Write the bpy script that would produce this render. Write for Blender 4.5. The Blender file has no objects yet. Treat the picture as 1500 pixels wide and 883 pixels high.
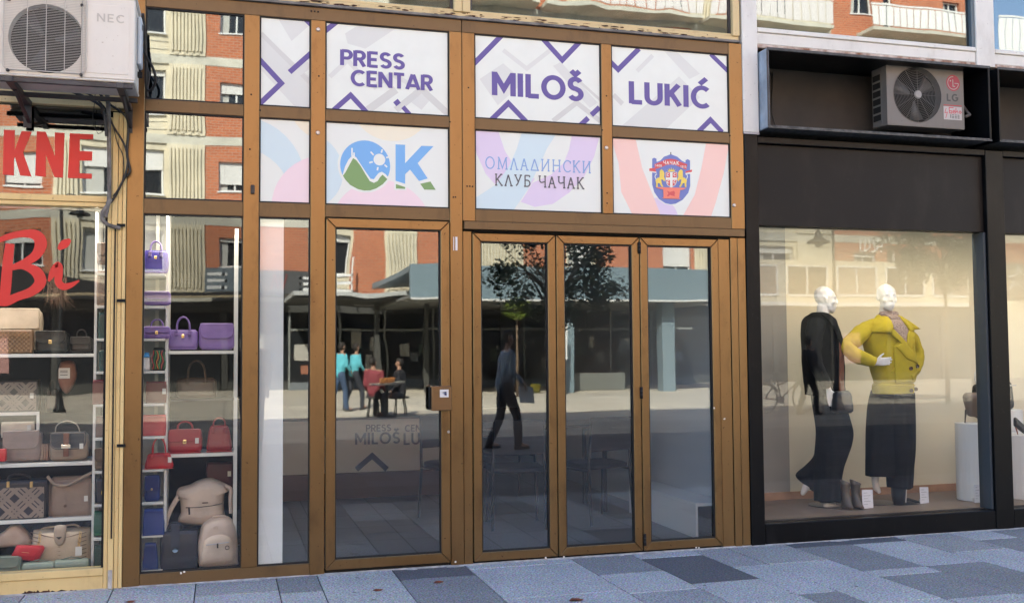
import bpy, bmesh, math, random
from mathutils import Vector, Matrix
from math import radians, sin, cos, pi
sc = bpy.context.scene
COL = sc.collection
rnd = random.Random(7)
# ---------------------------------------------------------------- camera
CAM = Vector((0.0, -6.5, 1.385))
YAW, PITCH, ROLL = radians(15.991), radians(2.910), radians(-0.415)
FPX = 1475.5                       # focal length in pixels of the 1500 px wide photograph
fw = Vector((sin(YAW)*cos(PITCH), cos(YAW)*cos(PITCH), sin(PITCH)))
rt0 = Vector((cos(YAW), -sin(YAW), 0)); up0 = rt0.cross(fw)
rt = rt0*cos(ROLL) + up0*sin(ROLL); up = -rt0*sin(ROLL) + up0*cos(ROLL)
cd = bpy.data.cameras.new('camera'); cam = bpy.data.objects.new('camera', cd); COL.objects.link(cam)
cd.sensor_width = 36; cd.lens = FPX*36/1500; cd.clip_start = 0.05; cd.clip_end = 1000
cam.matrix_world = Matrix(((rt.x, up.x, -fw.x, CAM.x), (rt.y, up.y, -fw.y, CAM.y), (rt.z, up.z, -fw.z, CAM.z), (0, 0, 0, 1)))
sc.camera = cam
def P(px, py, Y=0.0):              # point of the photograph at depth Y behind the shop fronts
    v = fw + rt*((px-750)/FPX) - up*((py-441.5)/FPX)
    return CAM + v*((Y-CAM.y)/v.y)
def M(px, py, D):                  # point seen mirrored in the panes, standing D metres in front of them
    p = P(px, py, D); return Vector((p.x, -D, p.z))
# ---------------------------------------------------------------- light
SUN_EL, SUN_AZ = radians(40), radians(-26)     # azimuth from +Y towards +X; light comes over our own building
w = bpy.data.worlds.new('World'); sc.world = w; w.use_nodes = True
nt = w.node_tree; bg = nt.nodes['Background']; sky = nt.nodes.new('ShaderNodeTexSky')
sky.sky_type = 'NISHITA'; sky.sun_disc = False; sky.sun_elevation = SUN_EL; sky.sun_rotation = SUN_AZ
nt.links.new(sky.outputs[0], bg.inputs[0]); bg.inputs[1].default_value = 0.115
sd = bpy.data.lights.new('sun', 'SUN'); sd.energy = 4.3; sd.angle = radians(0.5); sd.color = (1.0, 0.95, 0.83)
so = bpy.data.objects.new('sun', sd); COL.objects.link(so)
tosun = Vector((sin(SUN_AZ)*cos(SUN_EL), cos(SUN_AZ)*cos(SUN_EL), sin(SUN_EL)))
so.rotation_euler = tosun.to_track_quat('Z', 'Y').to_euler(); so.location = (0, 0, 40)
sc.view_settings.view_transform = 'Standard'; sc.view_settings.look = 'None'
sc.view_settings.gamma = 1.0; sc.view_settings.use_curve_mapping = False
sc.view_settings.exposure = 2.45
cy = sc.cycles
cy.use_denoising = True; cy.max_bounces = 10; cy.diffuse_bounces = 4; cy.glossy_bounces = 5
cy.transmission_bounces = 6; cy.transparent_max_bounces = 16
cy.sample_clamp_indirect = 4.0; cy.caustics_reflective = False; cy.caustics_refractive = False
# ---------------------------------------------------------------- materials
def lin(c): return tuple(((v/255.0+0.055)/1.055)**2.4 if v/255.0 > 0.04045 else v/255.0/12.92 for v in c)
def mat(name, col, rough=0.6, metal=0.0, var=0.0, vscale=8.0, bump=0.0, bscale=60.0, col2=None, spec=0.5, emit=0):
    m = bpy.data.materials.new(name); m.use_nodes = True; n = m.node_tree.nodes; l = m.node_tree.links
    b = n['Principled BSDF']; b.inputs['Roughness'].default_value = rough; b.inputs['Metallic'].default_value = metal
    b.inputs['Specular IOR Level'].default_value = spec
    c = (*col, 1); b.inputs['Base Color'].default_value = c
    tc = n.new('ShaderNodeTexCoord')
    if var > 0 or col2:
        t = n.new('ShaderNodeTexNoise'); t.inputs['Scale'].default_value = vscale; t.inputs['Detail'].default_value = 8
        l.new(tc.outputs['Object'], t.inputs['Vector'])
        r = n.new('ShaderNodeValToRGB'); r.color_ramp.elements[0].position = 0.35; r.color_ramp.elements[1].position = 0.68
        a = tuple(max(0, v*(1-var)) for v in col); z = tuple(min(1, v*(1+var)) for v in col)
        if col2: z = col2
        r.color_ramp.elements[0].color = (*a, 1); r.color_ramp.elements[1].color = (*z, 1)
        l.new(t.outputs['Fac'], r.inputs['Fac']); l.new(r.outputs['Color'], b.inputs['Base Color'])
        rr = n.new('ShaderNodeMapRange'); rr.inputs['To Min'].default_value = max(0.02, rough*0.8); rr.inputs['To Max'].default_value = min(1, rough*1.25)
        l.new(t.outputs['Fac'], rr.inputs['Value']); l.new(rr.outputs['Result'], b.inputs['Roughness'])
    if bump > 0:
        t2 = n.new('ShaderNodeTexNoise'); t2.inputs['Scale'].default_value = bscale; t2.inputs['Detail'].default_value = 4
        l.new(tc.outputs['Object'], t2.inputs['Vector'])
        bp = n.new('ShaderNodeBump'); bp.inputs['Strength'].default_value = bump; bp.inputs['Distance'].default_value = 0.01
        l.new(t2.outputs['Fac'], bp.inputs['Height']); l.new(bp.outputs['Normal'], b.inputs['Normal'])
    return m
def glass(name, tint=(0.80, 0.84, 0.82), f0=0.07, wob=0.05, wscale=1.2, seed=0.0, ro=0.013):
    m = bpy.data.materials.new(name); m.use_nodes = True; n = m.node_tree.nodes; l = m.node_tree.links
    n.remove(n['Principled BSDF']); out = n['Material Output']
    tr = n.new('ShaderNodeBsdfTransparent'); tr.inputs[0].default_value = (*tint, 1)
    gl = n.new('ShaderNodeBsdfGlossy'); gl.inputs['Roughness'].default_value = ro; wob = wob*1.35; gl.inputs['Color'].default_value = (0.96, 0.98, 0.97, 1)
    lw_ = n.new('ShaderNodeLayerWeight'); lw_.inputs['Blend'].default_value = 0.5      # Schlick's law, the same on both faces of the sheet
    pw = n.new('ShaderNodeMath'); pw.operation = 'POWER'; pw.inputs[1].default_value = 5; l.new(lw_.outputs['Facing'], pw.inputs[0])
    fr = n.new('ShaderNodeMath'); fr.operation = 'MULTIPLY_ADD'; fr.inputs[1].default_value = 1-f0; fr.inputs[2].default_value = f0; l.new(pw.outputs[0], fr.inputs[0])
    mx = n.new('ShaderNodeMixShader'); tc = n.new('ShaderNodeTexCoord'); mp = n.new('ShaderNodeMapping')
    mp.inputs['Location'].default_value = (seed, seed*0.7, seed*1.3)
    t = n.new('ShaderNodeTexNoise'); t.inputs['Scale'].default_value = wscale; t.inputs['Detail'].default_value = 1.5
    bp = n.new('ShaderNodeBump'); bp.inputs['Strength'].default_value = wob; bp.inputs['Distance'].default_value = 0.01
    l.new(tc.outputs['Object'], mp.inputs['Vector']); l.new(mp.outputs['Vector'], t.inputs['Vector']); l.new(t.outputs['Fac'], bp.inputs['Height'])
    l.new(bp.outputs['Normal'], gl.inputs['Normal'])
    l.new(fr.outputs[0], mx.inputs[0]); l.new(tr.outputs[0], mx.inputs[1]); l.new(gl.outputs[0], mx.inputs[2]); l.new(mx.outputs[0], out.inputs['Surface'])
    return m
def brickmat(name, c1, c2, mortar, bw, bh, mort=0.012, swap=True, bump=0.4, rough=0.85, offs=0.5, var=0.15):
    m = bpy.data.materials.new(name); m.use_nodes = True; n = m.node_tree.nodes; l = m.node_tree.links
    b = n['Principled BSDF']; b.inputs['Roughness'].default_value = rough
    tc = n.new('ShaderNodeTexCoord'); mp = n.new('ShaderNodeMapping')
    if swap: mp.inputs['Rotation'].default_value = (radians(-90), 0, 0)
    t = n.new('ShaderNodeTexBrick'); t.inputs['Scale'].default_value = 1.0; t.inputs['Brick Width'].default_value = bw; t.inputs['Row Height'].default_value = bh
    t.inputs['Mortar Size'].default_value = mort; t.offset = offs
    t.inputs['Color1'].default_value = (*c1, 1); t.inputs['Color2'].default_value = (*c2, 1); t.inputs['Mortar'].default_value = (*mortar, 1)
    l.new(tc.outputs['Object'], mp.inputs['Vector']); l.new(mp.outputs['Vector'], t.inputs['Vector'])
    ns = n.new('ShaderNodeTexNoise'); ns.inputs['Scale'].default_value = 0.9; ns.inputs['Detail'].default_value = 6
    l.new(tc.outputs['Object'], ns.inputs['Vector'])
    mr = n.new('ShaderNodeMapRange'); mr.inputs['To Min'].default_value = 1-var; mr.inputs['To Max'].default_value = 1+var
    mm = n.new('ShaderNodeMix'); mm.data_type = 'RGBA'; mm.blend_type = 'MULTIPLY'; mm.inputs[0].default_value = 1
    l.new(ns.outputs['Fac'], mr.inputs['Value']); l.new(t.outputs['Color'], mm.inputs[6]); l.new(mr.outputs['Result'], mm.inputs[7])
    l.new(mm.outputs[2], b.inputs['Base Color'])
    bp = n.new('ShaderNodeBump'); bp.inputs['Strength'].default_value = bump; bp.inputs['Distance'].default_value = 0.01; bp.invert = True
    l.new(t.outputs['Fac'], bp.inputs['Height']); l.new(bp.outputs['Normal'], b.inputs['Normal'])
    return m
MT = {}
def C(key, *a, **k):
    if key not in MT: MT[key] = mat(key, *a, **k)
    return MT[key]
def streaky(name, col, dirt, rough=0.42, metal=0.25):
    # painted aluminium with faint vertical wear and specks of dirt
    m = mat(name, col, rough, metal); n = m.node_tree.nodes; l = m.node_tree.links; b = n['Principled BSDF']; tc = n['Texture Coordinate']
    mp = n.new('ShaderNodeMapping'); mp.inputs['Scale'].default_value = (2.2, 2.2, 0.9)
    t = n.new('ShaderNodeTexNoise'); t.inputs['Scale'].default_value = 2.0; t.inputs['Detail'].default_value = 9; t.inputs['Roughness'].default_value = 0.65
    l.new(tc.outputs['Object'], mp.inputs['Vector']); l.new(mp.outputs['Vector'], t.inputs['Vector'])
    r = n.new('ShaderNodeValToRGB'); e = r.color_ramp.elements
    e[0].position = 0.18; e[0].color = (*dirt, 1); e[1].position = 0.46; e[1].color = (*col, 1)
    x = r.color_ramp.elements.new(0.8); x.color = (*tuple(min(1, v*1.12) for v in col), 1)
    l.new(t.outputs['Fac'], r.inputs['Fac'])
    s = n.new('ShaderNodeTexNoise'); s.inputs['Scale'].default_value = 55; s.inputs['Detail'].default_value = 2
    l.new(tc.outputs['Object'], s.inputs['Vector'])
    sr = n.new('ShaderNodeValToRGB'); sr.color_ramp.elements[0].position = 0.70; sr.color_ramp.elements[1].position = 0.76
    l.new(s.outputs['Fac'], sr.inputs['Fac'])
    mx = n.new('ShaderNodeMix'); mx.data_type = 'RGBA'; l.new(sr.outputs['Color'], mx.inputs[0]); l.new(r.outputs['Color'], mx.inputs[6]); mx.inputs[7].default_value = (*dirt, 1)
    l.new(mx.outputs[2], b.inputs['Base Color'])
    rr = n.new('ShaderNodeMapRange'); rr.inputs['To Min'].default_value = rough*0.8; rr.inputs['To Max'].default_value = rough*1.3
    l.new(t.outputs['Fac'], rr.inputs['Value']); l.new(rr.outputs['Result'], b.inputs['Roughness'])
    return m
BRONZE = streaky('bronze_paint', (0.215, 0.130, 0.056), (0.085, 0.050, 0.026), 0.30, 0.8)
BRONZE2 = streaky('bronze_paint_dimmed', (0.145, 0.088, 0.037), (0.06, 0.038, 0.02), 0.42, 0.35)  # same metal as the posts; transoms' weaker reflection put into a darker tone
CREAM = streaky('cream_paint', (0.66, 0.50, 0.23), (0.36, 0.25, 0.12), 0.45, 0.1)
CREAMOLD = streaky('weathered_cream', (0.60, 0.47, 0.25), (0.16, 0.09, 0.045), 0.6, 0.0)
WHITEP = streaky('white_paint', (0.66, 0.66, 0.63), (0.46, 0.45, 0.42), 0.5, 0.0)
BLACKF = streaky('black_paint', (0.0035, 0.004, 0.005), (0.016, 0.016, 0.017), 0.32, 0.0)
BLACKF.node_tree.nodes['Principled BSDF'].inputs['Specular IOR Level'].default_value = 0.16
BROWNP = streaky('dark_brown_panel', (0.012, 0.010, 0.009), (0.022, 0.019, 0.017), 0.5, 0.0)
BROWNP.node_tree.nodes['Principled BSDF'].inputs['Specular IOR Level'].default_value = 0.2
GASKET = mat('rubber_gasket', (0.008, 0.008, 0.009), 0.7)
HOLE = mat('dark_gap', (0.006, 0.006, 0.006), 0.9)
RUST = mat('rust', (0.05, 0.018, 0.010), 0.9, var=0.5, vscale=40)
CONC = mat('mortar_edge', (0.42, 0.40, 0.38), 0.9, var=0.3, vscale=20, bump=0.5)
ACW = streaky('yellowed_white_enamel', (0.66, 0.63, 0.57), (0.46, 0.40, 0.33), 0.45, 0.0)
STEEL = mat('steel', (0.45, 0.45, 0.46), 0.35, 0.9)
DSTEEL = mat('dark_steel', (0.06, 0.06, 0.065), 0.5, 0.6, var=0.3)
CABLE = mat('black_cable', (0.012, 0.011, 0.011), 0.55)
FOAM = mat('pipe_lagging', (0.16, 0.15, 0.14), 0.8, var=0.4, vscale=25)
GOLD = mat('gold_metal', (0.75, 0.52, 0.22), 0.3, 0.9)
SHELF = mat('white_shelf', (0.72, 0.71, 0.66), 0.5)
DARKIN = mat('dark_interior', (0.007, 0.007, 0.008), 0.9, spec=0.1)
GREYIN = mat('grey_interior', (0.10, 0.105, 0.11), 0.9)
# ---------------------------------------------------------------- object helpers
def wloc(o):
    v = Vector((0, 0, 0))
    while o: v += o.location; o = o.parent
    return v
def tag(o, label=None, cat=None, group=None, kind=None):
    if label: o['label'] = label
    if cat: o['category'] = cat
    if group: o['group'] = group
    if kind: o['kind'] = kind
    return o
def thing(name, label, cat, loc, group=None):
    o = bpy.data.objects.new(name, None); COL.objects.link(o); o.location = loc; o.empty_display_size = 0.1
    return tag(o, label, cat, group)
class B:
    def __init__(s): s.v = []; s.f = []; s.m = []
    def add(s, vs, fs, mi=0):
        k = len(s.v); s.v += [Vector(v) for v in vs]; s.f += [tuple(i+k for i in f) for f in fs]; s.m += [mi]*len(fs); return s
    def box(s, x0, x1, y0, y1, z0, z1, mi=0):
        vs = [(x, y, z) for z in (z0, z1) for y in (y0, y1) for x in (x0, x1)]
        return s.add(vs, [(0, 2, 3, 1), (4, 5, 7, 6), (0, 1, 5, 4), (1, 3, 7, 5), (3, 2, 6, 7), (2, 0, 4, 6)], mi)
    def prism(s, poly, y0, y1, mi=0):            # polygon in X,Z (counter-clockwise seen from the street) from y0 (front) to y1
        n = len(poly); vs = [(p[0], y0, p[1]) for p in poly] + [(p[0], y1, p[1]) for p in poly]
        a = sum(poly[i][0]*poly[(i+1) % n][1]-poly[(i+1) % n][0]*poly[i][1] for i in range(n))
        fr = tuple(range(n)); bk = tuple(range(2*n-1, n-1, -1)); sd_ = [(i, i+n, (i+1) % n+n, (i+1) % n) for i in range(n)]
        if a < 0: fr = fr[::-1]; bk = bk[::-1]; sd_ = [f[::-1] for f in sd_]
        return s.add(vs, [fr, bk]+sd_, mi)
    def tube(s, pts, r, n=8, mi=0, closed=False):
        pts = [Vector(p) for p in pts]; N = len(pts); rings = []; pn = None
        for i, p in enumerate(pts):
            a = pts[(i-1) % N] if (closed or i > 0) else p; c = pts[(i+1) % N] if (closed or i < N-1) else p
            t = (c-a).normalized() if (c-a).length > 1e-9 else Vector((0, 0, 1))
            if pn is None: pn = t.orthogonal().normalized()
            pn = (pn-t*pn.dot(t)); pn = pn.normalized() if pn.length > 1e-6 else t.orthogonal().normalized()
            q = t.cross(pn); rr = r[i] if isinstance(r, (list, tuple)) else r
            rings.append([p+(pn*cos(2*pi*j/n)+q*sin(2*pi*j/n))*rr for j in range(n)])
        return s.loft(rings, mi, closed)
    def loft(s, rings, mi=0, closed=False):
        n = len(rings[0]); vs = [v for r_ in rings for v in r_]; fs = []; N = len(rings)
        for i in range(N if closed else N-1):
            a = i*n; b = ((i+1) % N)*n
            for j in range(n): fs.append((a+j, a+(j+1) % n, b+(j+1) % n, b+j))
        if not closed: fs += [tuple(range(n-1, -1, -1)), tuple(range((N-1)*n, N*n))]
        return s.add(vs, fs, mi)
    def lathe(s, prof, c, n=16, mi=0, ax='z'):
        rings = []
        for r_, h in prof:
            ring = []
            for j in range(n):
                a = 2*pi*j/n; x, y = r_*cos(a), r_*sin(a)
                ring.append(Vector(c)+(Vector((x, y, h)) if ax == 'z' else Vector((x, h, -y))))
            rings.append(ring)
        return s.loft(rings, mi)
    def mesh(s, name, mats, org, bevel=0.0, smooth=False, seg=1):
        me = bpy.data.meshes.new(name)
        me.from_pydata([tuple(v-org) for v in s.v], [], s.f)
        for m_ in (mats if isinstance(mats, (list, tuple)) else [mats]): me.materials.append(m_)
        for p, mi in zip(me.polygons, s.m): p.material_index = mi; p.use_smooth = smooth
        if bevel > 0:
            bm = bmesh.new(); bm.from_mesh(me); bmesh.ops.recalc_face_normals(bm, faces=bm.faces)
            es = [e for e in bm.edges if len(e.link_faces) == 2 and e.calc_face_angle(0) > 0.6]
            bmesh.ops.bevel(bm, geom=es, offset=bevel, offset_type='OFFSET', segments=seg, profile=0.5, affect='EDGES', clamp_overlap=True)
            bm.to_mesh(me); bm.free()
        else:
            bm = bmesh.new(); bm.from_mesh(me); bmesh.ops.recalc_face_normals(bm, faces=bm.faces); bm.to_mesh(me); bm.free()
        me.update(); return me
    def build(s, name, mats, parent=None, org=None, **k):
        o0 = Vector(org) if org is not None else Vector((0, 0, 0))
        base = wloc(parent) if parent else Vector((0, 0, 0))
        me = s.mesh(name, mats, base+o0 if parent else o0, **k)
        o = bpy.data.objects.new(name, me); COL.objects.link(o)
        if parent: o.parent = parent
        o.location = o0; return o
def part(name, m, parent, x0, x1, y0, y1, z0, z1, bevel=0.0, **k):
    return B().box(x0, x1, y0, y1, z0, z1).build(name, m, parent, bevel=bevel, **k)
_ICO = []
def hull(bm, sph, sub=2):
    if not _ICO:
        g = bmesh.new(); bmesh.ops.create_icosphere(g, subdivisions=sub, radius=1.0); _ICO.extend([v.co.copy() for v in g.verts]); g.free()
    for c, r in sph:
        for u in _ICO: bm.verts.new(Vector(c)+u*r)
    res = bmesh.ops.convex_hull(bm, input=list(bm.verts))
    dead = {e for e in res['geom_interior']+res['geom_unused'] if isinstance(e, bmesh.types.BMVert)}
    bmesh.ops.delete(bm, geom=list(dead), context='VERTS')
def blob(name, parts, m, parent, voxel=0.015, smooth=4, dent=None):
    # one continuous surface from rounded volumes: their union, remeshed and relaxed
    tmp = bpy.data.meshes.new('tmp'); acc = bmesh.new()
    for sph in parts:
        b1 = bmesh.new(); hull(b1, sph); me1 = bpy.data.meshes.new('t1'); b1.to_mesh(me1); b1.free(); acc.from_mesh(me1); bpy.data.meshes.remove(me1)
    acc.to_mesh(tmp); acc.free()
    ob = bpy.data.objects.new('tmp', tmp); COL.objects.link(ob)
    md = ob.modifiers.new('r', 'REMESH'); md.mode = 'VOXEL'; md.voxel_size = voxel; md.use_smooth_shade = True
    if smooth: ms = ob.modifiers.new('s', 'SMOOTH'); ms.factor = 0.5; ms.iterations = smooth
    dg = bpy.context.evaluated_depsgraph_get(); ev = ob.evaluated_get(dg); me = bpy.data.meshes.new_from_object(ev)
    bpy.data.objects.remove(ob); bpy.data.meshes.remove(tmp); me.name = name
    if dent:
        for v in me.vertices: v.co = dent(v.co)
    org = wloc(parent); me.transform(Matrix.Translation(-org))
    me.materials.clear(); me.materials.append(m)
    for p in me.polygons: p.use_smooth = True
    o = bpy.data.objects.new(name, me); COL.objects.link(o); o.parent = parent; return o
# ---------------------------------------------------------------- flat print and lettering
def arc(cx, cz, rx, rz, a0, a1, n=14): return [(cx+rx*cos(radians(a0+(a1-a0)*i/n)), cz+rz*sin(radians(a0+(a1-a0)*i/n))) for i in range(n+1)]
GL = {  # strokes on a box 1 high: (width, [polylines])
 'P': (.56, [[(.08, 0), (.08, 1)], [(.08, .93), (.32, .93)]+arc(.32, .70, .20, .23, 90, -90)[1:-1]+[(.32, .47), (.08, .47)]]),
 'R': (.60, [[(.08, 0), (.08, 1)], [(.08, .93), (.32, .93)]+arc(.32, .70, .20, .23, 90, -90)[1:-1]+[(.32, .47), (.08, .47)], [(.30, .47), (.54, 0)]]),
 'E': (.54, [[(.08, 0), (.08, 1)], [(.08, .93), (.52, .93)], [(.08, .5), (.47, .5)], [(.08, .07), (.52, .07)]]),
 'S': (.58, [arc(.29, .72, .20, .21, 25, 270, 14)+arc(.29, .28, .21, .21, 90, -155, 14)[1:]]),
 'C': (.74, [arc(.42, .5, .34, .43, 48, 312, 20)]),
 'N': (.70, [[(.08, 0), (.08, 1)], [(.10, .94), (.60, .06)], [(.62, 0), (.62, 1)]]),
 'T': (.58, [[(.02, .93), (.56, .93)], [(.29, 0), (.29, .86)]]),
 'A': (.74, [[(.06, 0), (.35, .97)], [(.39, .97), (.68, 0)], [(.17, .25), (.57, .25)]]),
 'M': (.84, [[(.08, 0), (.08, 1)], [(.10, .92), (.42, .30), (.74, .92)], [(.76, 0), (.76, 1)]]),
 'I': (.22, [[(.10, 0), (.10, 1)]]),
 'L': (.50, [[(.08, 0), (.08, 1)], [(.08, .07), (.48, .07)]]),
 'O': (.90, [arc(.44, .5, .36, .43, 0, 360, 30)]),
 'U': (.68, [[(.08, 1), (.08, .36)]+arc(.33, .34, .25, .27, 180, 360)[1:-1]+[(.58, .36), (.58, 1)]]),
 'K': (.62, [[(.08, 0), (.08, 1)], [(.12, .46), (.53, .98)], [(.24, .58), (.56, .02)]]),
 'G': (.78, [arc(.42, .5, .34, .43, 48, 340, 22)+[(.74, .48), (.46, .48)]]),
 'B': (.58, [[(.08, 0), (.08, 1)], [(.08, .93), (.28, .93)]+arc(.28, .73, .19, .20, 90, -90)[1:-1]+[(.28, .53), (.08, .53)], [(.28, .53)]+arc(.28, .30, .23, .23, 90, -90)[1:-1]+[(.28, .07), (.08, .07)]]),
 ' ': (.36, []),
}
GL['Š'] = (GL['S'][0], GL['S'][1]+[[(.13, 1.28), (.29, 1.12), (.45, 1.28)]])
GL['Ć'] = (GL['C'][0], GL['C'][1]+[[(.33, 1.09), (.60, 1.36)]])
def sf(x0, x1, z): return [(x0, z), (x1, z)]
GS = {  # serif capitals
 'О': (.86, [arc(.42, .5, .34, .48, 0, 360, 28)]),
 'М': (.98, [[(.16, .02), (.20, .98)], [(.20, .98), (.48, .10), (.78, .98)], [(.78, .98), (.83, .02)], sf(.06, .28, .02), sf(.72, .93, .02), sf(.10, .22, .98), sf(.77, .89, .98)]),
 'Л': (.76, [[(.10, .02), (.36, .98)], [(.36, .98), (.62, .02)], sf(.02, .20, .02), sf(.52, .74, .02)]),
 'А': (.76, [[(.10, .02), (.36, .98)], [(.36, .98), (.62, .02)], sf(.02, .20, .02), sf(.52, .74, .02), sf(.21, .53, .36)]),
 'Д': (.80, [[(.08, .03), (.38, .98)], [(.38, .98), (.68, .03)], sf(.04, .76, .03)]),
 'И': (.84, [[(.14, 0), (.14, 1)], [(.14, .06), (.66, .94)], [(.66, 0), (.66, 1)], sf(.04, .24, .98), sf(.04, .22, .02), sf(.56, .76, .98), sf(.58, .76, .02)]),
 'Н': (.84, [[(.14, 0), (.14, 1)], [(.66, 0), (.66, 1)], sf(.14, .66, .52), sf(.04, .24, .98), sf(.04, .24, .02), sf(.56, .76, .98), sf(.56, .76, .02)]),
 'С': (.72, [arc(.42, .5, .34, .48, 45, 315, 22), [(.66, .72), (.66, .94)]]),
 'К': (.74, [[(.14, 0), (.14, 1)], [(.16, .46), (.56, .98)], [(.26, .56), (.62, .02)], sf(.04, .24, .98), sf(.04, .24, .02), sf(.50, .68, .98), sf(.54, .72, .02)]),
 'У': (.72, [[(.10, .98), (.36, .40)], [(.60, .98), (.30, .20), (.16, .04)], sf(.02, .22, .98), sf(.50, .70, .98)]),
 'Б': (.66, [[(.14, 0), (.14, 1)], [(.14, .98), (.54, .98)], [(.54, .98), (.54, .82)], [(.14, .56), (.32, .56)]+arc(.32, .29, .24, .27, 90, -90)[1:-1]+[(.32, .02), (.04, .02)]]),
 'Ч': (.74, [[(.12, .98), (.12, .62)]+arc(.30, .60, .18, .18, 180, 270, 8)[1:]+[(.58, .50)], [(.60, 0), (.60, 1)], sf(.02, .22, .98), sf(.50, .70, .98), sf(.50, .70, .02)]),
 ' ': (.45, []),
}
def ribbon(pl, w):
    # quads of a stroked polyline with mitred joints
    n = len(pl); closed = n > 3 and abs(pl[0][0]-pl[-1][0]) < 1e-6 and abs(pl[0][1]-pl[-1][1]) < 1e-6
    if closed: pl = pl[:-1]; n -= 1
    L = []; R_ = []
    for i in range(n):
        p = Vector(pl[i]); a = Vector(pl[i-1]) if (i > 0 or closed) else None; c = Vector(pl[(i+1) % n]) if (i < n-1 or closed) else None
        d1 = (p-a).normalized() if a is not None else None; d2 = (c-p).normalized() if c is not None else None
        d1 = d1 or d2; d2 = d2 or d1; t = (d1+d2); t = t.normalized() if t.length > 1e-6 else d1
        nn = Vector((-t.y, t.x)); k = 1/max(0.4, nn.dot(Vector((-d1.y, d1.x)))); ww = (w[i] if isinstance(w, list) else w)
        L.append(p+nn*ww/2*k); R_.append(p-nn*ww/2*k)
    return [[R_[i], R_[(i+1) % n], L[(i+1) % n], L[i]] for i in range(n if closed else n-1)]
def text_polys(txt, font, weight, gap=0.1):
    x = 0; out = []
    for ch in txt:
        wd, st = font[ch]
        for pl in st:
            for q in ribbon([(a+x, b) for a, b in pl], weight): out.append([(v[0], v[1]) for v in q])
        x += wd+gap
    return out, x-gap
def clip(poly, r):
    x0, x1, z0, z1 = r
    for ax, lim, s in ((0, x0, 1), (0, x1, -1), (1, z0, 1), (1, z1, -1)):
        out = []
        for i in range(len(poly)):
            a, b = poly[i-1], poly[i]; ia = (a[ax]-lim)*s >= 0; ib = (b[ax]-lim)*s >= 0
            if ia != ib:
                t = (lim-a[ax])/(b[ax]-a[ax]); out.append((a[0]+(b[0]-a[0])*t, a[1]+(b[1]-a[1])*t))
            if ib: out.append(b)
        poly = out
        if len(poly) < 3: return []
    return poly
class Print:   # ink laid on a face at depth y: every layer a hair in front of the last
    def __init__(s, y, rect=None): s.y = y; s.rect = rect; s.k = 0; s.b = B()
    def poly(s, p, mi=0, step=True):
        p = [(a[0], a[1]) for a in p]
        if s.rect: p = clip(p, s.rect)
        if len(p) < 3: return
        if step: s.k += 1
        y = s.y-0.00002*s.k
        a = sum(p[i-1][0]*p[i][1]-p[i][0]*p[i-1][1] for i in range(len(p)))
        if a < 0: p = p[::-1]
        s.b.add([(q[0], y, q[1]) for q in p], [tuple(range(len(p)))], mi)
    def text(s, txt, font, x0, x1, z0, z1, weight, mi=0, slope=0.0, gap=0.1):
        ps, wd = text_polys(txt, font, weight, gap)
        for p in ps: s.poly([(x0+(x1-x0)*a/wd, z0+(z1-z0)*b+slope*(x1-x0)*a/wd) for a, b in p], mi)
    def build(s, name, mats, parent):
        o = s.b.build(name, mats, parent)
        return o
# ================================================================ ground
GR = mat('granite_ground', (0.30, 0.30, 0.31), 0.85)
ground = B().box(-150, 150, -140, 60, -0.30, -0.034).build('ground', GR)
ground['kind'] = 'structure'
SLAB = brickmat('plaza_paving', (0.60, 0.54, 0.43), (0.42, 0.38, 0.31), (0.30, 0.27, 0.22), 2.6, 0.62, 0.018, swap=False, bump=0.15, offs=0.37, var=0.25)
STREET = brickmat('street_granite', (0.155, 0.16, 0.17), (0.10, 0.105, 0.115), (0.06, 0.06, 0.065), 0.9, 0.45, 0.006, swap=False, bump=0.1, offs=0.37, var=0.2)
street = B().box(-60, 80, -9.6, -2.92, -0.033, -0.002).build('street_paving', STREET); street['kind'] = 'structure'
plaza = B().box(-60, 80, -36, -9.605, -0.033, -0.002).build('plaza_paving', SLAB); plaza['kind'] = 'structure'
BED = mat('paving_bed', (0.035, 0.035, 0.037), 0.95)
pave = B().box(-60, 80, -2.915, 0.10, -0.033, -0.012).build('pavement', BED); pave['kind'] = 'structure'
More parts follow.
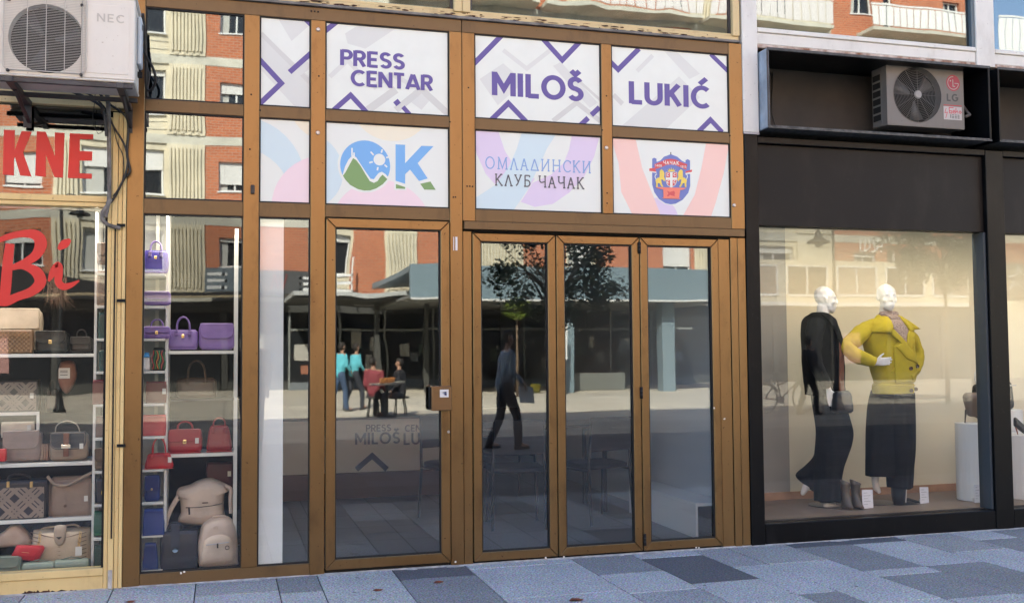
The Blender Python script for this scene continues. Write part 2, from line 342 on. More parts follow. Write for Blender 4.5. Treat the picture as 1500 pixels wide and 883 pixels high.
def granite(name, c):
    m = mat(name, c, 0.72); n = m.node_tree.nodes; l = m.node_tree.links; b = n['Principled BSDF']; tc = n['Texture Coordinate']
    v = n.new('ShaderNodeTexVoronoi'); v.inputs['Scale'].default_value = 130
    g = n.new('ShaderNodeTexNoise'); g.inputs['Scale'].default_value = 84; g.inputs['Detail'].default_value = 3; g.inputs['Roughness'].default_value = 0.75
    g2 = n.new('ShaderNodeTexNoise'); g2.inputs['Scale'].default_value = 2.3; g2.inputs['Detail'].default_value = 5
    for t in (v, g, g2): l.new(tc.outputs['Object'], t.inputs['Vector'])
    r = n.new('ShaderNodeValToRGB'); r.color_ramp.elements[0].position = 0.38; r.color_ramp.elements[1].position = 0.62
    r.color_ramp.elements[0].color = (*tuple(x*0.45 for x in c), 1); r.color_ramp.elements[1].color = (*tuple(min(1, x*1.5) for x in c), 1)
    l.new(g.outputs['Fac'], r.inputs['Fac'])
    mx = n.new('ShaderNodeMix'); mx.data_type = 'RGBA'; mx.blend_type = 'MULTIPLY'; mx.inputs[0].default_value = 0.5
    l.new(r.outputs['Color'], mx.inputs[6]); l.new(v.outputs['Color'], mx.inputs[7])
    mr = n.new('ShaderNodeMapRange'); mr.inputs['To Min'].default_value = 0.95; mr.inputs['To Max'].default_value = 1.5; l.new(g2.outputs['Fac'], mr.inputs['Value'])
    m2 = n.new('ShaderNodeMix'); m2.data_type = 'RGBA'; m2.blend_type = 'MULTIPLY'; m2.inputs[0].default_value = 1
    l.new(mx.outputs[2], m2.inputs[6]); l.new(mr.outputs['Result'], m2.inputs[7]); l.new(m2.outputs[2], b.inputs['Base Color'])
    bp = n.new('ShaderNodeBump'); bp.inputs['Strength'].default_value = 0.35; bp.inputs['Distance'].default_value = 0.002
    l.new(g.outputs['Fac'], bp.inputs['Height']); l.new(bp.outputs['Normal'], b.inputs['Normal']); return m
GT = [granite('granite_light', (0.43, 0.442, 0.455)), granite('granite_mid', (0.325, 0.334, 0.345)), granite('granite_grey', (0.245, 0.252, 0.262)), granite('granite_dark', (0.11, 0.115, 0.13))]
cols = [-3.9, -3.42, -3.18, -2.7, -2.22, -1.5, -1.1, -0.62, -0.15, .325, .575, 1.05, 1.53, 2.255, 2.70, 3.16, 3.42, 3.88, 4.34, 4.80, 5.28, 5.65, 6.1, 6.58, 6.82, 7.3, 7.8, 8.3, 8.8]
known = {8: [(-.36, 1), (-1.1, 0)], 9: [(-.43, 2), (-1.2, 0)], 10: [(-.9, 0)], 11: [(-.30, 3), (-1.35, 2)], 12: [(-.13, 0), (-.95, 0)], 13: [(-.54, 2), (-1.04, 0), (-1.9, 1)],
 14: [(-.165, 0), (-.93, 3), (-1.45, 0)], 15: [(-.58, 1), (-1.35, 0)], 16: [(-.57, 1), (-1.07, 0), (-1.66, 0)], 17: [(-.16, 3), (-.94, 2), (-1.10, 0), (-1.7, 2)], 18: [(-.16, 3), (-.93, 0), (-1.72, 2)], 19: [(-.62, 1), (-1.5, 0)], 20: [(-.3, 0), (-1.1, 2)], 21: [(-.5, 2), (-1.3, 1)]}
for i in range(len(cols)-1):
    y = 0.095; x0, x1 = cols[i]+0.003, cols[i+1]-0.003
    segs = list(known.get(i, []))
    e = segs[-1][0] if segs else 0.0
    while e > -2.9:
        e = max(-2.91, e-rnd.choice([0.42, 0.6, 0.75, 0.9])); segs.append((e, rnd.choice([0, 0, 0, 1, 1, 2, 2, 3] if rnd.random() < .6 else [0, 1, 2])))
    for e_, k in segs:
        dz = rnd.uniform(-0.0012, 0.0012)
        b = B().box(x0, x1, e_+0.0028, y-0.0028, -0.0125, dz)
        o = b.build('tile', GT[k], pave, bevel=0.0025); y = e_
mort = B()                                   # ragged mortar fillet where the paving meets the shop fronts
xx = -3.2
while xx < 7.9:
    st = rnd.uniform(0.05, 0.22); d0 = rnd.uniform(0.006, 0.045)*(1 if rnd.random() < .8 else .3)
    mort.loft([[Vector((x_, -d*1.0, 0.0006)), Vector((x_, -d*0.4, 0.005)), Vector((x_, 0.004, 0.009)), Vector((x_, 0.004, 0.0006))] for x_, d in ((xx, 0.004+d0*.5), (xx+st*.5, d0), (xx+st, 0.004+d0*.5))]); xx += st*0.96
o = mort.build('mortar_fillet', CONC); o['kind'] = 'structure'
# chewing gum spots, grit and fallen leaves on the paving
gum = B()
for k in range(70):
    x = rnd.uniform(-1.2, 6.5); y = -rnd.random()**1.3*2.2-.03; s = rnd.choice([.004, .005, .007, .012, .016])*rnd.uniform(.7, 1.2); n = 7
    gum.add([(x+s*rnd.uniform(.7, 1.1)*cos(2*pi*j/n), y+s*rnd.uniform(.7, 1.1)*sin(2*pi*j/n), .0022) for j in range(n)]+[(x, y, .0034)], [(j, (j+1) % n, n) for j in range(n)])
o = gum.build('ground_spots', mat('gum_spots', (.07, .068, .065), .8, col2=(.30, .29, .27), vscale=3)); tag(o, 'small dark and pale gum spots and grit scattered on the paving', 'dirt', kind='stuff')
LEAF = mat('dead_leaf', (0.16, 0.045, 0.02), 0.8, var=0.5, vscale=60)
for px, py, s, dn in ((843, 878, .030, 'lying near the foot of the glass doors'), (642, 852, .022, 'lying before the dark tile at the door'), (553, 864, .02, 'lying on the pale tile'), (190, 881, .02, 'at the edge below the sill')):
    v = fw+rt*((px-750)/FPX)-up*((py-441.5)/FPX); t = (0.004-CAM.z)/v.z; c = CAM+v*t
    b = B(); n = 7; top = [(c.x+s*(1.6-0.5*(k % 2))*cos(2*pi*k/n), c.y+s*(1.0-0.3*(k % 2))*sin(2*pi*k/n), 0.004+0.006*rnd.random()) for k in range(n)]
    b.add(top+[(c.x, c.y, 0.012)], [(k, (k+1) % n, n) for k in range(n)]); b.add([(p[0], p[1], p[2]-0.0015) for p in top]+[(c.x, c.y, 0.0105)], [((k+1) % n, k, n) for k in range(n)])
    o = b.build('dead_leaf', LEAF, org=(c.x, c.y, 0.002)); tag(o, 'small reddish brown dry leaf '+dn, 'leaf', 'dry leaves on the pavement')
# ================================================================ our own building (rooms and upper storeys)
PLAST = mat('pale_plaster', (0.55, 0.54, 0.52), 0.9, var=0.06)
bld = thing('apartment_building', 'building over the shop fronts with its upper storeys above white and cream window frames', 'building', (2.5, 4, 0))
part('upper_wall', PLAST, bld, -26, 34, 0.30, 12, 5.4, 15.2)
part('floor_slab', GREYIN, bld, -4.0, 9.2, 0.14, 9.99, 3.62, 3.70)
part('rear_wall', GREYIN, bld, -26, 34, 10.0, 10.3, 0, 5.39)
part('flank_wall', PLAST, bld, -26, -4.02, 0.0, 0.3, 0, 5.39)
part('flank_wall', PLAST, bld, 9.22, 34, 0.0, 0.3, 0, 5.39)
part('side_wall', GREYIN, bld, -4.3, -4.02, 0.305, 9.99, 0, 5.39); part('side_wall', GREYIN, bld, 9.22, 9.5, 0.305, 9.99, 0, 5.39)
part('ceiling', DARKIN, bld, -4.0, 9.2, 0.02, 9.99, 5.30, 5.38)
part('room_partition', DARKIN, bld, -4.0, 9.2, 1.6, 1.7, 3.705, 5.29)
FLO = brickmat('dark_floor_tiles', (0.17, 0.18, 0.195), (0.145, 0.15, 0.165), (0.05, 0.05, 0.055), .6, .6, .006, swap=False, bump=.05, rough=.4, offs=0)
part('room_floor', FLO, bld, -4.0, 9.2, 0.101, 9.99, -0.03, 0.012)
part('party_wall', SHELF, bld, 0.165, 0.185, 0.12, 9.9, 0.013, 3.61)
part('party_wall', mat('white_wall', (0.55, 0.60, 0.66), 0.8), bld, 3.60, 3.66, 0.12, 9.9, 0.013, 3.61)
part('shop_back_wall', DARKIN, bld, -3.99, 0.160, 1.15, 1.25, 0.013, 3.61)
for x in (0.6, 1.2, 1.8): pass
part('room_back_wall', GREYIN, bld, 0.19, 3.59, 6.6, 6.7, 0.013, 3.61)
WINR = glass('upper_glass', (0.62, 0.66, 0.66), .15, 0.05, 1.5)
# ================================================================ bronze shop front
Xs = dict(l0=-.475, l1=.113, a0=.209, a1=.528, b0=.621, b1=1.438, c0=1.612, c1=2.522, d0=2.599, d1=3.511)
Z = dict(r1t=3.535, r1b=2.959, r2t=2.884, r2b=2.343, r3t=2.251, r3b=.076)
front = thing('bronze_shopfront', 'brown bronze coloured aluminium shop front framing the press centre windows and doors', 'shop front', (1.52, 0, 0))
def member(name, x0, x1, z0, z1, y0=0.0, y1=0.07, m=None, par=None, bev=0.003):
    m = m or (BRONZE if name == 'post' else BRONZE2)
    return part(name, m, par or front, x0, x1, y0, y1, z0, z1, bevel=bev)
member('post', -.572, Xs['l0'], 0.004, 3.62, y0=-.004); member('post', Xs['l1'], Xs['a0'], .076, 3.535, y0=-.004); member('post', Xs['a1'], Xs['b0'], 0.004, 3.535, y0=-.004)
member('post', Xs['b1'], 1.5235, 0.004, 3.535, y0=-.004); member('post', 1.5255, Xs['c0'], 2.262, 3.535, y0=-.004); member('post', 1.5255, 1.585, 0.004, 2.195, y0=-.002)
member('post', Xs['c1'], Xs['d0'], 2.343, 3.535, y0=-.004); member('post', Xs['d1'], 3.618, 2.262, 3.62, y0=-.004); member('post', 3.497, 3.552, 0.004, 2.20, y0=-.002); member('post', 3.556, 3.618, 0.004, 2.20, y0=0.0)
member('head_rail', Xs['l0'], 1.523, 3.535, 3.62); member('head_rail', 1.526, Xs['d1'], 3.535, 3.62)
for a, b_ in (('l0', 'l1'), ('a0', 'a1'), ('b0', 'b1'), ('c0', 'c1'), ('d0', 'd1')): member('transom', Xs[a], Xs[b_], Z['r2t'], Z['r1b'])
member('transom', Xs['l0'], Xs['l1'], Z['r3t'], Z['r2b']); member('transom', Xs['a0'], Xs['a1'], Z['r3t'], Z['r2b']); member('transom', Xs['b0'], Xs['b1'], 2.262, Z['r2b'])
member('transom', Xs['c0'], Xs['d1'], 2.262, Z['r2b'])
member('sill_rail', Xs['l0'], Xs['a1'], 0.004, .076)
member('door_header', 1.53, 3.60, 2.205, 2.258, y0=-.03, y1=.05)
dark = B()
for a, b_, zt, zb in (('l0', 'l1', 'r1t', 'r1b'), ('l0', 'l1', 'r2t', 'r2b'), ('l0', 'l1', 'r3t', 'r3b'), ('a0', 'a1', 'r3t', 'r3b'), ('a0', 'a1', 'r1t', 'r1b'), ('a0', 'a1', 'r2t', 'r2b'), ('b0', 'b1', 'r1t', 'r1b'), ('b0', 'b1', 'r2t', 'r2b'), ('c0', 'c1', 'r1t', 'r1b'), ('c0', 'c1', 'r2t', 'r2b'), ('d0', 'd1', 'r1t', 'r1b'), ('d0', 'd1', 'r2t', 'r2b')):
    x0, x1, z0, z1 = Xs[a], Xs[b_], Z[zb], Z[zt]; g = 0.009
    for q in ((x0, x1, z1-g, z1), (x0, x1, z0, z0+g), (x0, x0+g, z0+g, z1-g), (x1-g, x1, z0+g, z1-g)): dark.box(q[0]+.0005, q[1]-.0005, 0.006, 0.03, q[2]+.0005, q[3]-.0005)
dark.build('rubber_gasket', GASKET, front)
def pane(par, x0, x1, z0, z1, y, m, name='glass_pane'):
    return part(name, m, par, x0, x1, y, y+0.006, z0, z1)
G1 = glass('tinted_glass', (0.45, 0.48, 0.48), .16, 0.045, 1.6, 3); G2 = glass('shop_glass', (0.96, 0.97, 0.965), .042, 0.05, 1.3, 1)
G3 = glass('room_glass', (0.965, 0.975, 0.97), .080, 0.035, 1.2, 5); G4 = glass('door_glass', (0.94, 0.95, 0.945), .095, 0.10, 1.8, 9)
for (zt, zb) in (('r1t', 'r1b'), ('r2t', 'r2b')): pane(front, Xs['l0']+.004, Xs['l1']-.004, Z[zb]+.004, Z[zt]-.004, .018, G1)
pane(front, Xs['l0']+.004, Xs['l1']-.004, Z['r3b']+.004, Z['r3t']-.004, .018, G2)
pane(front, Xs['a0']+.004, Xs['a1']-.004, Z['r3b']+.004, Z['r3t']-.004, .018, G3)
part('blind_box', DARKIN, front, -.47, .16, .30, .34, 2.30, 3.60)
part('white_end_panel', mat('frosted_white', (0.80, 0.82, 0.80), 0.6), front, .20, .365, .045, .06, .06, 2.27)
# screws, plugs and little locks on the frame
sp = B()
for px, py in ((456, 17), (461, 17.5), (466, 18), (368, 139), (366, 219), (467, 112), (659, 179), (664, 289), (684, 273), (688, 273), (692, 273.5), (686, 129), (667, 289), (888, 141), (888, 350), (889, 283), (889, 298), (882, 191), (1069, 199), (1079, 252), (381, 162)):
    p = P(px, py); r_ = 0.006; sp.add([(p.x+r_*cos(2*pi*k/8), -0.0048, p.z+r_*sin(2*pi*k/8)) for k in range(8)]+[(p.x, -0.0065, p.z)], [(k, (k+1) % 8, 8) for k in range(8)])
sp.build('screw_heads', HOLE, front)['kind'] = 'stuff'
for px, py in ((466, 44), (465.5, 195), (888, 217), (1075, 301)):
    p = P(px, py); B().lathe([(0.0, -.012), (.009, -.012), (.013, -.008), (.014, -.004)], (p.x, 0, p.z), 12, ax='y').build('rivet', STEEL, front, smooth=False)
p = P(370, 278); o = B().box(p.x-.012, p.x+.012, -.024, -.005, p.z-.028, p.z+.028).build('catch', DSTEEL, front, bevel=.004)
p = P(665, 357); B().box(p.x-.006, p.x-.001, -.0085, -.0045, p.z-.045, p.z+.045).build('sticker', mat('white_sticker', (.7, .7, .72), .5), front); B().box(p.x+.008, p.x+.022, -.0085, -.0045, p.z-.045, p.z+.045).build('sticker', mat('white_sticker2', (.7, .7, .72), .5), front)
# ---------------------------------------------------------------- posters
PURP = mat('purple_ink', lin((92, 80, 150)), 0.45); WHI = mat('poster_white', (0.745, 0.785, 0.735), 0.4, var=0.02)
PG1 = mat('pale_lilac_grey_ink', lin((204, 206, 202)), 0.5); PG2 = mat('pale_grey_ink', lin((212, 215, 211)), 0.5)
PBLU = mat('pale_aqua_ink', lin((203, 222, 228)), 0.5); PYEL = mat('pale_yellow_ink', lin((234, 228, 206)), 0.5); PPNK = mat('pale_pink_ink', lin((236, 214, 220)), 0.5)
PLIL = mat('pale_lilac_ink', lin((217, 203, 226)), 0.5); PSAL = mat('salmon_ink', lin((240, 202, 192)), 0.5); POFF = mat('poster_offwhite', lin((224, 229, 223)), 0.4)
SKYB = mat('sky_blue_ink', lin((112, 172, 226)), 0.4); GRN = mat('leaf_green_ink', lin((118, 156, 100)), 0.4); PBL2 = mat('soft_blue_ink', lin((135, 168, 214)), 0.45); DGR = mat('charcoal_ink', lin((92, 92, 100)), 0.45)
CR = mat('crest_red', lin((208, 82, 88)), .4); CB = mat('crest_blue', lin((104, 122, 188)), .4); CY = mat('crest_gold', lin((232, 206, 96)), .4); CO = mat('crest_orange', lin((232, 128, 110)), .4)
INK = [WHI, PG1, PG2, PURP, PBLU, PYEL, PPNK, PLIL, PSAL, POFF, SKYB, GRN, PBL2, DGR, CR, CB, CY, CO]
iW, iG1, iG2, iP, iBL, iY, iPK, iLI, iSA, iOF, iSB, iGR, iB2, iDG, iCR, iCB, iCY, iCO = range(18)
def poster(x0, x1, z0, z1, label):
    g = .009; o = thing('poster_panel', label, 'poster', ((x0+x1)/2, 0.01, z0+g), 'printed poster panels over the doors')
    part('board', WHI, o, x0+g, x1-g, .012, .02, z0+g, z1-g)
    return o, Print(.0119, (x0+g, x1-g, z0+g, z1-g))
def pq(pts): return [(P(x, y).x, P(x, y).z) for x, y in pts]
def line(pr, pts, w, mi):
    for q in ribbon(pq(pts), w): pr.poly(q, mi)
Z4 = lambda x, y, s=0.3738, ox=360, oy=0: (x*s+ox, y*s+oy)
def zz(pts): return [Z4(*p) for p in pts]
def z5(pts): return [(x*.38497+680, y*.38497) for x, y in pts]
o, pr = poster(Xs['a0'], Xs['a1'], Z['r1b'], Z['r1t'], 'narrow white poster with purple angle lines and no words, beside the dark window')
pr.poly(pq(zz([(40, 110), (90, 150), (250, 300), (250, 420), (200, 425), (40, 250)])), iG2); pr.poly(pq(zz([(120, 60), (260, 60), (260, 90), (180, 160)])), iG2); line(pr, zz([(60, 130), (260, 330)]), .03, iG1); line(pr, zz([(140, 330), (250, 250)]), .05, iG2)
line(pr, zz([(45, 222), (140, 325), (45, 415)]), .033, iP); line(pr, zz([(172, 282), (265, 200)]), .033, iP); line(pr, zz([(225, 66), (270, 110)]), .03, iP); pr.build('print', INK, o)
o, pr = poster(Xs['b0'], Xs['b1'], Z['r1b'], Z['r1t'], 'white poster reading PRESS CENTAR in purple capitals')
pr.poly(pq(zz([(390, 130), (470, 80), (620, 90), (470, 190), (400, 170)])), iG2); line(pr, zz([(330, 300), (400, 235), (450, 290)]), .03, iG2); line(pr, zz([(480, 430), (590, 350)]), .05, iG1); line(pr, zz([(590, 430), (690, 350), (800, 450)]), .045, iG1); line(pr, zz([(500, 345), (570, 290), (650, 330)]), .03, iG2); pr.poly(pq(zz([(650, 400), (690, 365), (720, 395), (690, 430)])), iG2)
line(pr, zz([(300, 130), (365, 78)]), .033, iP); line(pr, zz([(335, 440), (412, 372), (480, 445)]), .033, iP); line(pr, zz([(585, 408), (603, 394)]), .033, iP); line(pr, zz([(617, 418), (650, 455)]), .03, iP)
a, b_ = P(499, 95), P(593, 100); pr.text('PRESS', GL, a.x, b_.x, P(499, 95).z, P(499, 72).z, .20, iP, gap=.09)
a, b_ = P(514.5, 126), P(634, 132); pr.text('CENTAR', GL, a.x, b_.x, P(515, 125).z, P(515, 102).z, .20, iP, gap=.07); pr.build('print', INK, o)
o, pr = poster(Xs['c0'], Xs['c1'], Z['r1b'], Z['r1t'], 'white poster reading MILOŠ in large purple capitals')
pr.poly(pq(z5([(340, 250), (370, 235), (510, 390), (480, 410)])), iG2); line(pr, z5([(430, 300), (520, 380)]), .02, iG1); line(pr, z5([(340, 460), (430, 390), (520, 460)]), .035, iG1); pr.poly(pq(z5([(60, 300), (150, 240), (230, 310), (130, 400)])), iG2); line(pr, z5([(150, 190), (240, 260), (330, 190)]), .03, iG2)
line(pr, z5([(35, 245), (150, 128)]), .035, iP); line(pr, z5([(295, 140), (375, 228), (445, 155)]), .036, iP); line(pr, z5([(98, 462), (170, 392), (245, 470)]), .036, iP); line(pr, z5([(440, 480), (474, 448)]), .036, iP); line(pr, z5([(486, 437), (517, 408)]), .036, iP)
a, b_ = P(722, 137), P(855, 143); pr.text('MILOŠ', GL, a.x, b_.x, P(722, 139).z, P(722, 104.5).z, .205, iP, gap=.09); pr.build('print', INK, o)
o, pr = poster(Xs['d0'], Xs['d1'], Z['r1b'], Z['r1t'], 'white poster reading LUKIĆ in large purple capitals')
pr.poly(pq(z5([(760, 190), (800, 185), (900, 280), (860, 300)])), iG2); line(pr, z5([(570, 360), (605, 395)]), .035, iG1); line(pr, z5([(660, 500), (710, 470), (740, 500)]), .035, iG1); pr.poly(pq(z5([(600, 480), (820, 290), (900, 370), (770, 490)])), iG2); line(pr, z5([(660, 270), (720, 210)]), .03, iG2)
line(pr, z5([(552, 228), (588, 264), (668, 184)]), .036, iP); line(pr, z5([(940, 205), (1012, 275)]), .033, iP); line(pr, z5([(895, 500), (940, 455), (985, 503)]), .036, iP)
a, b_ = P(923, 149), P(1041.5, 154); pr.text('LUKIĆ', GL, a.x, b_.x, P(923, 151).z, P(923, 118.5).z, .205, iP, gap=.09); pr.build('print', INK, o)
o, pr = poster(Xs['a0'], Xs['a1'], Z['r2b'], Z['r2t'], 'narrow white poster with pale aqua, yellow and pink arcs and no words')
def disc(cx, cy, r, mi, pr, n=40, r2=None):
    c = P(cx, cy); e = P(cx+r, cy); R0 = e.x-c.x; pr.poly([(c.x+R0*cos(2*pi*k/n), c.z+R0*sin(2*pi*k/n)) for k in range(n)], mi)
pr.poly([(0, 2.3), (.6, 2.3), (.6, 2.9), (0, 2.9)], iOF); disc(352, 262, 95, iBL, pr); disc(350, 290, 77, iOF, pr); disc(482, 150, 58, iY, pr); disc(478, 305, 78, iPK, pr); pr.build('print', INK, o)
o, pr = poster(Xs['b0'], Xs['b1'], Z['r2b'], Z['r2t'], 'white poster with the blue and green OK emblem of a mountain and sun')
pr.poly([(.5, 2.3), (1.6, 2.3), (1.6, 2.9), (.5, 2.9)], iOF); disc(445, 250, 58, iBL, pr); disc(573, 146, 60, iY, pr); disc(560, 338, 74, iPK, pr)
c = P(535.5, 241.5); R0 = P(572, 241.5).x-c.x+.002
disc(535.5, 241.8, 40, iW, pr, 40); disc(535.5, 241.8, 36.5, iSB, pr, 44)
def z6(pts): return [(x*.13587+470, y*.13587+180) for x, y in pts]
hillw = [(238, 560), (262, 470), (300, 395), (345, 350), (385, 375), (430, 440), (490, 530), (540, 600), (575, 610), (600, 575), (625, 540), (660, 525), (700, 555), (730, 590), (722, 620), (690, 575), (660, 560)]
pr.poly(pq(z6([(236, 565), (262, 470), (300, 395), (345, 345), (385, 370), (430, 440), (490, 530), (540, 600), (575, 605), (600, 570), (625, 540), (660, 525), (700, 550), (730, 585), (712, 625), (600, 700), (480, 725), (350, 700)])), iW)
pr.poly(pq(z6([(240, 568), (268, 530), (300, 470), (350, 378), (385, 400), (430, 460), (480, 545), (530, 625), (575, 645), (615, 625), (640, 585), (668, 556), (720, 605), (670, 660), (600, 705), (535, 726), (470, 728), (400, 712), (320, 668), (270, 615)])), iGR)
for q in (((338, 268), (338, 355)), ((360, 318), (360, 360))): line(pr, z6(q), .010, iW)
disc(556.2, 233.5, 8.6, iW, pr, 24); disc(556.6, 233.8, 6.6, iOF, pr, 24)
for q in (((540, 310), (572, 345)), ((665, 285), (655, 320)), ((708, 373), (738, 366)), ((690, 450), (718, 475)), ((618, 475), (612, 510)), ((525, 428), (562, 418))): line(pr, z6(q), .010, iW)
pr.poly(pq(z6([(796, 218), (925, 218), (925, 395), (1075, 235), (1235, 240), (1062, 432), (1170, 600), (1260, 730), (1110, 735), (1060, 640), (962, 520), (930, 555), (925, 725), (796, 720)])), iW)
pr.poly(pq(z6([(808, 230), (912, 234), (912, 432), (1088, 246), (1218, 250), (1048, 432), (1156, 598), (1062, 625), (965, 502), (912, 552), (912, 656), (808, 622)])), iSB)
pr.poly(pq(z6([(812, 658), (912, 690), (912, 710), (812, 706)])), iGR); pr.poly(pq(z6([(1075, 655), (1185, 630), (1242, 720), (1120, 718)])), iGR); pr.build('print', INK, o)
o, pr = poster(Xs['c0'], Xs['c1'], Z['r2b'], Z['r2t'], 'white poster with thin blue and grey Cyrillic words over lilac and aqua bands')
pr.poly([(1.5, 2.3), (2.6, 2.3), (2.6, 2.9), (1.5, 2.9)], iOF)
def z7(pts): return [(x*.14728+690, y*.14728+185) for x, y in pts]
def strip(pr, A, Bb, mi):
    A = pq(z7(A)); Bb = pq(z7(Bb)); pr.k += 1
    for i in range(len(A)-1): pr.poly([A[i], A[i+1], Bb[i+1], Bb[i]], mi, step=False)
strip(pr, [(20, 30), (60, 270), (150, 470), (300, 640), (480, 760)], [(270, 30), (340, 240), (440, 400), (560, 480), (640, 520)], iLI)
strip(pr, [(1010, 80), (980, 230), (930, 360), (800, 480), (620, 560), (500, 750)], [(1290, 80), (1230, 300), (1130, 500), (980, 660), (820, 770), (640, 800)], iLI)
strip(pr, [(510, 60), (460, 220), (380, 400), (250, 580), (40, 720)], [(850, 80), (760, 220), (680, 400), (560, 640), (430, 830)], iBL); strip(pr, [(40, 715), (250, 580)], [(30, 840), (430, 850)], iBL)
a, b_ = P(711, 246), P(867.5, 251); pr.text('ОМЛАДИНСКИ', GS, a.x, b_.x, P(711, 246.5).z, P(711, 229).z, .10, iB2, gap=.10)
a, b_ = P(725, 271), P(857, 275); pr.text('КЛУБ ЧАЧАК', GS, a.x, b_.x, P(725, 271.3).z, P(725, 254.5).z, .11, iDG, gap=.10); pr.build('print', INK, o)
o, pr = poster(Xs['d0'], Xs['d1'], Z['r2b'], Z['r2t'], 'white poster with a blue town crest of two golden lions between salmon bands')
pr.poly([(2.5, 2.3), (3.6, 2.3), (3.6, 2.9), (2.5, 2.9)], iOF)
def strip5(pr, A, Bb, mi):
    A = pq(z5(A)); Bb = pq(z5(Bb)); pr.k += 1
    for i in range(len(A)-1): pr.poly([A[i], A[i+1], Bb[i+1], Bb[i]], mi, step=False)
disc(965, 322, 30, iLI, pr); strip5(pr, [(560, 520), (590, 620), (600, 730), (650, 830)], [(655, 530), (680, 640), (720, 740), (755, 830)], iSA); strip5(pr, [(925, 535), (905, 640), (880, 740), (830, 830)], [(1012, 545), (990, 660), (960, 770), (940, 830)], iSA)
def z8(pts): return [(x*.10193+940, y*.10193+215) for x, y in pts]
shield = [(160, 170), (190, 155), (222, 170), (225, 215), (280, 195), (330, 140), (428, 105), (520, 140), (590, 200), (640, 225), (640, 190), (672, 175), (705, 195), (708, 560), (680, 660), (600, 760), (500, 815), (428, 825), (350, 810), (260, 750), (190, 650), (160, 540)]
cen = (432, 480); pr.poly(pq(z8([(cen[0]+(x-cen[0])*1.05, cen[1]+(y-cen[1])*1.04) for x, y in shield])), iW); pr.poly(pq(z8(shield)), iCB)
line(pr, z8([(428, 75), (428, 112)]), .008, iDG)
pr.poly(pq(z8([(118, 310), (200, 300), (225, 370), (118, 358)])), iCR); pr.poly(pq(z8([(640, 350), (735, 325), (730, 385), (640, 392)])), iCR); pr.poly(pq(z8([(118, 345), (222, 358), (222, 376), (118, 360)])), iW); pr.poly(pq(z8([(640, 375), (735, 358), (733, 384), (640, 394)])), iW)
top = [(190, 250), (300, 205), (360, 178), (428, 170), (500, 180), (570, 215), (665, 250)]; bot = [(205, 320), (300, 290), (360, 262), (428, 252), (500, 262), (570, 295), (650, 330)]
A = pq(z8(top)); Bb = pq(z8(bot)); pr.k += 1
for i in range(6): pr.poly([A[i], A[i+1], Bb[i+1], Bb[i]], iCR, step=False)
for t_, x0, x1, zb, zt, sl in (('ЧАЧАК', 318, 548, 245, 200, 0), ):
    a, b_ = P(*z8([(x0, zb)])[0]), P(*z8([(x1, zb)])[0]); pr.text(t_, GS, a.x, b_.x, a.z, P(*z8([(x0, zt)])[0]).z, .16, iW, gap=.12)
GD = {'1': (.4, [[(.05, .75), (.22, .95), (.22, 0)]]), '8': (.6, [arc(.3, .74, .2, .21, 0, 360, 14), arc(.3, .27, .24, .24, 0, 360, 14)]), '4': (.6, [[(.42, 0), (.42, 1), (.06, .3), (.58, .3)]]), '0': (.6, [arc(.3, .5, .24, .44, 0, 360, 16)]), '5': (.6, [[(.52, .95), (.14, .95), (.12, .58)]+arc(.28, .32, .24, .27, 110, -140, 12)])}
for t_, x0, x1, zb, zt in (('1408', 205, 298, 282, 250), ('1815', 565, 650, 300, 268)):
    a, b_ = P(*z8([(x0, zb)])[0]), P(*z8([(x1, zb)])[0]); pr.text(t_, GD, a.x, b_.x, a.z, P(*z8([(x0, zt)])[0]).z, .16, iW, gap=.14)
for px, dd in ((0, 1), (864, -1)):
    X_ = lambda pts: pq(z8([(px+dd*x if dd > 0 else px-x, y) for x, y in pts]))
    pr.poly(X_([(265, 345), (290, 320), (320, 345), (335, 380), (330, 430), (345, 470), (330, 500), (312, 470), (285, 470), (300, 540), (320, 572), (295, 575), (262, 520), (240, 520), (235, 578), (212, 575), (215, 520), (205, 480), (235, 445), (262, 440), (265, 400)]), iCY)
    for q in ribbon(X_([(215, 470), (198, 430), (205, 400), (225, 392)]), .006): pr.poly(q, iW)
pr.poly(pq(z8([(375, 318), (395, 345), (400, 305), (420, 338), (432, 292), (445, 338), (465, 305), (470, 345), (492, 318), (480, 355), (388, 355)])), iCY)
pr.poly(pq(z8([(352, 362), (516, 362), (516, 490), (495, 545), (432, 588), (372, 545), (352, 490)])), iW); pr.poly(pq(z8([(358, 368), (510, 368), (510, 488), (490, 540), (432, 580), (378, 540), (358, 488)])), iCR)
pr.poly(pq(z8([(414, 368), (452, 368), (452, 578), (432, 582), (414, 576)])), iW); pr.poly(pq(z8([(356, 440), (512, 440), (512, 476), (356, 476)])), iW)
for cx_, cz_ in ((386, 402), (482, 402), (388, 506), (480, 506)):
    for q in ribbon(pq(z8(arc(cx_, cz_, 13, 17, 40, 320, 8))), .005): pr.poly(q, iW)
pr.poly(pq(z8([(205, 578), (655, 590), (600, 615), (560, 620), (545, 735), (320, 730), (315, 612), (250, 600)])), iCO); pr.poly(pq(z8([(300, 728), (570, 740), (545, 750), (318, 742)])), iCO)
pr.poly(pq(z8([(372, 632), (410, 650), (470, 632), (485, 655), (478, 700), (492, 712), (440, 700), (415, 690), (385, 715), (368, 700), (390, 675)])), iCR); pr.build('print', INK, o)
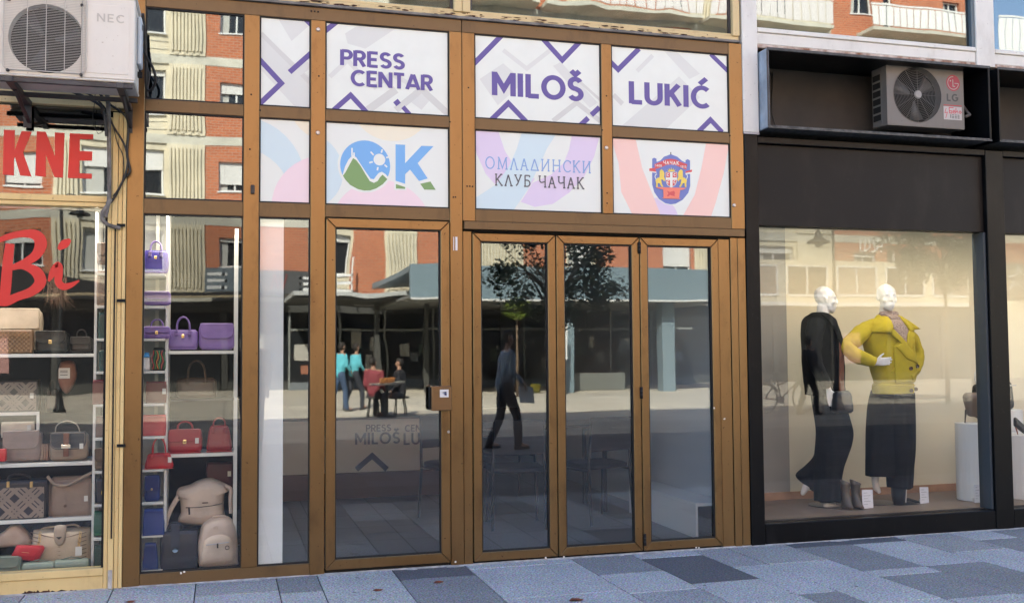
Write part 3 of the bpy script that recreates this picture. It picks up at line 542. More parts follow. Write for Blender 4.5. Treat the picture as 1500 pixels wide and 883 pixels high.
# ---------------------------------------------------------------- doors
def leaf_frame(par, x0, x1, z0, z1, y0, w_, wb=None, dep=.05):
    wb = wb or w_; g = .0007
    i = (x0+w_, x1-w_, z0+wb, z1-w_)
    for nm, pl in (('frame_rail', [(x0+g, z1), (i[0]+g, i[3]), (i[1]-g, i[3]), (x1-g, z1)]), ('frame_rail', [(x0+g, z0), (x1-g, z0), (i[1]-g, i[2]), (i[0]+g, i[2])]), ('frame_stile', [(x0, z0+g), (i[0], i[2]+g), (i[0], i[3]-g), (x0, z1-g)]), ('frame_stile', [(x1, z0+g), (x1, z1-g), (i[1], i[3]-g), (i[1], i[2]+g)])):
        B().prism(pl, y0, y0+dep).build(nm, BRONZE, par, bevel=.004)
    gk = B(); q = .007
    for r_ in ((i[0], i[1], i[3]-q, i[3]), (i[0], i[1], i[2], i[2]+q), (i[0], i[0]+q, i[2]+q, i[3]-q), (i[1]-q, i[1], i[2]+q, i[3]-q)): gk.box(r_[0]+.0005, r_[1]-.0005, y0+.008, y0+dep-.01, r_[2]+.0005, r_[3]-.0005)
    gk.build('rubber_gasket', GASKET, par); return i
door = thing('glass_door', 'single brown framed glass door with a square metal lock box', 'door', (1.03, 0, 0.03))
i = leaf_frame(door, .627, 1.433, .028, 2.255, -.012, .060, .062)
pane(door, i[0]+.003, i[1]-.003, i[2]+.003, i[3]-.003, .016, G4)
member('threshold', .625, 1.435, .004, .024, y0=.01, y1=.07, m=HOLE)
a = P(629, 565); b_ = P(661, 600)
lb = B().box(a.x, b_.x-.012, -.075, -.012, b_.z, a.z).build('lock_box', mat('dark_brass', (.20, .115, .06), .22, .8), door, bevel=.004)
p = P(647, 576); part('lock_sticker', mat('sticker_paper', (.62, .62, .62), .5), lb, p.x-.028, p.x+.030, -.0762, -.0752, p.z-.022, p.z+.028)
pr = Print(-.0763); q = P(647, 574)
for k in range(4): pr.poly([(q.x-.02+.006*k, q.z-.006*k), (q.x+.018, q.z-.004-.006*k), (q.x+.015, q.z+.006-.006*k)], k % 2)
pr.build('lock_print', [HOLE, mat('blue_ink', (.05, .07, .2), .5)], lb)
p = P(629, 580); part('lock_plate', HOLE, door, p.x-.008, p.x+.002, -.050, -.013, b_.z+.01, a.z-.01)
p = P(656.5, 632); B().lathe([(0, -.004), (.008, -.004), (.010, 0.0)], (p.x, -.0125, p.z), 12, ax='y').build('key_cylinder', STEEL, door)
# folding leaves
LV = [(1.592, 2.172, 1.646, 2.118), (2.178, 2.788, 2.253, 2.725), (2.794, 3.398, 2.860, 3.337)]
names = ['left leaf of the folding glass door, next to the bronze post', 'middle leaf of the folding glass door', 'right leaf of the folding glass door, beside the black shop front']
member('door_gap', 1.53, 3.50, 2.19, 2.203, y0=.01, y1=.06, m=HOLE); member('threshold', 1.59, 3.496, .004, .016, y0=.02, y1=.06, m=HOLE)
member('door_gap', 2.1725, 2.1775, .02, 2.18, y0=.01, y1=.03, m=HOLE, bev=0); member('door_gap', 2.7885, 2.7935, .02, 2.18, y0=.01, y1=.03, m=HOLE, bev=0); member('post', 3.402, 3.492, .004, 2.188, y0=.004)
for k, (x0, x1, g0, g1) in enumerate(LV):
    lf = thing('folding_door_leaf', 'brown aluminium '+names[k], 'door', ((x0+x1)/2, 0, .02), 'leaves of the folding glass door')
    i = leaf_frame(lf, x0, x1, .020, 2.184, -.006, .056, .056)
    pane(lf, i[0]+.003, i[1]-.003, i[2]+.003, i[3]-.003, .02, glass('leaf_glass_%d' % k, (.94, .95, .945), .088, .05, 1.3, 11+7*k))
    if k == 1:
        for px, py in ((936, 363), (939, 575), (944, 790)):
            p = P(px, py, -.01); h = B().tube([(p.x+.002, -.014, p.z-.04), (p.x+.002, -.014, p.z+.04)], .010, 10).build('hinge', HOLE, lf, smooth=True)
            for s in (-.014, .012): B().tube([(p.x+.002, -.014, p.z+s), (p.x+.002, -.014, p.z+s+.003)], .0115, 10).build('hinge_ring', DSTEEL, h)
chips = B()
for px, py in ((799, 816), (825, 815), (1019, 801), (1023, 801), (1045, 597), (1060, 613), (667, 822), (265, 838), (270, 836.5)):
    p = P(px, py); n = 6; chips.add([(p.x+.009*rnd.uniform(.5, 1.2)*cos(2*pi*k/n), -.0105-.0005*rnd.random() if px > 690 else -.0060, p.z+.008*rnd.uniform(.5, 1.2)*sin(2*pi*k/n)) for k in range(n)], [tuple(range(n))])
chips.build('chipped_paint', mat('bare_primer', (.7, .68, .62), .7), front)['kind'] = 'stuff'
# ================================================================ upper window frames
upf = thing('cream_upper_windows', 'weathered cream window frames of the storey above, peeling along the sill', 'window', (1.5, .05, 3.62))
part('flashing', mat('grey_flashing', (.16, .15, .14), .6, var=.4), upf, -.60, 3.60, -.020, .10, 3.622, 3.640, bevel=.003)
zb = 3.642
part('sill', CREAMOLD, upf, -.60, 3.598, .0, .08, zb, 3.672, bevel=.004)
for x0, x1 in ((-.62, -.56), (1.470, 1.525), (1.528, 1.583), (3.545, 3.600)): part('post', CREAMOLD, upf, x0, x1, -.012, .075, zb+.03, 5.2, bevel=.004)
for x0, x1 in ((-.56, 1.470), (1.583, 3.545)):
    part('pane_bead', CREAMOLD, upf, x0, x1, .012, .045, 3.674, 3.694, bevel=.003)
    part('pane_bead', DSTEEL, upf, x0, x0+.018, .02, .045, 3.695, 5.2); part('pane_bead', DSTEEL, upf, x1-.018, x1, .02, .045, 3.695, 5.2)
    pane(upf, x0+.018, x1-.018, 3.694, 5.2, .030, glass('upper_glass_%d' % int(x0*10), (.62, .66, .66), .15, .09, 2.2, 20+x0))
    part('window_blind', mat('pale_blind_%d' % int(x0*10), (.35, .38, .38), .8), upf, x0+.02, x1-.02, .30, .31, 3.705, 3.80)
rb = B()
for k in range(150):                               # flakes of rust and peeling paint along the sill
    x = rnd.uniform(-.3, 3.5); z = 3.643+rnd.random()**1.6*.026; l_ = rnd.uniform(.004, .035); h = rnd.uniform(.0015, .006); n = 7; y_ = -.0006-.00004*k
    rb.add([(x+l_*(1+.4*rnd.random())*cos(2*pi*j/n), y_, z+h*rnd.uniform(.4, 1.3)*sin(2*pi*j/n)) for j in range(n)], [tuple(range(n))])
rb.build('peeling_paint', RUST, upf)['kind'] = 'stuff'
upw = thing('white_upper_windows', 'white painted window frames above the black shop, brown flaking edge below', 'window', (4.7, .05, 3.6))
for x0, x1, zz0 in ((3.617, 3.742, 2.972), (5.668, 5.842, 3.602), (7.75, 7.92, 3.602)): part('post', WHITEP, upw, x0, x1, -.014, .085, zz0, 5.25, bevel=.004)
for x0, x1 in ((3.744, 5.666), (5.844, 7.748)):
    part('apron', WHITEP, upw, x0, x1, -.002, .08, 3.632, 3.715, bevel=.003)
    part('sill', WHITEP, upw, x0, x1, -.012, .08, 3.717, 3.752, bevel=.005)
    part('rotten_edge', mat('rotten_wood_%d' % int(x0), (.22, .10, .05), .9, col2=(.62, .55, .50), vscale=14), upw, x0, x1, -.006, .075, 3.602, 3.630, bevel=.003)
    pane(upw, x0, x1-.03, 3.754, 5.25, .03, glass('upper_glass_w%d' % int(x0), (.62, .66, .66), .15, .05, 1.6, 30+x0))
    part('pane_bead', mat('blue_grey_bead_%d' % int(x0), (.10, .14, .17), .5), upw, x1-.03, x1, .0, .06, 3.754, 5.25)
# ================================================================ black shop front
bs = thing('black_shopfront', 'black framed clothes shop front with a dark brown board above its glass', 'shop front', (5.0, 0, 0))
part('post', BLACKF, bs, 3.622, 3.730, -.010, .14, .004, 2.955, bevel=.004); part('post', BLACKF, bs, 5.722, 5.888, -.010, .14, .004, 2.94, bevel=.004); part('post', BLACKF, bs, 7.9, 8.02, -.01, .14, .004, 2.94, bevel=.004)
part('post_cap', mat('white_cap', (.4, .4, .42), .5), bs, 3.616, 3.742, -.016, .14, 2.957, 2.970)
for x0, x1 in ((3.732, 5.720), (5.890, 7.898)):
    part('plinth', BLACKF, bs, x0, x1, -.006, .14, .004, .150, bevel=.006); part('head_rail', BLACKF, bs, x0, x1, -.006, .14, 2.898, 2.945, bevel=.004)
    part('fascia_board', BROWNP, bs, x0, x1, .030, .06, 2.300, 2.894, bevel=.002); part('fascia_board_edge', HOLE, bs, x0, x1, .062, .14, 2.300, 2.320)
    pane(bs, x0, x1, .152, 2.298, .10, glass('display_glass_%d' % int(x0), (.97, .975, .97), .034, .035, 1.0, 40+x0))
    part('glass_channel', DSTEEL, bs, x0, x1, .085, .098, .152, .160)
part('reveal_strip', mat('slate_blue_strip', (.045, .06, .075), .4), bs, 5.700, 5.719, .015, .14, .155, 2.296)
# awning cassette box above
cs = thing('black_service_niche', 'long black open fronted box above the shop window holding a condenser', 'niche', (4.7, 0, 2.95))
SOOT_SHADE = mat('sooty_shaded_panel', (.016, .014, .013), .75, col2=(.052, .044, .038), vscale=2.2)  # soot, with the shade of the recess also put into the colour
def niche(par, x0, x1, last=False):
    part('side_panel', mat('blue_grey_side', (.30, .36, .43), .6, var=.2) if not last else BLACKF, par, x0, x0+.018, -.12, .34, 2.990, 3.565, bevel=.002)  # first side panel is paler and bluer than the rest
    part('side_panel', BLACKF, par, x1-.018, x1, -.12, .34, 2.990, 3.565, bevel=.002)
    part('back_panel', SOOT_SHADE, par, x0+.02, x1-.02, .30, .33, 3.0, 3.56)
    part('bottom_panel', mat('scuffed_edge_%d' % int(x0), (.03, .03, .032), .6, col2=(.13, .125, .115), vscale=30), par, x0+.019, x1-.019, -.12, .30, 2.990, 3.006, bevel=.002)
    part('top_panel', BLACKF, par, x0+.019, x1-.019, -.12, .30, 3.548, 3.565, bevel=.002); part('edge_trim', mat('worn_trim_%d' % int(x0), (.04, .043, .047), .5, var=.5, vscale=30), par, x0+.0, x1, -.126, -.1205, 3.552, 3.572, bevel=.001)
    part('edge_trim', mat('worn_trim_c%d' % int(x0), (.05, .05, .05), .5, var=.6, vscale=30), par, x0, x1, -.126, -.1205, 2.984, 2.996, bevel=.001); part('edge_trim', DSTEEL if not last else BLACKF, par, x0-.002, x0+.012, -.126, -.1205, 2.997, 3.551)
niche(cs, 3.752, 5.690)
tag(B().tube([Vector((5.56, .0, 3.20)), Vector((5.62, .03, 3.22)), Vector((5.63, .12, 3.32)), Vector((5.62, .28, 3.40))], .012, 8).build('pipe', FOAM, org=(5.6, .1, 3.2), smooth=True), 'lagged grey pipe behind the condenser in the black niche', 'pipe')
tag(B().tube([Vector((4.70, .2, 3.012)), Vector((4.3, .15, 3.012)), Vector((4.05, .24, 3.02)), Vector((4.02, .28, 3.2)), Vector((4.04, .29, 3.52))], .005, 6).build('cable', CABLE, org=(4.3, .2, 3.0), smooth=True), 'thin black cable lying on the floor of the black niche', 'cable')
cs2 = thing('black_service_niche', 'next black niche, cut off by the photo edge and empty', 'niche', (6.8, 0, 2.95)); niche(cs2, 5.760, 7.80, True)
# ---- condenser in the niche
ACG = streaky('shade_grey_enamel', (.150, .138, .127), (.11, .10, .09), .5, 0.0)  # off-white enamel, the shade inside the niche put into its colour
lg = thing('air_conditioner', 'off-white outdoor unit coloured grey as in shade with a red LG emblem inside the black niche', 'air conditioner', (5.18, -.08, 3.09), 'outdoor air conditioning units')
LY = -.02; a = P(1298, 92, LY); c = P(1413, 187, LY); x0, x1, z1, z0 = a.x, c.x, P(1298, 92, LY).z, P(1298, 182, LY).z-.0
fc = P(1344, 139, LY); R_ = (P(1379, 139, LY).x-P(1309.5, 139, LY).x)/2
def fan_face(par, x0, x1, z0, z1, y, c, R_, m, hubm, hubr, th=.012):
    # front plate with a round opening
    n = 48; b = B(); out = []
    for k in range(n):
        a = 2*pi*k/n; dx, dz = cos(a), sin(a); t = min(((x1-c.x) if dx > 0 else (c.x-x0))/max(abs(dx), 1e-6), ((z1-c.z) if dz > 0 else (c.z-z0))/max(abs(dz), 1e-6)); out.append((c.x+dx*t, c.z+dz*t))
    corners = [(x0, z0), (x1, z0), (x1, z1), (x0, z1)]
    inn = [(c.x+R_*cos(2*pi*k/n), c.z+R_*sin(2*pi*k/n)) for k in range(n)]
    vs = [(p[0], y, p[1]) for p in inn]+[(p[0], y, p[1]) for p in out]+[(p[0], y+.06, p[1]) for p in inn]
    b.add(vs, [(k, (k+1) % n, n+(k+1) % n, n+k) for k in range(n)]+[((k+1) % n, k, 2*n+k, 2*n+(k+1) % n) for k in range(n)])
    for (X, Zc) in corners:
        k = max(range(n), key=lambda q: ((X-c.x)*cos(2*pi*q/n)+(Zc-c.z)*sin(2*pi*q/n))); kk = sorted(range(n), key=lambda q: (out[q][0]-X)**2+(out[q][1]-Zc)**2)[:2]
        b.add([(out[kk[0]][0], y, out[kk[0]][1]), (X, y, Zc), (out[kk[1]][0], y, out[kk[1]][1])], [(0, 1, 2)])
    b.build('front_panel', m, par)
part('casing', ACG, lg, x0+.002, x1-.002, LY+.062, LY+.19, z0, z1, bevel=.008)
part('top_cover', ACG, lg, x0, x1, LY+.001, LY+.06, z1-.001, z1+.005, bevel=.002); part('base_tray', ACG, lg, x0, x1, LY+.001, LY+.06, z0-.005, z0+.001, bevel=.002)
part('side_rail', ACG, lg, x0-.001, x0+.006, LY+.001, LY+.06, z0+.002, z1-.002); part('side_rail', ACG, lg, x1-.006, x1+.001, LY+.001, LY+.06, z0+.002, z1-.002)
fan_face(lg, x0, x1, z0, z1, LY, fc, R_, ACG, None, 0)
B().lathe([(R_*.98, .058), (0.001, .058)], (fc.x, LY, fc.z), 32, ax='y').build('fan_cavity', HOLE, lg)
for k in range(3):
    b = B(); a0 = k*2.094+.4
    b.loft([[Vector((fc.x+r_*cos(a0+t), LY+.045+dy, fc.z+r_*sin(a0+t))) for t, dy in ((-.1, .0), (.15, .008), (.55+.3*r_, .010), (.3, .004))] for r_ in (.04, R_*.5, R_*.9)]); b.build('fan_blade', mat('fan_blade_grey%d' % k, (.10, .10, .10), .5), lg, smooth=True)
gr = B()
for k in range(15):
    rr = .034+(R_-.036)*k/14; gr.tube([(fc.x+rr*cos(2*pi*j/40), LY-.004, fc.z+rr*sin(2*pi*j/40)) for j in range(40)], .0017, 4, closed=True)
for k in range(12): a_ = 2*pi*k/12; gr.tube([(fc.x+.03*cos(a_), LY-.002, fc.z+.03*sin(a_)), (fc.x+R_*cos(a_), LY-.001, fc.z+R_*sin(a_))], .0016, 4)
gr.build('fan_grille', mat('grille_grey', (.13, .125, .12), .5), lg); B().lathe([(0.001, -.012), (.028, -.011), (.032, -.004), (.032, 0)], (fc.x, LY-.002, fc.z), 20, ax='y').build('hub', mat('hub_pale', (.28, .27, .26), .5), lg, smooth=False)
for k in range(6):
    z_ = z0+.05+k*.062; part('side_vent', HOLE, lg, x0-.002, x0+.004, LY+.08, LY+.17, z_, z_+.045)
pr = Print(LY-.0006); c1 = P(1396, 122, LY); rr = P(1406, 122, LY).x-c1.x
LGR = mat('emblem_red', lin((150, 34, 60)), .4); LGW = mat('emblem_white', (.30, .28, .27), .4); LGK = mat('letter_grey', (.05, .05, .05), .5)
pr.poly([(c1.x+rr*cos(2*pi*k/32), c1.z+rr*sin(2*pi*k/32)) for k in range(32)], 0)
for q in ribbon([(c1.x+rr*.78*cos(radians(t)), c1.z+rr*.78*sin(radians(t))) for t in range(-2, -322, -16)][:18], .006): pr.poly(q, 1)
for q in ribbon([(c1.x+rr*.78, c1.z-.002), (c1.x+rr*.2, c1.z-.002)], .006): pr.poly(q, 1)
for q in ribbon([(c1.x-.002, c1.z+.028), (c1.x-.002, c1.z-.026), (c1.x+.018, c1.z-.026)], .007): pr.poly(q, 1)
pr.poly([(c1.x-.024+.007*cos(k), c1.z+.016+.007*sin(k)) for k in range(6)], 1)
a, b_ = P(1387, 148, LY), P(1403, 147, LY); pr.text('LG', GL, a.x, b_.x, a.z, P(1387, 137.5, LY).z, .20, 2, gap=.14)
pr.build('emblem', [LGR, LGW, LGK], lg)
a, b_ = P(1382.5, 175, LY), P(1408.5, 157.5, LY); part('dealer_sticker', mat('sticker_white', (.42, .40, .40), .45), lg, a.x, b_.x, LY-.0016, LY-.0006, a.z, b_.z)
pr = Print(LY-.0018); S_ = lambda pts: [(a.x+(b_.x-a.x)*u, a.z+(b_.z-a.z)*v) for u, v in pts]
for pl, wd in (([(.14, .85), (.06, .5), (.2, .55), (.1, .1)], .005), ([(.55, .92), (.30, .92), (.32, .5), (.46, .5), (.44, .66), (.33, .66)], .006), ([(.52, .6), (.62, .62), (.58, .74), (.5, .66), (.54, .5), (.64, .52)], .005), ([(.68, .92), (.66, .5)], .006), ([(.66, .6), (.76, .7), (.78, .5)], .005), ([(.84, .6), (.90, .72), (.97, .6), (.90, .5), (.84, .6)], .005)):
    for q in ribbon(S_(pl), wd): pr.poly(q, 0)
for v in (.34, .22, .12):
    for u in (.45, .6, .75): pr.poly(S_([(u, v), (u+.11, v), (u+.11, v+.05), (u, v+.05)]), 1)
pr.poly(S_([(.36, .12), (.40, .12), (.40, .4), (.36, .4)]), 1); pr.poly([(a.x, b_.z+.006), (b_.x, b_.z+.006), (b_.x, b_.z+.011), (a.x, b_.z+.011)], 0); pr.build('sticker_print', [mat('dealer_red', lin((190, 40, 60)), .5), LGK], lg)
# ================================================================ cream bag shop front
bf = thing('cream_shopfront', 'cream aluminium shop front of the bag shop with a rust eaten sill board', 'shop front', (-1.3, 0, 0))
xr = P(157, 400).x      # right edge of the glass
E_ = P(161, 400).x
for k, (x0, x1, y0) in enumerate(((xr, -.655, -.006), (-.653, -.622, -.016), (-.620, -.596, -.008), (-.594, -.574, -.014))): part('post', CREAM, bf, x0, x1, y0, .07, .004, 2.86 if k else 2.83, bevel=.002)
zt, zl, zs, zs2 = P(100, 286).z, P(100, 302).z, P(100, 834).z, P(100, 845).z
part('transom', CREAM, bf, -3.6, xr-.001, -.010, .07, zl+.028, zt, bevel=.003); part('transom', CREAM, bf, -3.6, xr-.001, -.004, .07, zl, zl+.026, bevel=.003)
part('sill_bead', CREAM, bf, -3.6, xr-.001, -.010, .07, zs2, zs, bevel=.003); part('sill_board', CREAM, bf, -3.6, xr-.001, -.002, .06, .004, zs2-.002, bevel=.002)
zk = P(50, 152).z
part('head_rail', CREAMOLD, bf, -3.6, -.574, -.006, .09, zk, zk+.10, bevel=.003); part('head_rail', mat('dark_soffit', (.10, .09, .07), .8), bf, -3.6, -.576, .0, .07, zk+.102, zk+.17)  # dark brown strip above the cream head rail
part('fascia_panel', WHITEP, bf, -3.6, -.576, .004, .08, zk+.172, 3.9)
part('lower_gap', HOLE, bf, xr-.014, xr-.002, .004, .03, zs+.001, zl-.001)
rb = B(); x = P(28, 0).x
pts = [(205, 615), (240, 600), (262, 595), (330, 588), (360, 592), (400, 595), (480, 580), (500, 590), (560, 592), (690, 585), (735, 578), (790, 590)]
def z9(x, y): return (x*.14667, y*.14667+780)
for (u, v), (u2, v2) in zip(pts[:-1], pts[1:]):
    a, b_ = P(*z9(u, v)), P(*z9(u2, v2)); h0 = rnd.uniform(.006, .022); h1 = rnd.uniform(.004, .012)
    rb.prism([(a.x, a.z-h0*.6), ((a.x+b_.x)/2, a.z-h1), (b_.x, b_.z-h0*.3), (b_.x, b_.z+.003), ((a.x*.6+b_.x*.4), a.z+h0*.7), (a.x, a.z+.002)], -.0040, -.0021)
for k in range(9):
    u = rnd.uniform(0, 800); a = P(*z9(u, 640-u*.06)); s = rnd.uniform(.004, .01); rb.prism([(a.x-s, a.z), (a.x, a.z-s*.7), (a.x+s, a.z), (a.x, a.z+s)], -.0036, -.0021)
rb.build('rust_holes', RUST, bf)['kind'] = 'stuff'
KG = glass('bag_shop_glass', (.96, .97, .965), .046, .10, 1.6, 50); KG2 = glass('bag_shop_upper_glass', (.42, .45, .45), .15, .09, 1.6, 55)
pane(bf, -3.6, xr-.001, zs+.001, zl-.001, .034, KG); pane(bf, -3.6, xr-.001, zt+.001, zk-.001, .034, KG2); part('blind_box', DARKIN, bf, -3.6, -.64, .30, .34, 2.32, 3.4)
strip_ = B(); p0 = P(177, 330, -.02); strip_.box(-.637, -.629, -.024, -.0165, .30, P(177, 332).z)
strip_.build('cable_channel', HOLE, bf)
for py in (330, 440, 652): p = P(178, py, -.02); part('cable_clip', HOLE, bf, p.x-.026, p.x+.022, -.030, -.0245, p.z-.010, p.z+.008)
part('cement_patch', CONC, bf, -.650, -.626, -.020, -.0165, .004, .115, bevel=.001)
# red lettering
RED = mat('red_vinyl', lin((205, 40, 38)), .45, var=.06)
kne = thing('shop_lettering', 'big red vinyl capital letters KNE on the upper pane of the bag shop', 'lettering', (-1, .03, 2.6))
def zk_(pts): return [(x*.20391, y*.20391+140) for x, y in pts]
def letter(pts): B().prism(pq(zk_(pts)), .0310, .0335).build('letter', RED, kne)
letter([(20, 238), (98, 242), (98, 388), (148, 248), (222, 252), (158, 402), (218, 575), (138, 568), (98, 430), (92, 460), (92, 568), (12, 562)])
letter([(258, 250), (322, 254), (388, 430), (388, 258), (458, 262), (446, 584), (385, 580), (322, 415), (322, 576), (246, 570)])
letter([(496, 264), (665, 272), (664, 308), (568, 306), (566, 392), (658, 396), (656, 462), (566, 460), (564, 552), (656, 556), (654, 592), (482, 586)])
bi = thing('shop_lettering', 'red brush script letters Bi on the lower pane of the bag shop', 'lettering', (-1, .03, 1.7))
def brush(pts, name='letter'):
    # pts: (x, y, width) in the zoomed crop; smoothed with Catmull-Rom
    q = []
    for i in range(len(pts)-1):
        p0, p1, p2, p3 = pts[max(0, i-1)], pts[i], pts[i+1], pts[min(len(pts)-1, i+2)]
        for k in range(6):
            t = k/6; q.append(tuple(.5*((2*p1[j])+(-p0[j]+p2[j])*t+(2*p0[j]-5*p1[j]+4*p2[j]-p3[j])*t*t+(-p0[j]+3*p1[j]-3*p2[j]+p3[j])*t**3) for j in range(3)))
    q.append(pts[-1]); b = B(); pl = pq([(x*.3399, y*.3399+300) for x, y, w_ in q]); ws = [w_*.3399/213 for x, y, w_ in q]
    for i, r_ in enumerate(ribbon(pl, ws)):
        y = .0335-.00004*i; b.add([(v[0], y, v[1]) for v in r_], [(0, 1, 2, 3)])
    b.build(name, RED, bi)
brush([(-30, 160, 14), (30, 135, 22), (95, 122, 26), (150, 128, 38), (172, 165, 42), (150, 215, 34), (95, 250, 26), (50, 268, 20), (95, 262, 24), (150, 285, 38), (170, 330, 40), (135, 370, 34), (70, 395, 30), (20, 415, 34), (-30, 412, 30)])
brush([(38, 165, 30), (30, 230, 34), (24, 300, 36), (18, 370, 36), (10, 420, 30)], 'letter')
brush([(205, 328, 8), (225, 290, 26), (245, 262, 30), (250, 290, 28), (248, 330, 26), (268, 350, 26), (300, 345, 20), (338, 325, 6)], 'letter')
brush([(248, 190, 8), (262, 176, 26), (280, 162, 30), (300, 148, 10)], 'letter')
# ================================================================ white condenser on its bracket
nec = thing('air_conditioner', 'yellowed white outdoor unit with embossed NEC letters on a rusty bracket', 'air conditioner', (-.9, -.35, 2.9), 'outdoor air conditioning units')
NY = -.55; nx1, nz1, nz0 = -.490, 3.385, 2.922; nx0 = nx1-.80
part('casing', ACW, nec, nx0+.003, nx1-.002, NY+.062, -.24, nz0, nz1, bevel=.010)
c = P(68, 57, NY); R_ = .192
fan_face(nec, nx0, -.771, nz0+.0, nz1, NY, c, R_, ACW, None, 0)
part('front_cover', ACW, nec, -.770, nx1, NY-.001, NY+.060, nz0, nz1, bevel=.007); part('front_cover', ACW, nec, nx0, nx0+.004, NY+.001, NY+.061, nz0, nz1)
part('top_cover', ACW, nec, nx0-.004, nx1+.006, NY-.008, -.23, nz1+.002, nz1+.03, bevel=.006); part('base_tray', ACW, nec, nx0, nx1+.002, NY-.006, -.24, nz0-.014, nz0-.002, bevel=.005)
pn = part('recessed_panel', ACW, nec, -.752, -.520, NY-.0035, NY-.0012, nz0+.03, nz1-.045, bevel=.001)
B().lathe([(R_*.99, .058), (0.001, .058)], (c.x, NY, c.z), 32, ax='y').build('fan_cavity', HOLE, nec)
for k in range(3):
    b = B(); a0 = k*2.094
    b.loft([[Vector((c.x+r_*cos(a0+t), NY+.045+dy, c.z+r_*sin(a0+t))) for t, dy in ((-.1, .0), (.15, .008), (.55, .010), (.3, .004))] for r_ in (.04, R_*.5, R_*.93)]); b.build('fan_blade', mat('fan_blade_dark%d' % k, (.03, .03, .035), .5), nec, smooth=True)
gx0, gx1, gz0, gz1 = c.x-.215, c.x+.205, nz0+.02, nz1-.012
wires = B(); n = 46
for k in range(n):
    z_ = gz0+.012+(gz1-gz0-.024)*k/(n-1); wires.tube([(gx0+.004, NY-.012, z_), (gx1-.004, NY-.012, z_)], .00135, 4)
wires.build('grille_wires', mat('grille_white', (.50, .48, .44), .4), nec); vw = B()
for x in (-.095, .0, .095, .185): vw.tube([(c.x+x, NY-.014, gz0+.005), (c.x+x, NY-.014, gz1-.005)], .0022, 5)
rr_ = .03; loop = []
for (cx_, cz_, a0) in ((gx1-rr_, gz1-rr_, 0), (gx0+rr_, gz1-rr_, 90), (gx0+rr_, gz0+rr_, 180), (gx1-rr_, gz0+rr_, 270)): loop += [(cx_+rr_*cos(radians(a0+t)), NY-.010, cz_+rr_*sin(radians(a0+t))) for t in (0, 30, 60, 90)]
vw.tube(loop, .0035, 6, closed=True); vw.build('grille_frame', mat('grille_white_thick', (.50, .47, .42), .4), nec)
for dx in (-.19, .18):
    for dz in (-.19, .20): B().lathe([(0, -.018), (.007, -.018), (.009, -.012), (.009, 0)], (c.x+dx, NY, c.z+dz), 8, ax='y').build('grille_screw', DSTEEL, nec)
a, b_ = P(142, 32, NY), P(183, 31, NY); lr = B(); ps, wd = text_polys('NEC', GL, .13, .18)
lr.box(a.x-.004, b_.x+.004, NY-.0022, NY-.0013, a.z-.006, P(142, 19, NY).z+.006)
k = 0
for q in ps: k += 1; lr.prism([(a.x+(b_.x-a.x)*u/wd, a.z+(P(142, 20, NY).z-a.z)*v) for u, v in q], NY-.0050-.00003*k, NY-.002)
lr.build('embossed_letters', mat('embossed_enamel', (.47, .45, .41), .5), nec)
B().lathe([(0, -.012), (.007, -.012), (.007, .0)], (P(160, 1, NY).x, NY-.008, nz1+.015), 8, ax='y').build('cover_screw', HOLE, nec)
part('valve_cover', mat('pale_blue_white', (.50, .55, .60), .5), nec, nx1, nx1+.022, -.40, -.27, 3.06, 3.34, bevel=.006)
for z_ in (3.28, 3.0): part('handle_slot', HOLE, nec, nx1-.001, nx1+.024, -.35, -.32, z_, z_+.03)
br = thing('wall_bracket', 'rusty dark steel bracket arms carrying the white outdoor unit', 'bracket', (-.9, -.2, 2.8))
for x in (-1.13, -.565):
    b = part('arm', DSTEEL, br, x-.02, x+.02, -.57, -.01, 2.872, 2.904, bevel=.003); b = B().tube([(x, -.40, 2.872), (x+.01, -.02, 2.775)], .012, 6).build('brace', DSTEEL, br); part('wall_plate', DSTEEL, br, x-.022, x+.022, -.012, -.007, 2.74, 2.90)
    part('rubber_foot', HOLE, br, x-.025, x+.025, -.50, -.45, 2.9045, 2.9075)
part('cross_bar', DSTEEL, br, -1.30, -.50, -.56, -.535, 2.876, 2.900, bevel=.002); part('cross_bar', DSTEEL, br, -1.30, -.50, -.24, -.21, 2.876, 2.900, bevel=.002)
# hoses and cables
def spline(pts, n=6):
    q = []
    for i in range(len(pts)-1):
        p0, p1, p2, p3 = pts[max(0, i-1)], pts[i], pts[i+1], pts[min(len(pts)-1, i+2)]
        for k in range(n): t = k/n; q.append(.5*((2*p1)+(-p0+p2)*t+(2*p0-5*p1+4*p2-p3)*t*t+(-p0+3*p1-3*p2+p3)*t**3))
    q.append(pts[-1]); return q
def cable(name, label, pts, r, m, cat='cable', grp='hoses and cables of the outdoor unit', n=7):
    pts = [P(x, y, Y) for x, y, Y in pts]; o = B().tube(spline(pts), r, n).build(name, m, org=pts[-1], smooth=True); return tag(o, label, cat, grp)
cable('cable', 'thick black cable bowing right over the cream post from the outdoor unit', [(200, 60, -.3), (206, 100, -.2), (190, 118, -.12), (150, 118, -.10), (140, 128, -.07), (160, 152, -.05), (182, 168, -.035), (188, 185, -.035), (186, 225, -.035), (190, 250, -.035), (182, 262, -.035), (170, 285, -.035), (162, 297, -.035)], .0075, CABLE)
cable('cable', 'black cable curling inward below the first and meeting it at the junction', [(90, 130, -.2), (130, 138, -.10), (155, 160, -.05), (166, 185, -.035), (182, 212, -.04), (187, 240, -.045), (178, 270, -.045), (166, 288, -.035)], .006, CABLE)
cable('cable', 'thin dark wire hanging beside the cream post down to the lower transom', [(166, 186, -.03), (172, 210, -.03), (180, 228, -.035), (181, 255, -.03), (175, 275, -.03), (166, 290, -.03)], .003, CABLE)
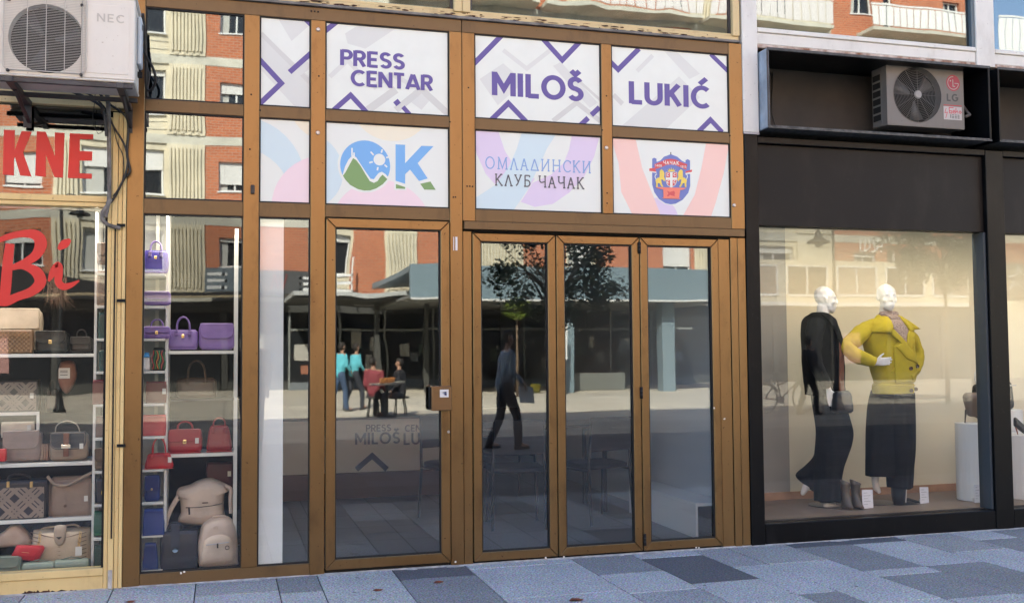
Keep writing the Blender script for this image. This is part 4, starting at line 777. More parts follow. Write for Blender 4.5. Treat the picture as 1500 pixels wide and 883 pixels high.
cable('cable', 'thin wire drooping in a loop across the upper shop pane', [(140, 130, -.06), (138, 155, -.03), (136, 172, -.02), (140, 190, -.02), (150, 184, -.02), (155, 170, -.02)], .0022, CABLE)
cable('hose', 'bundle of dark hoses looping down beside the valve side of the outdoor unit', [(206, 50, -.32), (208, 68, -.28), (215, 85, -.22), (224, 100, -.18), (228, 118, -.15), (222, 132, -.12), (216, 130, -.10), (218, 110, -.10), (212, 90, -.12)], .008, CABLE, 'hose')
cable('hose', 'straight grey lagged hose running up behind the outdoor unit', [(209, 20, -.2), (212, 55, -.15), (214, 90, -.12), (214, 118, -.10), (216, 143, -.08)], .010, CABLE, 'hose')
cable('hose', 'dark drain hose hanging under the tray of the outdoor unit', [(100, 132, -.25), (140, 150, -.14), (152, 165, -.08), (156, 200, -.05)], .009, DSTEEL, 'hose')
cable('pipe', 'grey lagged pipe running down the right edge of the upper shop pane', [(157, 138, -.16), (159, 165, -.06), (159.5, 200, -.04), (160, 240, -.04), (160, 286, -.04), (158, 300, -.045), (154, 318, -.05)], .013, FOAM, 'pipe')
cable('pipe', 'taped grey pipe elbow bending round at the lower transom', [(162, 292, -.05), (156, 303, -.055), (150, 312, -.055), (150, 322, -.055), (160, 330, -.05), (176, 334, -.035)], .012, FOAM, 'pipe')
# ================================================================ shelves inside the bag shop
unit = thing('shelf_unit', 'tall narrow white shelf column holding small bags behind the shop post', 'shelf', (-.62, .35, .013))
ux0, ux1 = P(139, 500, .22).x, P(244, 500, .22).x
part('back', mat('greyish_white', (.50, .52, .54), .6), unit, ux0+.012, ux1-.012, .50, .515, .013, 2.3)
for x in (ux0, ux1): part('side', SHELF, unit, x-.008, x+.008, .24, .515, .013, 2.3)
for x in (P(228, 400, .22).x,): part('upright', SHELF, unit, x-.011, x+.011, .40, .42, .014, 2.3)
LEV = [402, 449.6, 497, 544.5, 592, 640, 688, 736, 784, 835]
for y in LEV: z_ = P(220, y, .22).z; part('shelf_board', SHELF, unit, ux0+.009, ux1-.009, .20, .50, z_-.010, z_+.006, bevel=.001)
ws = thing('shelf_unit', 'wide white shelves with a tall upright on the side of the second window', 'shelf', (-.2, .5, .013))
for y in (515.5, 665): z_ = P(300, y, .30).z; part('shelf_board', SHELF, ws, ux1+.01, .09, .27, .62, z_-.012, z_+.008, bevel=.001)
z_ = P(300, 583.5, .50).z; part('shelf_board', DSTEEL, ws, ux1+.01, .12, .45, .78, z_-.012, z_)
x = P(346, 500, .26).x; part('upright', SHELF, ws, x-.012, x+.010, .24, .262, .014, 2.2); part('upright', SHELF, ws, x-.012, x+.010, .60, .62, .014, 2.2)
part('display_base', DARKIN, ws, ux1+.01, .15, .14, .9, .014, .05)
ls = thing('shelf_unit', 'long white shelves across the first window of the bag shop', 'shelf', (-1.5, .4, .013))
for y in (520, 680, 762): z_ = P(20, y, .30).z; part('shelf_board', SHELF, ls, -3.5, ux0-.01, .26, .62, z_-.014, z_+.006, bevel=.001)
part('display_base', DARKIN, ls, -3.5, ux0-.01, .12, .9, .014, zs-.05)
for x in (-1.9, -2.9): part('upright', SHELF, ls, x-.01, x+.01, .60, .62, .014, 2.2)
sl = thing('fill_strip', 'unseen warm white strip lamp added to brighten the bag shop shelves', 'light', (-1.2, .2, 2.28))  # unseen lamp, added so the shelves and bags come out brighter
part('housing', SHELF, sl, -3.4, .08, .16, .20, 2.285, 2.31)
for x0, x1 in ((-2.9, -.75), (-.45, .08)):
    ld = bpy.data.lights.new('fill_lamp', 'AREA'); ld.shape = 'RECTANGLE'; ld.size = x1-x0; ld.size_y = .04; ld.energy = 2.7*(x1-x0); ld.color = (1, .90, .78); lo = bpy.data.objects.new('fill_lamp', ld); COL.objects.link(lo); lo.parent = sl; lo.location = Vector(((x0+x1)/2, .18, 2.280))-sl.location; lo.rotation_euler = (radians(5), 0, 0)
# ---------------------------------------------------------------- bags
LM = {}
def leather(c):
    k = tuple(c)
    if k not in LM: LM[k] = mat('leather_%d_%d_%d' % k, lin(c), .38, var=.12, vscale=10, bump=.12, bscale=120)
    return LM[k]
def soft(b, c, w, d, h, tw=1.0, td=.6, rnd_=.55, n=24, st=10, ex=4.5, wr=0.0, ph=0.0, mi=0):
    rings = []
    for i in range(st+1):
        t = i/st; e = max(rnd_, (1-abs(2*t-1)**5)**.2) if 0 < i < st else rnd_
        ww = w*(1+(tw-1)*t)/2*(.5+.5*e if e < 1 else 1); dd = d*(1+(td-1)*t)/2*e
        ring = []
        for j in range(n):
            a = 2*pi*j/n; ca, sa = cos(a), sin(a)
            x = ww*(abs(ca)**(2/ex))*(1 if ca >= 0 else -1); y = dd*(abs(sa)**(2/ex))*(1 if sa >= 0 else -1)
            k = 1+wr*sin(5*a+7*t+ph)*sin(3.1*t*3+ph)
            ring.append(Vector((c[0]+x*k, c[1]+y*k, c[2]+h*t)))
        rings.append(ring)
    return b.loft(rings, mi)
def roundrect(x0, x1, z0, z1, r, n=5, rtop=None):
    rt_ = r if rtop is None else rtop; o = []
    for cx_, cz_, a0, q in ((x1-r, z0+r, -90, r), (x1-rt_, z1-rt_, 0, rt_), (x0+rt_, z1-rt_, 90, rt_), (x0+r, z0+r, 180, r)): o += [(cx_+q*cos(radians(a0+90*k/n)), cz_+q*sin(radians(a0+90*k/n))) for k in range(n+1)]
    return o
def bag(kind, bx, Y, col, label, name='handbag', cat='bag', grp=None, col2=None, d=None, hh=0.0, tw=1.0, clasp=True, tilt=0.0, wr=.015, hc=None):
    a, b_ = P(bx[0], bx[1], Y), P(bx[2], bx[3], Y); x0, x1, z1, z0 = a.x, b_.x, a.z, P((bx[0]+bx[2])/2, bx[3], Y).z
    w_, H = x1-x0, z1-z0; d = d or min(.14, w_*.42); cx_, cy_ = (x0+x1)/2, Y+d/2
    o = thing(name, label, cat, (cx_, cy_, z0), grp); m = leather(col); m2 = leather(col2 or col); m3 = leather(hc or col2 or col); h = H-hh; yf = cy_-d/2
    if kind == 'roll':
        b = B(); rings = []
        for t, k in ((0, .80), (.04, .97), (.12, 1), (.88, 1), (.96, .97), (1, .80)): rings.append([Vector((x0+w_*t, cy_+h/2*k*cos(2*pi*j/20), z0+h/2+h/2*k*sin(2*pi*j/20))) for j in range(20)])
        b.loft(rings); b.build('body', m, o, smooth=True)
        e = B().tube([(x1+.001, cy_+h*.36*cos(t*.314), z0+h/2+h*.36*sin(t*.314)) for t in range(20)], .003, 5, closed=True); e.build('end_seam', m2, o)
        e = B().tube([(x0+w_*.2, cy_-h*.1, z1-.002), (x0+w_*.5, cy_-h*.15, z1+.012), (x0+w_*.8, cy_-h*.1, z1-.002)], .004, 6).build('handle', m3, o, smooth=True); return o
    b = B(); soft(b, (cx_, cy_, z0), w_, d, h, tw, .55 if kind in ('tote', 'hobo') else .8, .6 if kind != 'box' else .93, ex=4.5 if kind != 'box' else 9, wr=wr, ph=w_*30)
    b.build('body', m, o, smooth=True)
    wt_ = w_*(1+(tw-1)*.8)
    if kind in ('flap', 'satchel'):
        fl = .58 if kind == 'flap' else .5; fx0, fx1 = cx_-wt_*.46, cx_+wt_*.46; z_ = z1-hh; r = min(.05, w_*.2) if kind == 'flap' else .012
        B().prism(roundrect(fx0, fx1, z_-h*fl, z_+.003, r, rtop=.012), yf-.011, yf+.006).build('flap', m2, o, bevel=.003)
        ed = [(p[0], yf-.0115, p[1]) for p in roundrect(fx0+.006, fx1-.006, z_-h*fl+.006, z_-.004, max(.008, r-.006), rtop=.01)]; B().tube(ed, .0012, 4, closed=True).build('stitching', m, o)
    if clasp and kind in ('flap', 'satchel', 'box', 'tote'):
        s = min(.013, w_*.05); zc = z0+h*(.5 if kind != 'tote' else .66); B().prism(roundrect(cx_-s, cx_+s, zc-s*1.2, zc+s*1.2, s*.3), yf-.022, yf-.008).build('clasp', GOLD, o, bevel=.002)
        if kind != 'tote': B().tube([(cx_-s*.6, yf-.023, zc), (cx_+s*.6, yf-.023, zc)], .002, 5).build('clasp_bar', DSTEEL, o)
    if kind in ('box', 'tote', 'satchel') and w_ > .09:
        sw = wt_*.45; B().tube([(p[0], yf-.0035, p[1]) for p in roundrect(cx_-sw, cx_+sw, z0+h*.07, z0+h*.90, min(.02, h*.1))], .0016, 4, closed=True).build('seam', m3, o)
        part('base_trim', m2, o, cx_-w_*.47, cx_+w_*.47, yf-.0045, yf+.01, z0+.002, z0+h*.05, bevel=.001)
    if w_ > .12 and int(w_*1000) % 3 == 0:
        part('hang_tag', C('tag_card', (.66, .64, .58), .6), o, cx_+w_*.30, cx_+w_*.30+.022, yf-.016, yf-.0145, z0+h*.42, z0+h*.42+.034)
    if hh > 0:
        hw = w_*.22
        for yy in ((cy_-d*.28, cy_+d*.28) if kind == 'tote' else (cy_,)):
            pts = [(cx_-hw, yy, z0+h*.86), (cx_-hw*.98, yy, z0+h)]+[(cx_-hw*cos(t*pi/8), yy, z0+h+hh*.96*sin(t*pi/8)**.8) for t in range(1, 8)]+[(cx_+hw*.98, yy, z0+h), (cx_+hw, yy, z0+h*.86)]
            B().tube(pts, min(.0065, w_*.03), 7).build('handle', m3, o, smooth=True)
        if kind == 'tote':
            for s in (-1, 1): part('handle_tab', m3, o, cx_+s*hw-.010, cx_+s*hw+.010, yf-.004, yf+.02, z0+h*.72, z0+h*.94, bevel=.002)
    return o
V1, V2 = (134, 108, 170), (122, 98, 158)
bag('tote', (209, 352, 247, 400), .22, (74, 64, 150), 'violet blue tote with lilac handles on the top shelf of the narrow column', hh=.06, col2=(140, 124, 176), grp='bags on display')
bag('flap', (210, 427, 250, 447), .21, V2, 'flat purple flap bag lying under the violet blue tote', clasp=False)
bag('satchel', (209, 467, 250, 496), .20, V1, 'small mauve satchel with a gold clasp and a raised handle', hh=.05)
bag('tote', (246, 463, 290, 512), .30, V2, 'purple structured handbag with one tall round handle', hh=.085, d=.11)
bag('flap', (291, 474, 344, 512), .30, V1, 'purple messenger bag with a wide rounded flap', clasp=False, d=.10)
bag('box', (213, 559, 244, 590), .22, (92, 16, 26), 'dark wine red boxy bag in the narrow column', clasp=False)
bag('box', (208, 608, 243, 638), .21, (188, 52, 54), 'plain coral red bag half lost in the bright reflection', clasp=False)
bag('tote', (210, 641, 255, 687), .20, (176, 26, 34), 'small bright red handbag with an arched handle in the narrow column', hh=.10, tw=.72, clasp=False)
bag('satchel', (245, 618, 296, 664), .30, (158, 26, 34), 'red satchel with a square gold lock on the wide shelf', hh=.05)
bag('tote', (301, 612, 341, 662), .30, (140, 26, 32), 'dark red domed handbag at the end of the wide shelf', hh=.05, tw=.7, clasp=False)
bag('box', (302, 678, 341, 712), .55, (74, 24, 40), 'maroon bag in the dark behind the beige backpack', clasp=False)
bag('flap', (211, 697, 234, 735), .21, (24, 42, 104), 'upright blue bag with a small clasp in the narrow column', d=.09)
bag('box', (208, 746, 241, 784), .20, (28, 56, 130), 'royal blue bag leaning in the narrow column', clasp=False, tw=.85, wr=.04)
bag('box', (208, 796, 232, 834), .20, (26, 50, 118), 'blue bag with a drooping strap at the foot of the narrow column', clasp=False, tw=.7, wr=.05)
bag('tote', (258, 527, 317, 583), .50, (88, 70, 56), 'large brown tote with a thin arched handle behind the glass reflection', hh=.12, clasp=False)
# the big pieces standing on the display floor
def zc_(pts, s=.1925, ox=195, oy=680): return [(x*s+ox, y*s+oy) for x, y in pts]
BGE = (206, 188, 170)
def sheet(pts, Y, th, m, par, name, bulge=.02, n=3, bev=.02):
    # padded shape from a real outline: front and back faces swell, edges rounded
    pl = [(P(x, y, Y).x, P(x, y, Y).z) for x, y in pts]; cx_ = sum(p[0] for p in pl)/len(pl); cz_ = sum(p[1] for p in pl)/len(pl)
    b = B(); rings = []
    for k, dy in ((.55, 0), (.84, .0), (.95, .12), (1.0, .35), (1.0, .65), (.95, .88), (.84, 1.0), (.55, 1.0)):
        yy = Y+th*dy+(-bulge if dy < .3 and k < .9 else 0)*(1.3 if k < .6 else .8)
        rings.append([Vector((cx_+(p[0]-cx_)*k, yy, cz_+(p[1]-cz_)*k)) for p in pl])
    b.loft(rings); return b.build(name, m, par, smooth=True)
def smooth_poly(pts, n=4):
    N = len(pts); q = []
    for i in range(N):
        p0, p1, p2, p3 = pts[i-1], pts[i], pts[(i+1) % N], pts[(i+2) % N]
        for k in range(n): t = k/n; q.append(tuple(.5*((2*p1[j])+(-p0[j]+p2[j])*t+(2*p0[j]-5*p1[j]+4*p2[j]-p3[j])*t*t+(-p0[j]+3*p1[j]-3*p2[j]+p3[j])*t**3) for j in range(2)))
    return q
def thing_at(name, label, cat, px, py, Y, grp=None):
    p = P(px, py, Y); return thing(name, label, cat, p, grp)
LB = leather(BGE); LB2 = leather((192, 172, 156))
o = thing_at('shoulder_bag', 'big slouchy beige shoulder bag leaning behind the backpack', 'bag', 300, 770, .34)
sheet(smooth_poly(zc_([(345, 190), (430, 165), (500, 130), (580, 115), (640, 130), (715, 165), (740, 200), (700, 215), (690, 330), (690, 440), (560, 470), (440, 470), (340, 445), (360, 370), (350, 260), (325, 240)])), .32, .16, LB, o, 'body', .02)
B().tube([P(x, y, .30-.004) for x, y in zc_([(400, 328), (500, 325), (600, 312), (680, 296)])], .0035, 6).build('zipper', DSTEEL, o); B().tube([P(x, y, .292) for x, y in zc_([(425, 328), (428, 380)])], .006, 6).build('zip_pull', DSTEEL, o)
B().tube(spline([P(x, y, .31) for x, y in zc_([(340, 235), (290, 320), (265, 380), (245, 520), (262, 420), (300, 330), (345, 260)])]), .010, 6).build('strap', LB2, o, smooth=True)
B().tube(spline([P(x, y, .31) for x, y in zc_([(700, 160), (745, 190), (740, 260), (745, 370)])]), .014, 6).build('strap', LB2, o, smooth=True)
p = P(*zc_([(548, 290)])[0], .296); part('nameplate', DSTEEL, o, p.x-.018, p.x+.018, .290, .297, p.z-.003, p.z+.003)
o = thing_at('backpack', 'beige leather backpack with a curved front pocket standing by the window post', 'backpack', 318, 832, .20)
sheet(smooth_poly(zc_([(560, 440), (600, 420), (680, 405), (740, 420), (780, 480), (795, 600), (800, 740), (790, 780), (640, 790), (510, 790), (490, 720), (485, 640), (500, 560), (520, 480)])), .20, .15, LB2, o, 'body', .015)
pk = sheet(smooth_poly(zc_([(540, 570), (600, 530), (680, 520), (740, 545), (765, 600), (770, 700), (745, 745), (640, 760), (540, 765), (515, 720), (525, 640)])), .180, .05, LB, o, 'front_pocket', .008)
B().tube([P(x, y, .170) for x, y in zc_([(555, 612), (640, 602), (730, 590)])], .003, 5).build('zipper', STEEL, pk); B().tube([P(x, y, .165) for x, y in zc_([(643, 600), (643, 635)])], .005, 6).build('zip_pull', DSTEEL, pk)
c_ = P(*zc_([(632, 482)])[0], .175); B().tube([(c_.x+.014*cos(t), .176, c_.z+.014*sin(t)) for t in [k*.628 for k in range(10)]], .002, 5, closed=True).build('stamped_emblem', LB2, o)
c_ = P(*zc_([(716, 632)])[0], .168); B().tube([(c_.x+.012*cos(t), .168, c_.z+.012*sin(t)) for t in [k*.628 for k in range(10)]], .0022, 5, closed=True).build('ring', DSTEEL, o)
B().tube(spline([P(x, y, .26) for x, y in zc_([(600, 420), (620, 395), (690, 392), (715, 410)])]), .008, 6).build('top_loop', LB2, o, smooth=True)
o = thing_at('backpack', 'navy blue square backpack with a round silver button and a top loop', 'backpack', 262, 835, .20)
a, b_ = P(234, 780, .20), P(290, 835, .20); NV = leather((22, 30, 48)); soft(B(), (0, 0, 0), 1, 1, 1)
b = B(); soft(b, ((a.x+b_.x)/2, .27, b_.z), b_.x-a.x, .14, a.z-b_.z, 1.0, .85, .93, ex=9, wr=.004); b.build('body', NV, o, smooth=True)
c_ = P(256.5, 805, .19); B().lathe([(0, -.006), (.011, -.006), (.011, -.004), (.017, -.004), (.018, .0)], (c_.x, .197, c_.z), 16, ax='y').build('button', mat('pale_blue_metal', (.35, .55, .8), .3, .5), o)
B().prism([(P(250, 780, .19).x, P(0, 780, .19).z), (P(263, 780, .19).x, P(0, 780, .19).z), (P(263, 780, .19).x, c_.z), (P(250, 780, .19).x, c_.z)], .191, .197).build('tab', leather((32, 42, 62)), o)
B().tube(spline([P(x, y, .25) for x, y in ((245, 780), (248, 768), (258, 765), (267, 770), (268, 780))]), .006, 6).build('top_loop', leather((22, 30, 48)), o, smooth=True)
# colourful pouches
o = thing_at('pouch', 'glossy multicoloured striped pouch beside the blue bottle shaped charm', 'pouch', 232, 543, .22)
a, b_ = P(222, 509, .22), P(243, 543, .22)
b = B(); soft(b, ((a.x+b_.x)/2, .26, b_.z), b_.x-a.x, .08, a.z-b_.z, .9); b.build('body', leather((32, 30, 26)), o, smooth=True)
for k, cc in enumerate([(190, 40, 40), (60, 130, 60), (210, 120, 40), (60, 150, 80), (180, 60, 50), (40, 110, 70)]):
    u = a.x+.008+(b_.x-a.x-.016)*k/5; B().tube([(u+.006*sin(t*1.7+k), .217, b_.z+.012+(a.z-b_.z-.03)*t/5) for t in range(6)], .003, 5).build('stripe', leather(cc), o)
o = thing_at('charm', 'small white and sky blue rounded charm on the shelf of the multicoloured pouch', 'charm', 214, 543, .22)
a, b_ = P(209, 516, .22), P(220, 543, .22); b = B(); soft(b, ((a.x+b_.x)/2, .25, b_.z), b_.x-a.x, .05, (a.z-b_.z)*.75, .8); b.build('body', leather((225, 220, 215)), o, smooth=True)
b = B(); soft(b, ((a.x+b_.x)/2, .25, b_.z+(a.z-b_.z)*.72), (b_.x-a.x)*.9, .05, (a.z-b_.z)*.28, .6); b.build('cap', leather((70, 150, 205)), o, smooth=True)
# left window
TP = (142, 122, 108)
o = bag('satchel', (-6, 452, 60, 512), .45, (196, 180, 158), 'large cream bag behind the brown woven bag', clasp=False, d=.12)
o = bag('box', (-14, 483, 47, 517), .30, (124, 96, 70), 'brown woven bag with a rounded corner on the upper shelf', clasp=False, d=.10, wr=0)
a, b_ = P(-10, 486, .29), P(43, 514, .29); wv = B(); nr, nc = 9, 16
for r_ in range(nr):
    for c__ in range(nc):
        if (r_+c__) % 2 == 0: x = a.x+(b_.x-a.x)*c__/nc; z_ = b_.z+(a.z-b_.z)*r_/nr; wv.box(x, x+(b_.x-a.x)/nc*.8, .290, .305, z_, z_+(a.z-b_.z)/nr*.8)
wv.build('woven_strips', leather((150, 120, 88)), o)['kind'] = 'stuff'
bag('flap', (50, 485, 98, 516), .34, (20, 20, 20), 'black flap bag with a small metal catch on the upper shelf', d=.12)
bag('satchel', (101, 482, 134, 515), .42, (34, 28, 26), 'very dark brown satchel at the right end of the upper shelf', hh=.05, clasp=False, d=.12)
bag('tote', (66, 556, 84, 603), .52, (46, 40, 38), 'dim charcoal tote beside the plaid crossbody bag', hh=.06, clasp=False, d=.08)
for k, cc in enumerate([(150, 128, 106), (60, 44, 36), (176, 150, 120), (104, 30, 34), (40, 46, 58), (128, 108, 92)]):
    bag(('flap', 'tote', 'satchel')[k % 3], (-60-k*44, 640+2*(k % 3), -22-k*44, 683+k*1.2), .32, cc, ('taupe flap bag', 'dark brown tote', 'sand satchel', 'wine red flap bag', 'slate tote', 'beige brown satchel')[k]+' on the shelf beyond the left photo edge', hh=0 if k % 3 == 0 else .06, clasp=k % 2 == 0)
fur = thing_at('fur_charm', 'brown fur tassel hanging high beside the upper shelf', 'charm', 85, 452, .5)
b = B()
for k in range(220):
    a_ = P(rnd.gauss(84, 6), rnd.uniform(405, 425), .5+rnd.uniform(-.04, .04)); e = P(rnd.gauss(84, 11), rnd.uniform(435, 456), .5+rnd.uniform(-.06, .06)); b.add([(a_.x-.003, a_.y, a_.z), (a_.x+.003, a_.y, a_.z), (e.x, e.y, e.z)], [(0, 1, 2)])
b.build('strands', mat('brown_fur', (.09, .05, .03), .9), fur)['kind'] = 'stuff'; B().tube([P(84, 375, .5), P(84, 412, .5)], .004, 6).build('cord', CABLE, fur)
def plaid(o, pts, Y, base, stripe, nm='plaid_front'):
    pl = [(P(x, y, Y).x, P(x, y, Y).z) for x, y in pts]; x0, x1, z0, z1 = min(p[0] for p in pl), max(p[0] for p in pl), min(p[1] for p in pl), max(p[1] for p in pl)
    pr = Print(Y, (x0, x1, z0, z1)); pr.poly([(x0, z0), (x1, z0), (x1, z1), (x0, z1)], 0); s = (x1-x0)
    for k in range(-2, 3):
        for dd in (0, .13, .26):
            xa = x0+s*(k*.60+dd)
            for q in ribbon([(xa, z0-.02), (xa+(z1-z0)+.04, z1+.02)], s*(.085 if dd != .13 else .05)): pr.poly(q, 1)
            for q in ribbon([(xa+(z1-z0)*.3, z1+.02), (xa+(z1-z0)*1.3+.04, z0-.02)], s*(.085 if dd != .13 else .05)): pr.poly(q, 1)
    pr.build(nm, [leather(base), leather(stripe)], o)
o = bag('box', (-8, 705, 70, 760), .30, (38, 38, 46), 'large dark grey plaid satchel with beige crossing bands on the lower shelf', clasp=False, d=.14, wr=0)
plaid(o, [(-4, 715), (64, 757)], .288, (44, 44, 54), (142, 126, 114))
for x in (12, 46): p = P(x, 709, .28); part('gold_buckle', GOLD, o, p.x-.008, p.x+.008, .272, .286, p.z-.018, p.z+.018, bevel=.002)
B().tube(spline([P(x, y, .34) for x, y in ((10, 706), (14, 697), (28, 694), (42, 697), (47, 706))]), .007, 7).build('handle', leather((30, 30, 36)), o, smooth=True); part('side_strap', leather((24, 26, 32)), o, P(67, 0, .31).x, P(73, 0, .31).x, .30, .40, P(0, 757, .3).z, P(0, 715, .3).z, bevel=.003)
o = bag('box', (-8, 557, 57, 603), .50, (52, 50, 54), 'plaid crossbody bag in grey and black above the clear box', clasp=False, d=.10, wr=0); plaid(o, [(-4, 560), (53, 600)], .488, (52, 50, 54), (130, 118, 110))
o = bag('tote', (68, 700, 137, 760), .32, TP, 'slouchy taupe shopper bag with a diagonal rolled edge', clasp=False, d=.13, wr=.05, tw=.96)
B().tube(spline([P(x, y, .315) for x, y in ((69, 697), (80, 708), (98, 710), (118, 700), (136, 691))]), .010, 7).build('rolled_edge', leather((160, 140, 122)), o, smooth=True); c_ = P(95, 741, .30); B().lathe([(0, -.004), (.009, -.004), (.010, 0)], (c_.x, .312, c_.z), 10, ax='y').build('stud', leather((90, 66, 50)), o)
o = bag('flap', (2, 632, 60, 676), .30, (138, 120, 112), 'taupe flap bag standing before a cream wallet', d=.11, clasp=False); bag('box', (1, 618, 50, 640), .46, (206, 192, 172), 'cream wallet peeking over the taupe flap bag', clasp=False, d=.03, name='wallet', cat='wallet', wr=0)
for k in range(3): bag('box', (59+k*4, 650, 62.4+k*4, 674), .32+.01*k, (150+6*k, 130, 112), ('thin taupe card case %s' % ('next to the flap bag', 'in the middle of three', 'next to the navy satchel')[k]), clasp=False, d=.09, name='card_case', cat='wallet', wr=0, grp='thin card cases on the shelf')
o = bag('flap', (71, 634, 128, 675), .30, (146, 126, 108), 'taupe satchel with a navy flap and a brown buckle strap', d=.12, col2=(26, 32, 44), clasp=False, wr=0)
p = P(97, 651, .28); part('buckle_strap', leather((112, 62, 40)), o, p.x-.016, p.x+.016, .268, .288, P(97, 668, .28).z, P(97, 634, .28).z, bevel=.002); part('buckle', mat('pale_metal', (.75, .66, .55), .3, .7), o, p.x-.026, p.x+.026, .262, .270, P(97, 656, .28).z, P(97, 651, .28).z, bevel=.001)
B().tube(spline([P(x, y, .34) for x, y in ((81, 632), (84, 622), (98, 616), (112, 621), (117, 632))]), .0035, 7).build('handle', leather((176, 160, 140)), o, smooth=True)
bag('box', (-10, 658, 8, 676), .24, (190, 30, 34), 'bright red purse cut by the photo edge', clasp=False, d=.05, name='purse', cat='purse')
o = thing_at('pouch', 'rose brown folded pouch coming to a point with a white price tag', 'pouch', 97, 577, .42)
sheet([(x*.19254, y*.19254+430) for x, y in smooth_poly([(450, 540), (480, 515), (550, 512), (575, 560), (575, 650), (505, 765), (440, 670)])], .42, .05, leather((140, 94, 74)), o, 'body', .008)
p = P(94.5, 546.5, .41); part('price_tag', mat('price_card', (.72, .68, .6), .6), o, p.x-.033, p.x+.033, .400, .4015, p.z-.033, p.z+.033)
pr = Print(.3998); [pr.poly([(p.x-.024, p.z+dz), (p.x+.02, p.z+dz), (p.x+.02, p.z+dz+.004), (p.x-.024, p.z+dz+.004)], 0) for dz in (-.012, .004, .014)]; pr.build('price_marks', [LGK], o)
o = thing_at('display_box', 'empty clear display case edged in white on the middle shelf', 'display case', 28, 632, .45)
for q in ((-10, 57.5, 604, 607.5), (53.5, 57.5, 607.6, 632)): a, b_ = P(q[0], q[2], .45), P(q[1], q[3], .45); part('edge', SHELF, o, a.x, b_.x, .45, .46, b_.z, a.z)
# quilted bag, rolls, red wallet on the floor of the display
def zq(pts): return [(x*.14719, y*.14719+740) for x, y in pts]
o = thing_at('quilted_handbag', 'large beige handbag quilted in chevrons with a rounded tab and chains', 'bag', 90, 828, .26)
qm = leather((196, 176, 150)); sheet(zq([(318, 262), (500, 250), (700, 240), (880, 235), (895, 300), (925, 600), (700, 610), (420, 610), (290, 600), (300, 420)]), .27, .14, qm, o, 'body', .02)
chv = B()
for k in range(9):
    y = 285+k*40
    for sx, ex_ in ((300, 590), (860, 590)):
        chv.tube([P(*zq([(sx+(ex_-sx)*t, (y-20)+70*t)])[0], .250+.006*(1-t)-.004) for t in (0, .33, .66, 1)], .0028, 5)
chv.build('quilt_seams', leather((120, 102, 84)), o); ql = sheet(smooth_poly(zq([(545, 205), (655, 205), (650, 300), (640, 370), (590, 405), (545, 370), (535, 300)])), .232, .02, leather((176, 156, 134)), o, 'tab', .003)
c_ = P(*zq([(588, 322)])[0], .225); B().prism([(c_.x-.016, c_.z+.006), (c_.x+.016, c_.z+.006), (c_.x, c_.z-.010)], .222, .229).build('stud', DSTEEL, ql)
for xx_ in (400, 800):
    ch = B()
    for k in range(8): p = P(*zq([(xx_-3*k, 275+22*k)])[0], .228); ch.tube([(p.x+.006*cos(t*.785+(k % 2)*.8), .228+.004*sin(t*.785)*(k % 2), p.z+.010*sin(t*.785)) for t in range(8)], .0022, 4, closed=True)
    ch.build('chain', GOLD, o, smooth=True)
a, b_ = P(*zq([(750, 410)])[0], .225), P(*zq([(815, 495)])[0], .225); part('hang_tag', mat('tag_white', (.72, .70, .64), .6), o, a.x, b_.x, .222, .224, b_.z, a.z)
B().tube(spline([P(*q, .34) for q in zq([(380, 258), (440, 225), (540, 210), (640, 200), (740, 190), (800, 215)])]), .006, 6).build('handle', leather((176, 156, 134)), o, smooth=True)
o = thing_at('wallet', 'red clutch wallet lying against the quilted handbag', 'wallet', 38, 824, .18)
sheet(zq([(160, 400), (420, 405), (440, 430), (380, 565), (190, 545), (105, 515)]), .19, .05, leather((186, 24, 40)), o, 'body', .008); sheet(zq([(165, 404), (410, 408), (345, 520), (110, 500)]), .172, .014, leather((196, 28, 44)), o, 'flap', .003)
B().tube([P(*q, .168) for q in zq([(215, 463), (290, 470)])], .0015, 4).build('foil_line', GOLD, o)
SG = (122, 136, 122)
bag('roll', (78, 821, 129, 838), .15, SG, 'sage green barrel bag under the quilted handbag', name='barrel_bag', grp='sage green barrel bags', col2=(96, 108, 98))
bag('roll', (31, 825, 79, 841), .14, SG, 'sage green barrel bag in the middle of three, below the red wallet', name='barrel_bag', grp='sage green barrel bags', col2=(96, 108, 98))
bag('flap', (-14, 817, 30, 843), .14, (112, 124, 112), 'sage green rounded bag cut by the photo edge', clasp=False, d=.08)
o = thing_at('handbag', 'pale pink beige bag leaning in the lower corner behind the red wallet', 'bag', 20, 800, .34); sheet(smooth_poly(zq([(-60, 330), (30, 260), (100, 205), (170, 195), (230, 250), (300, 320), (290, 400), (100, 420), (-60, 420)])), .34, .10, leather((190, 168, 152)), o, 'body', .01)
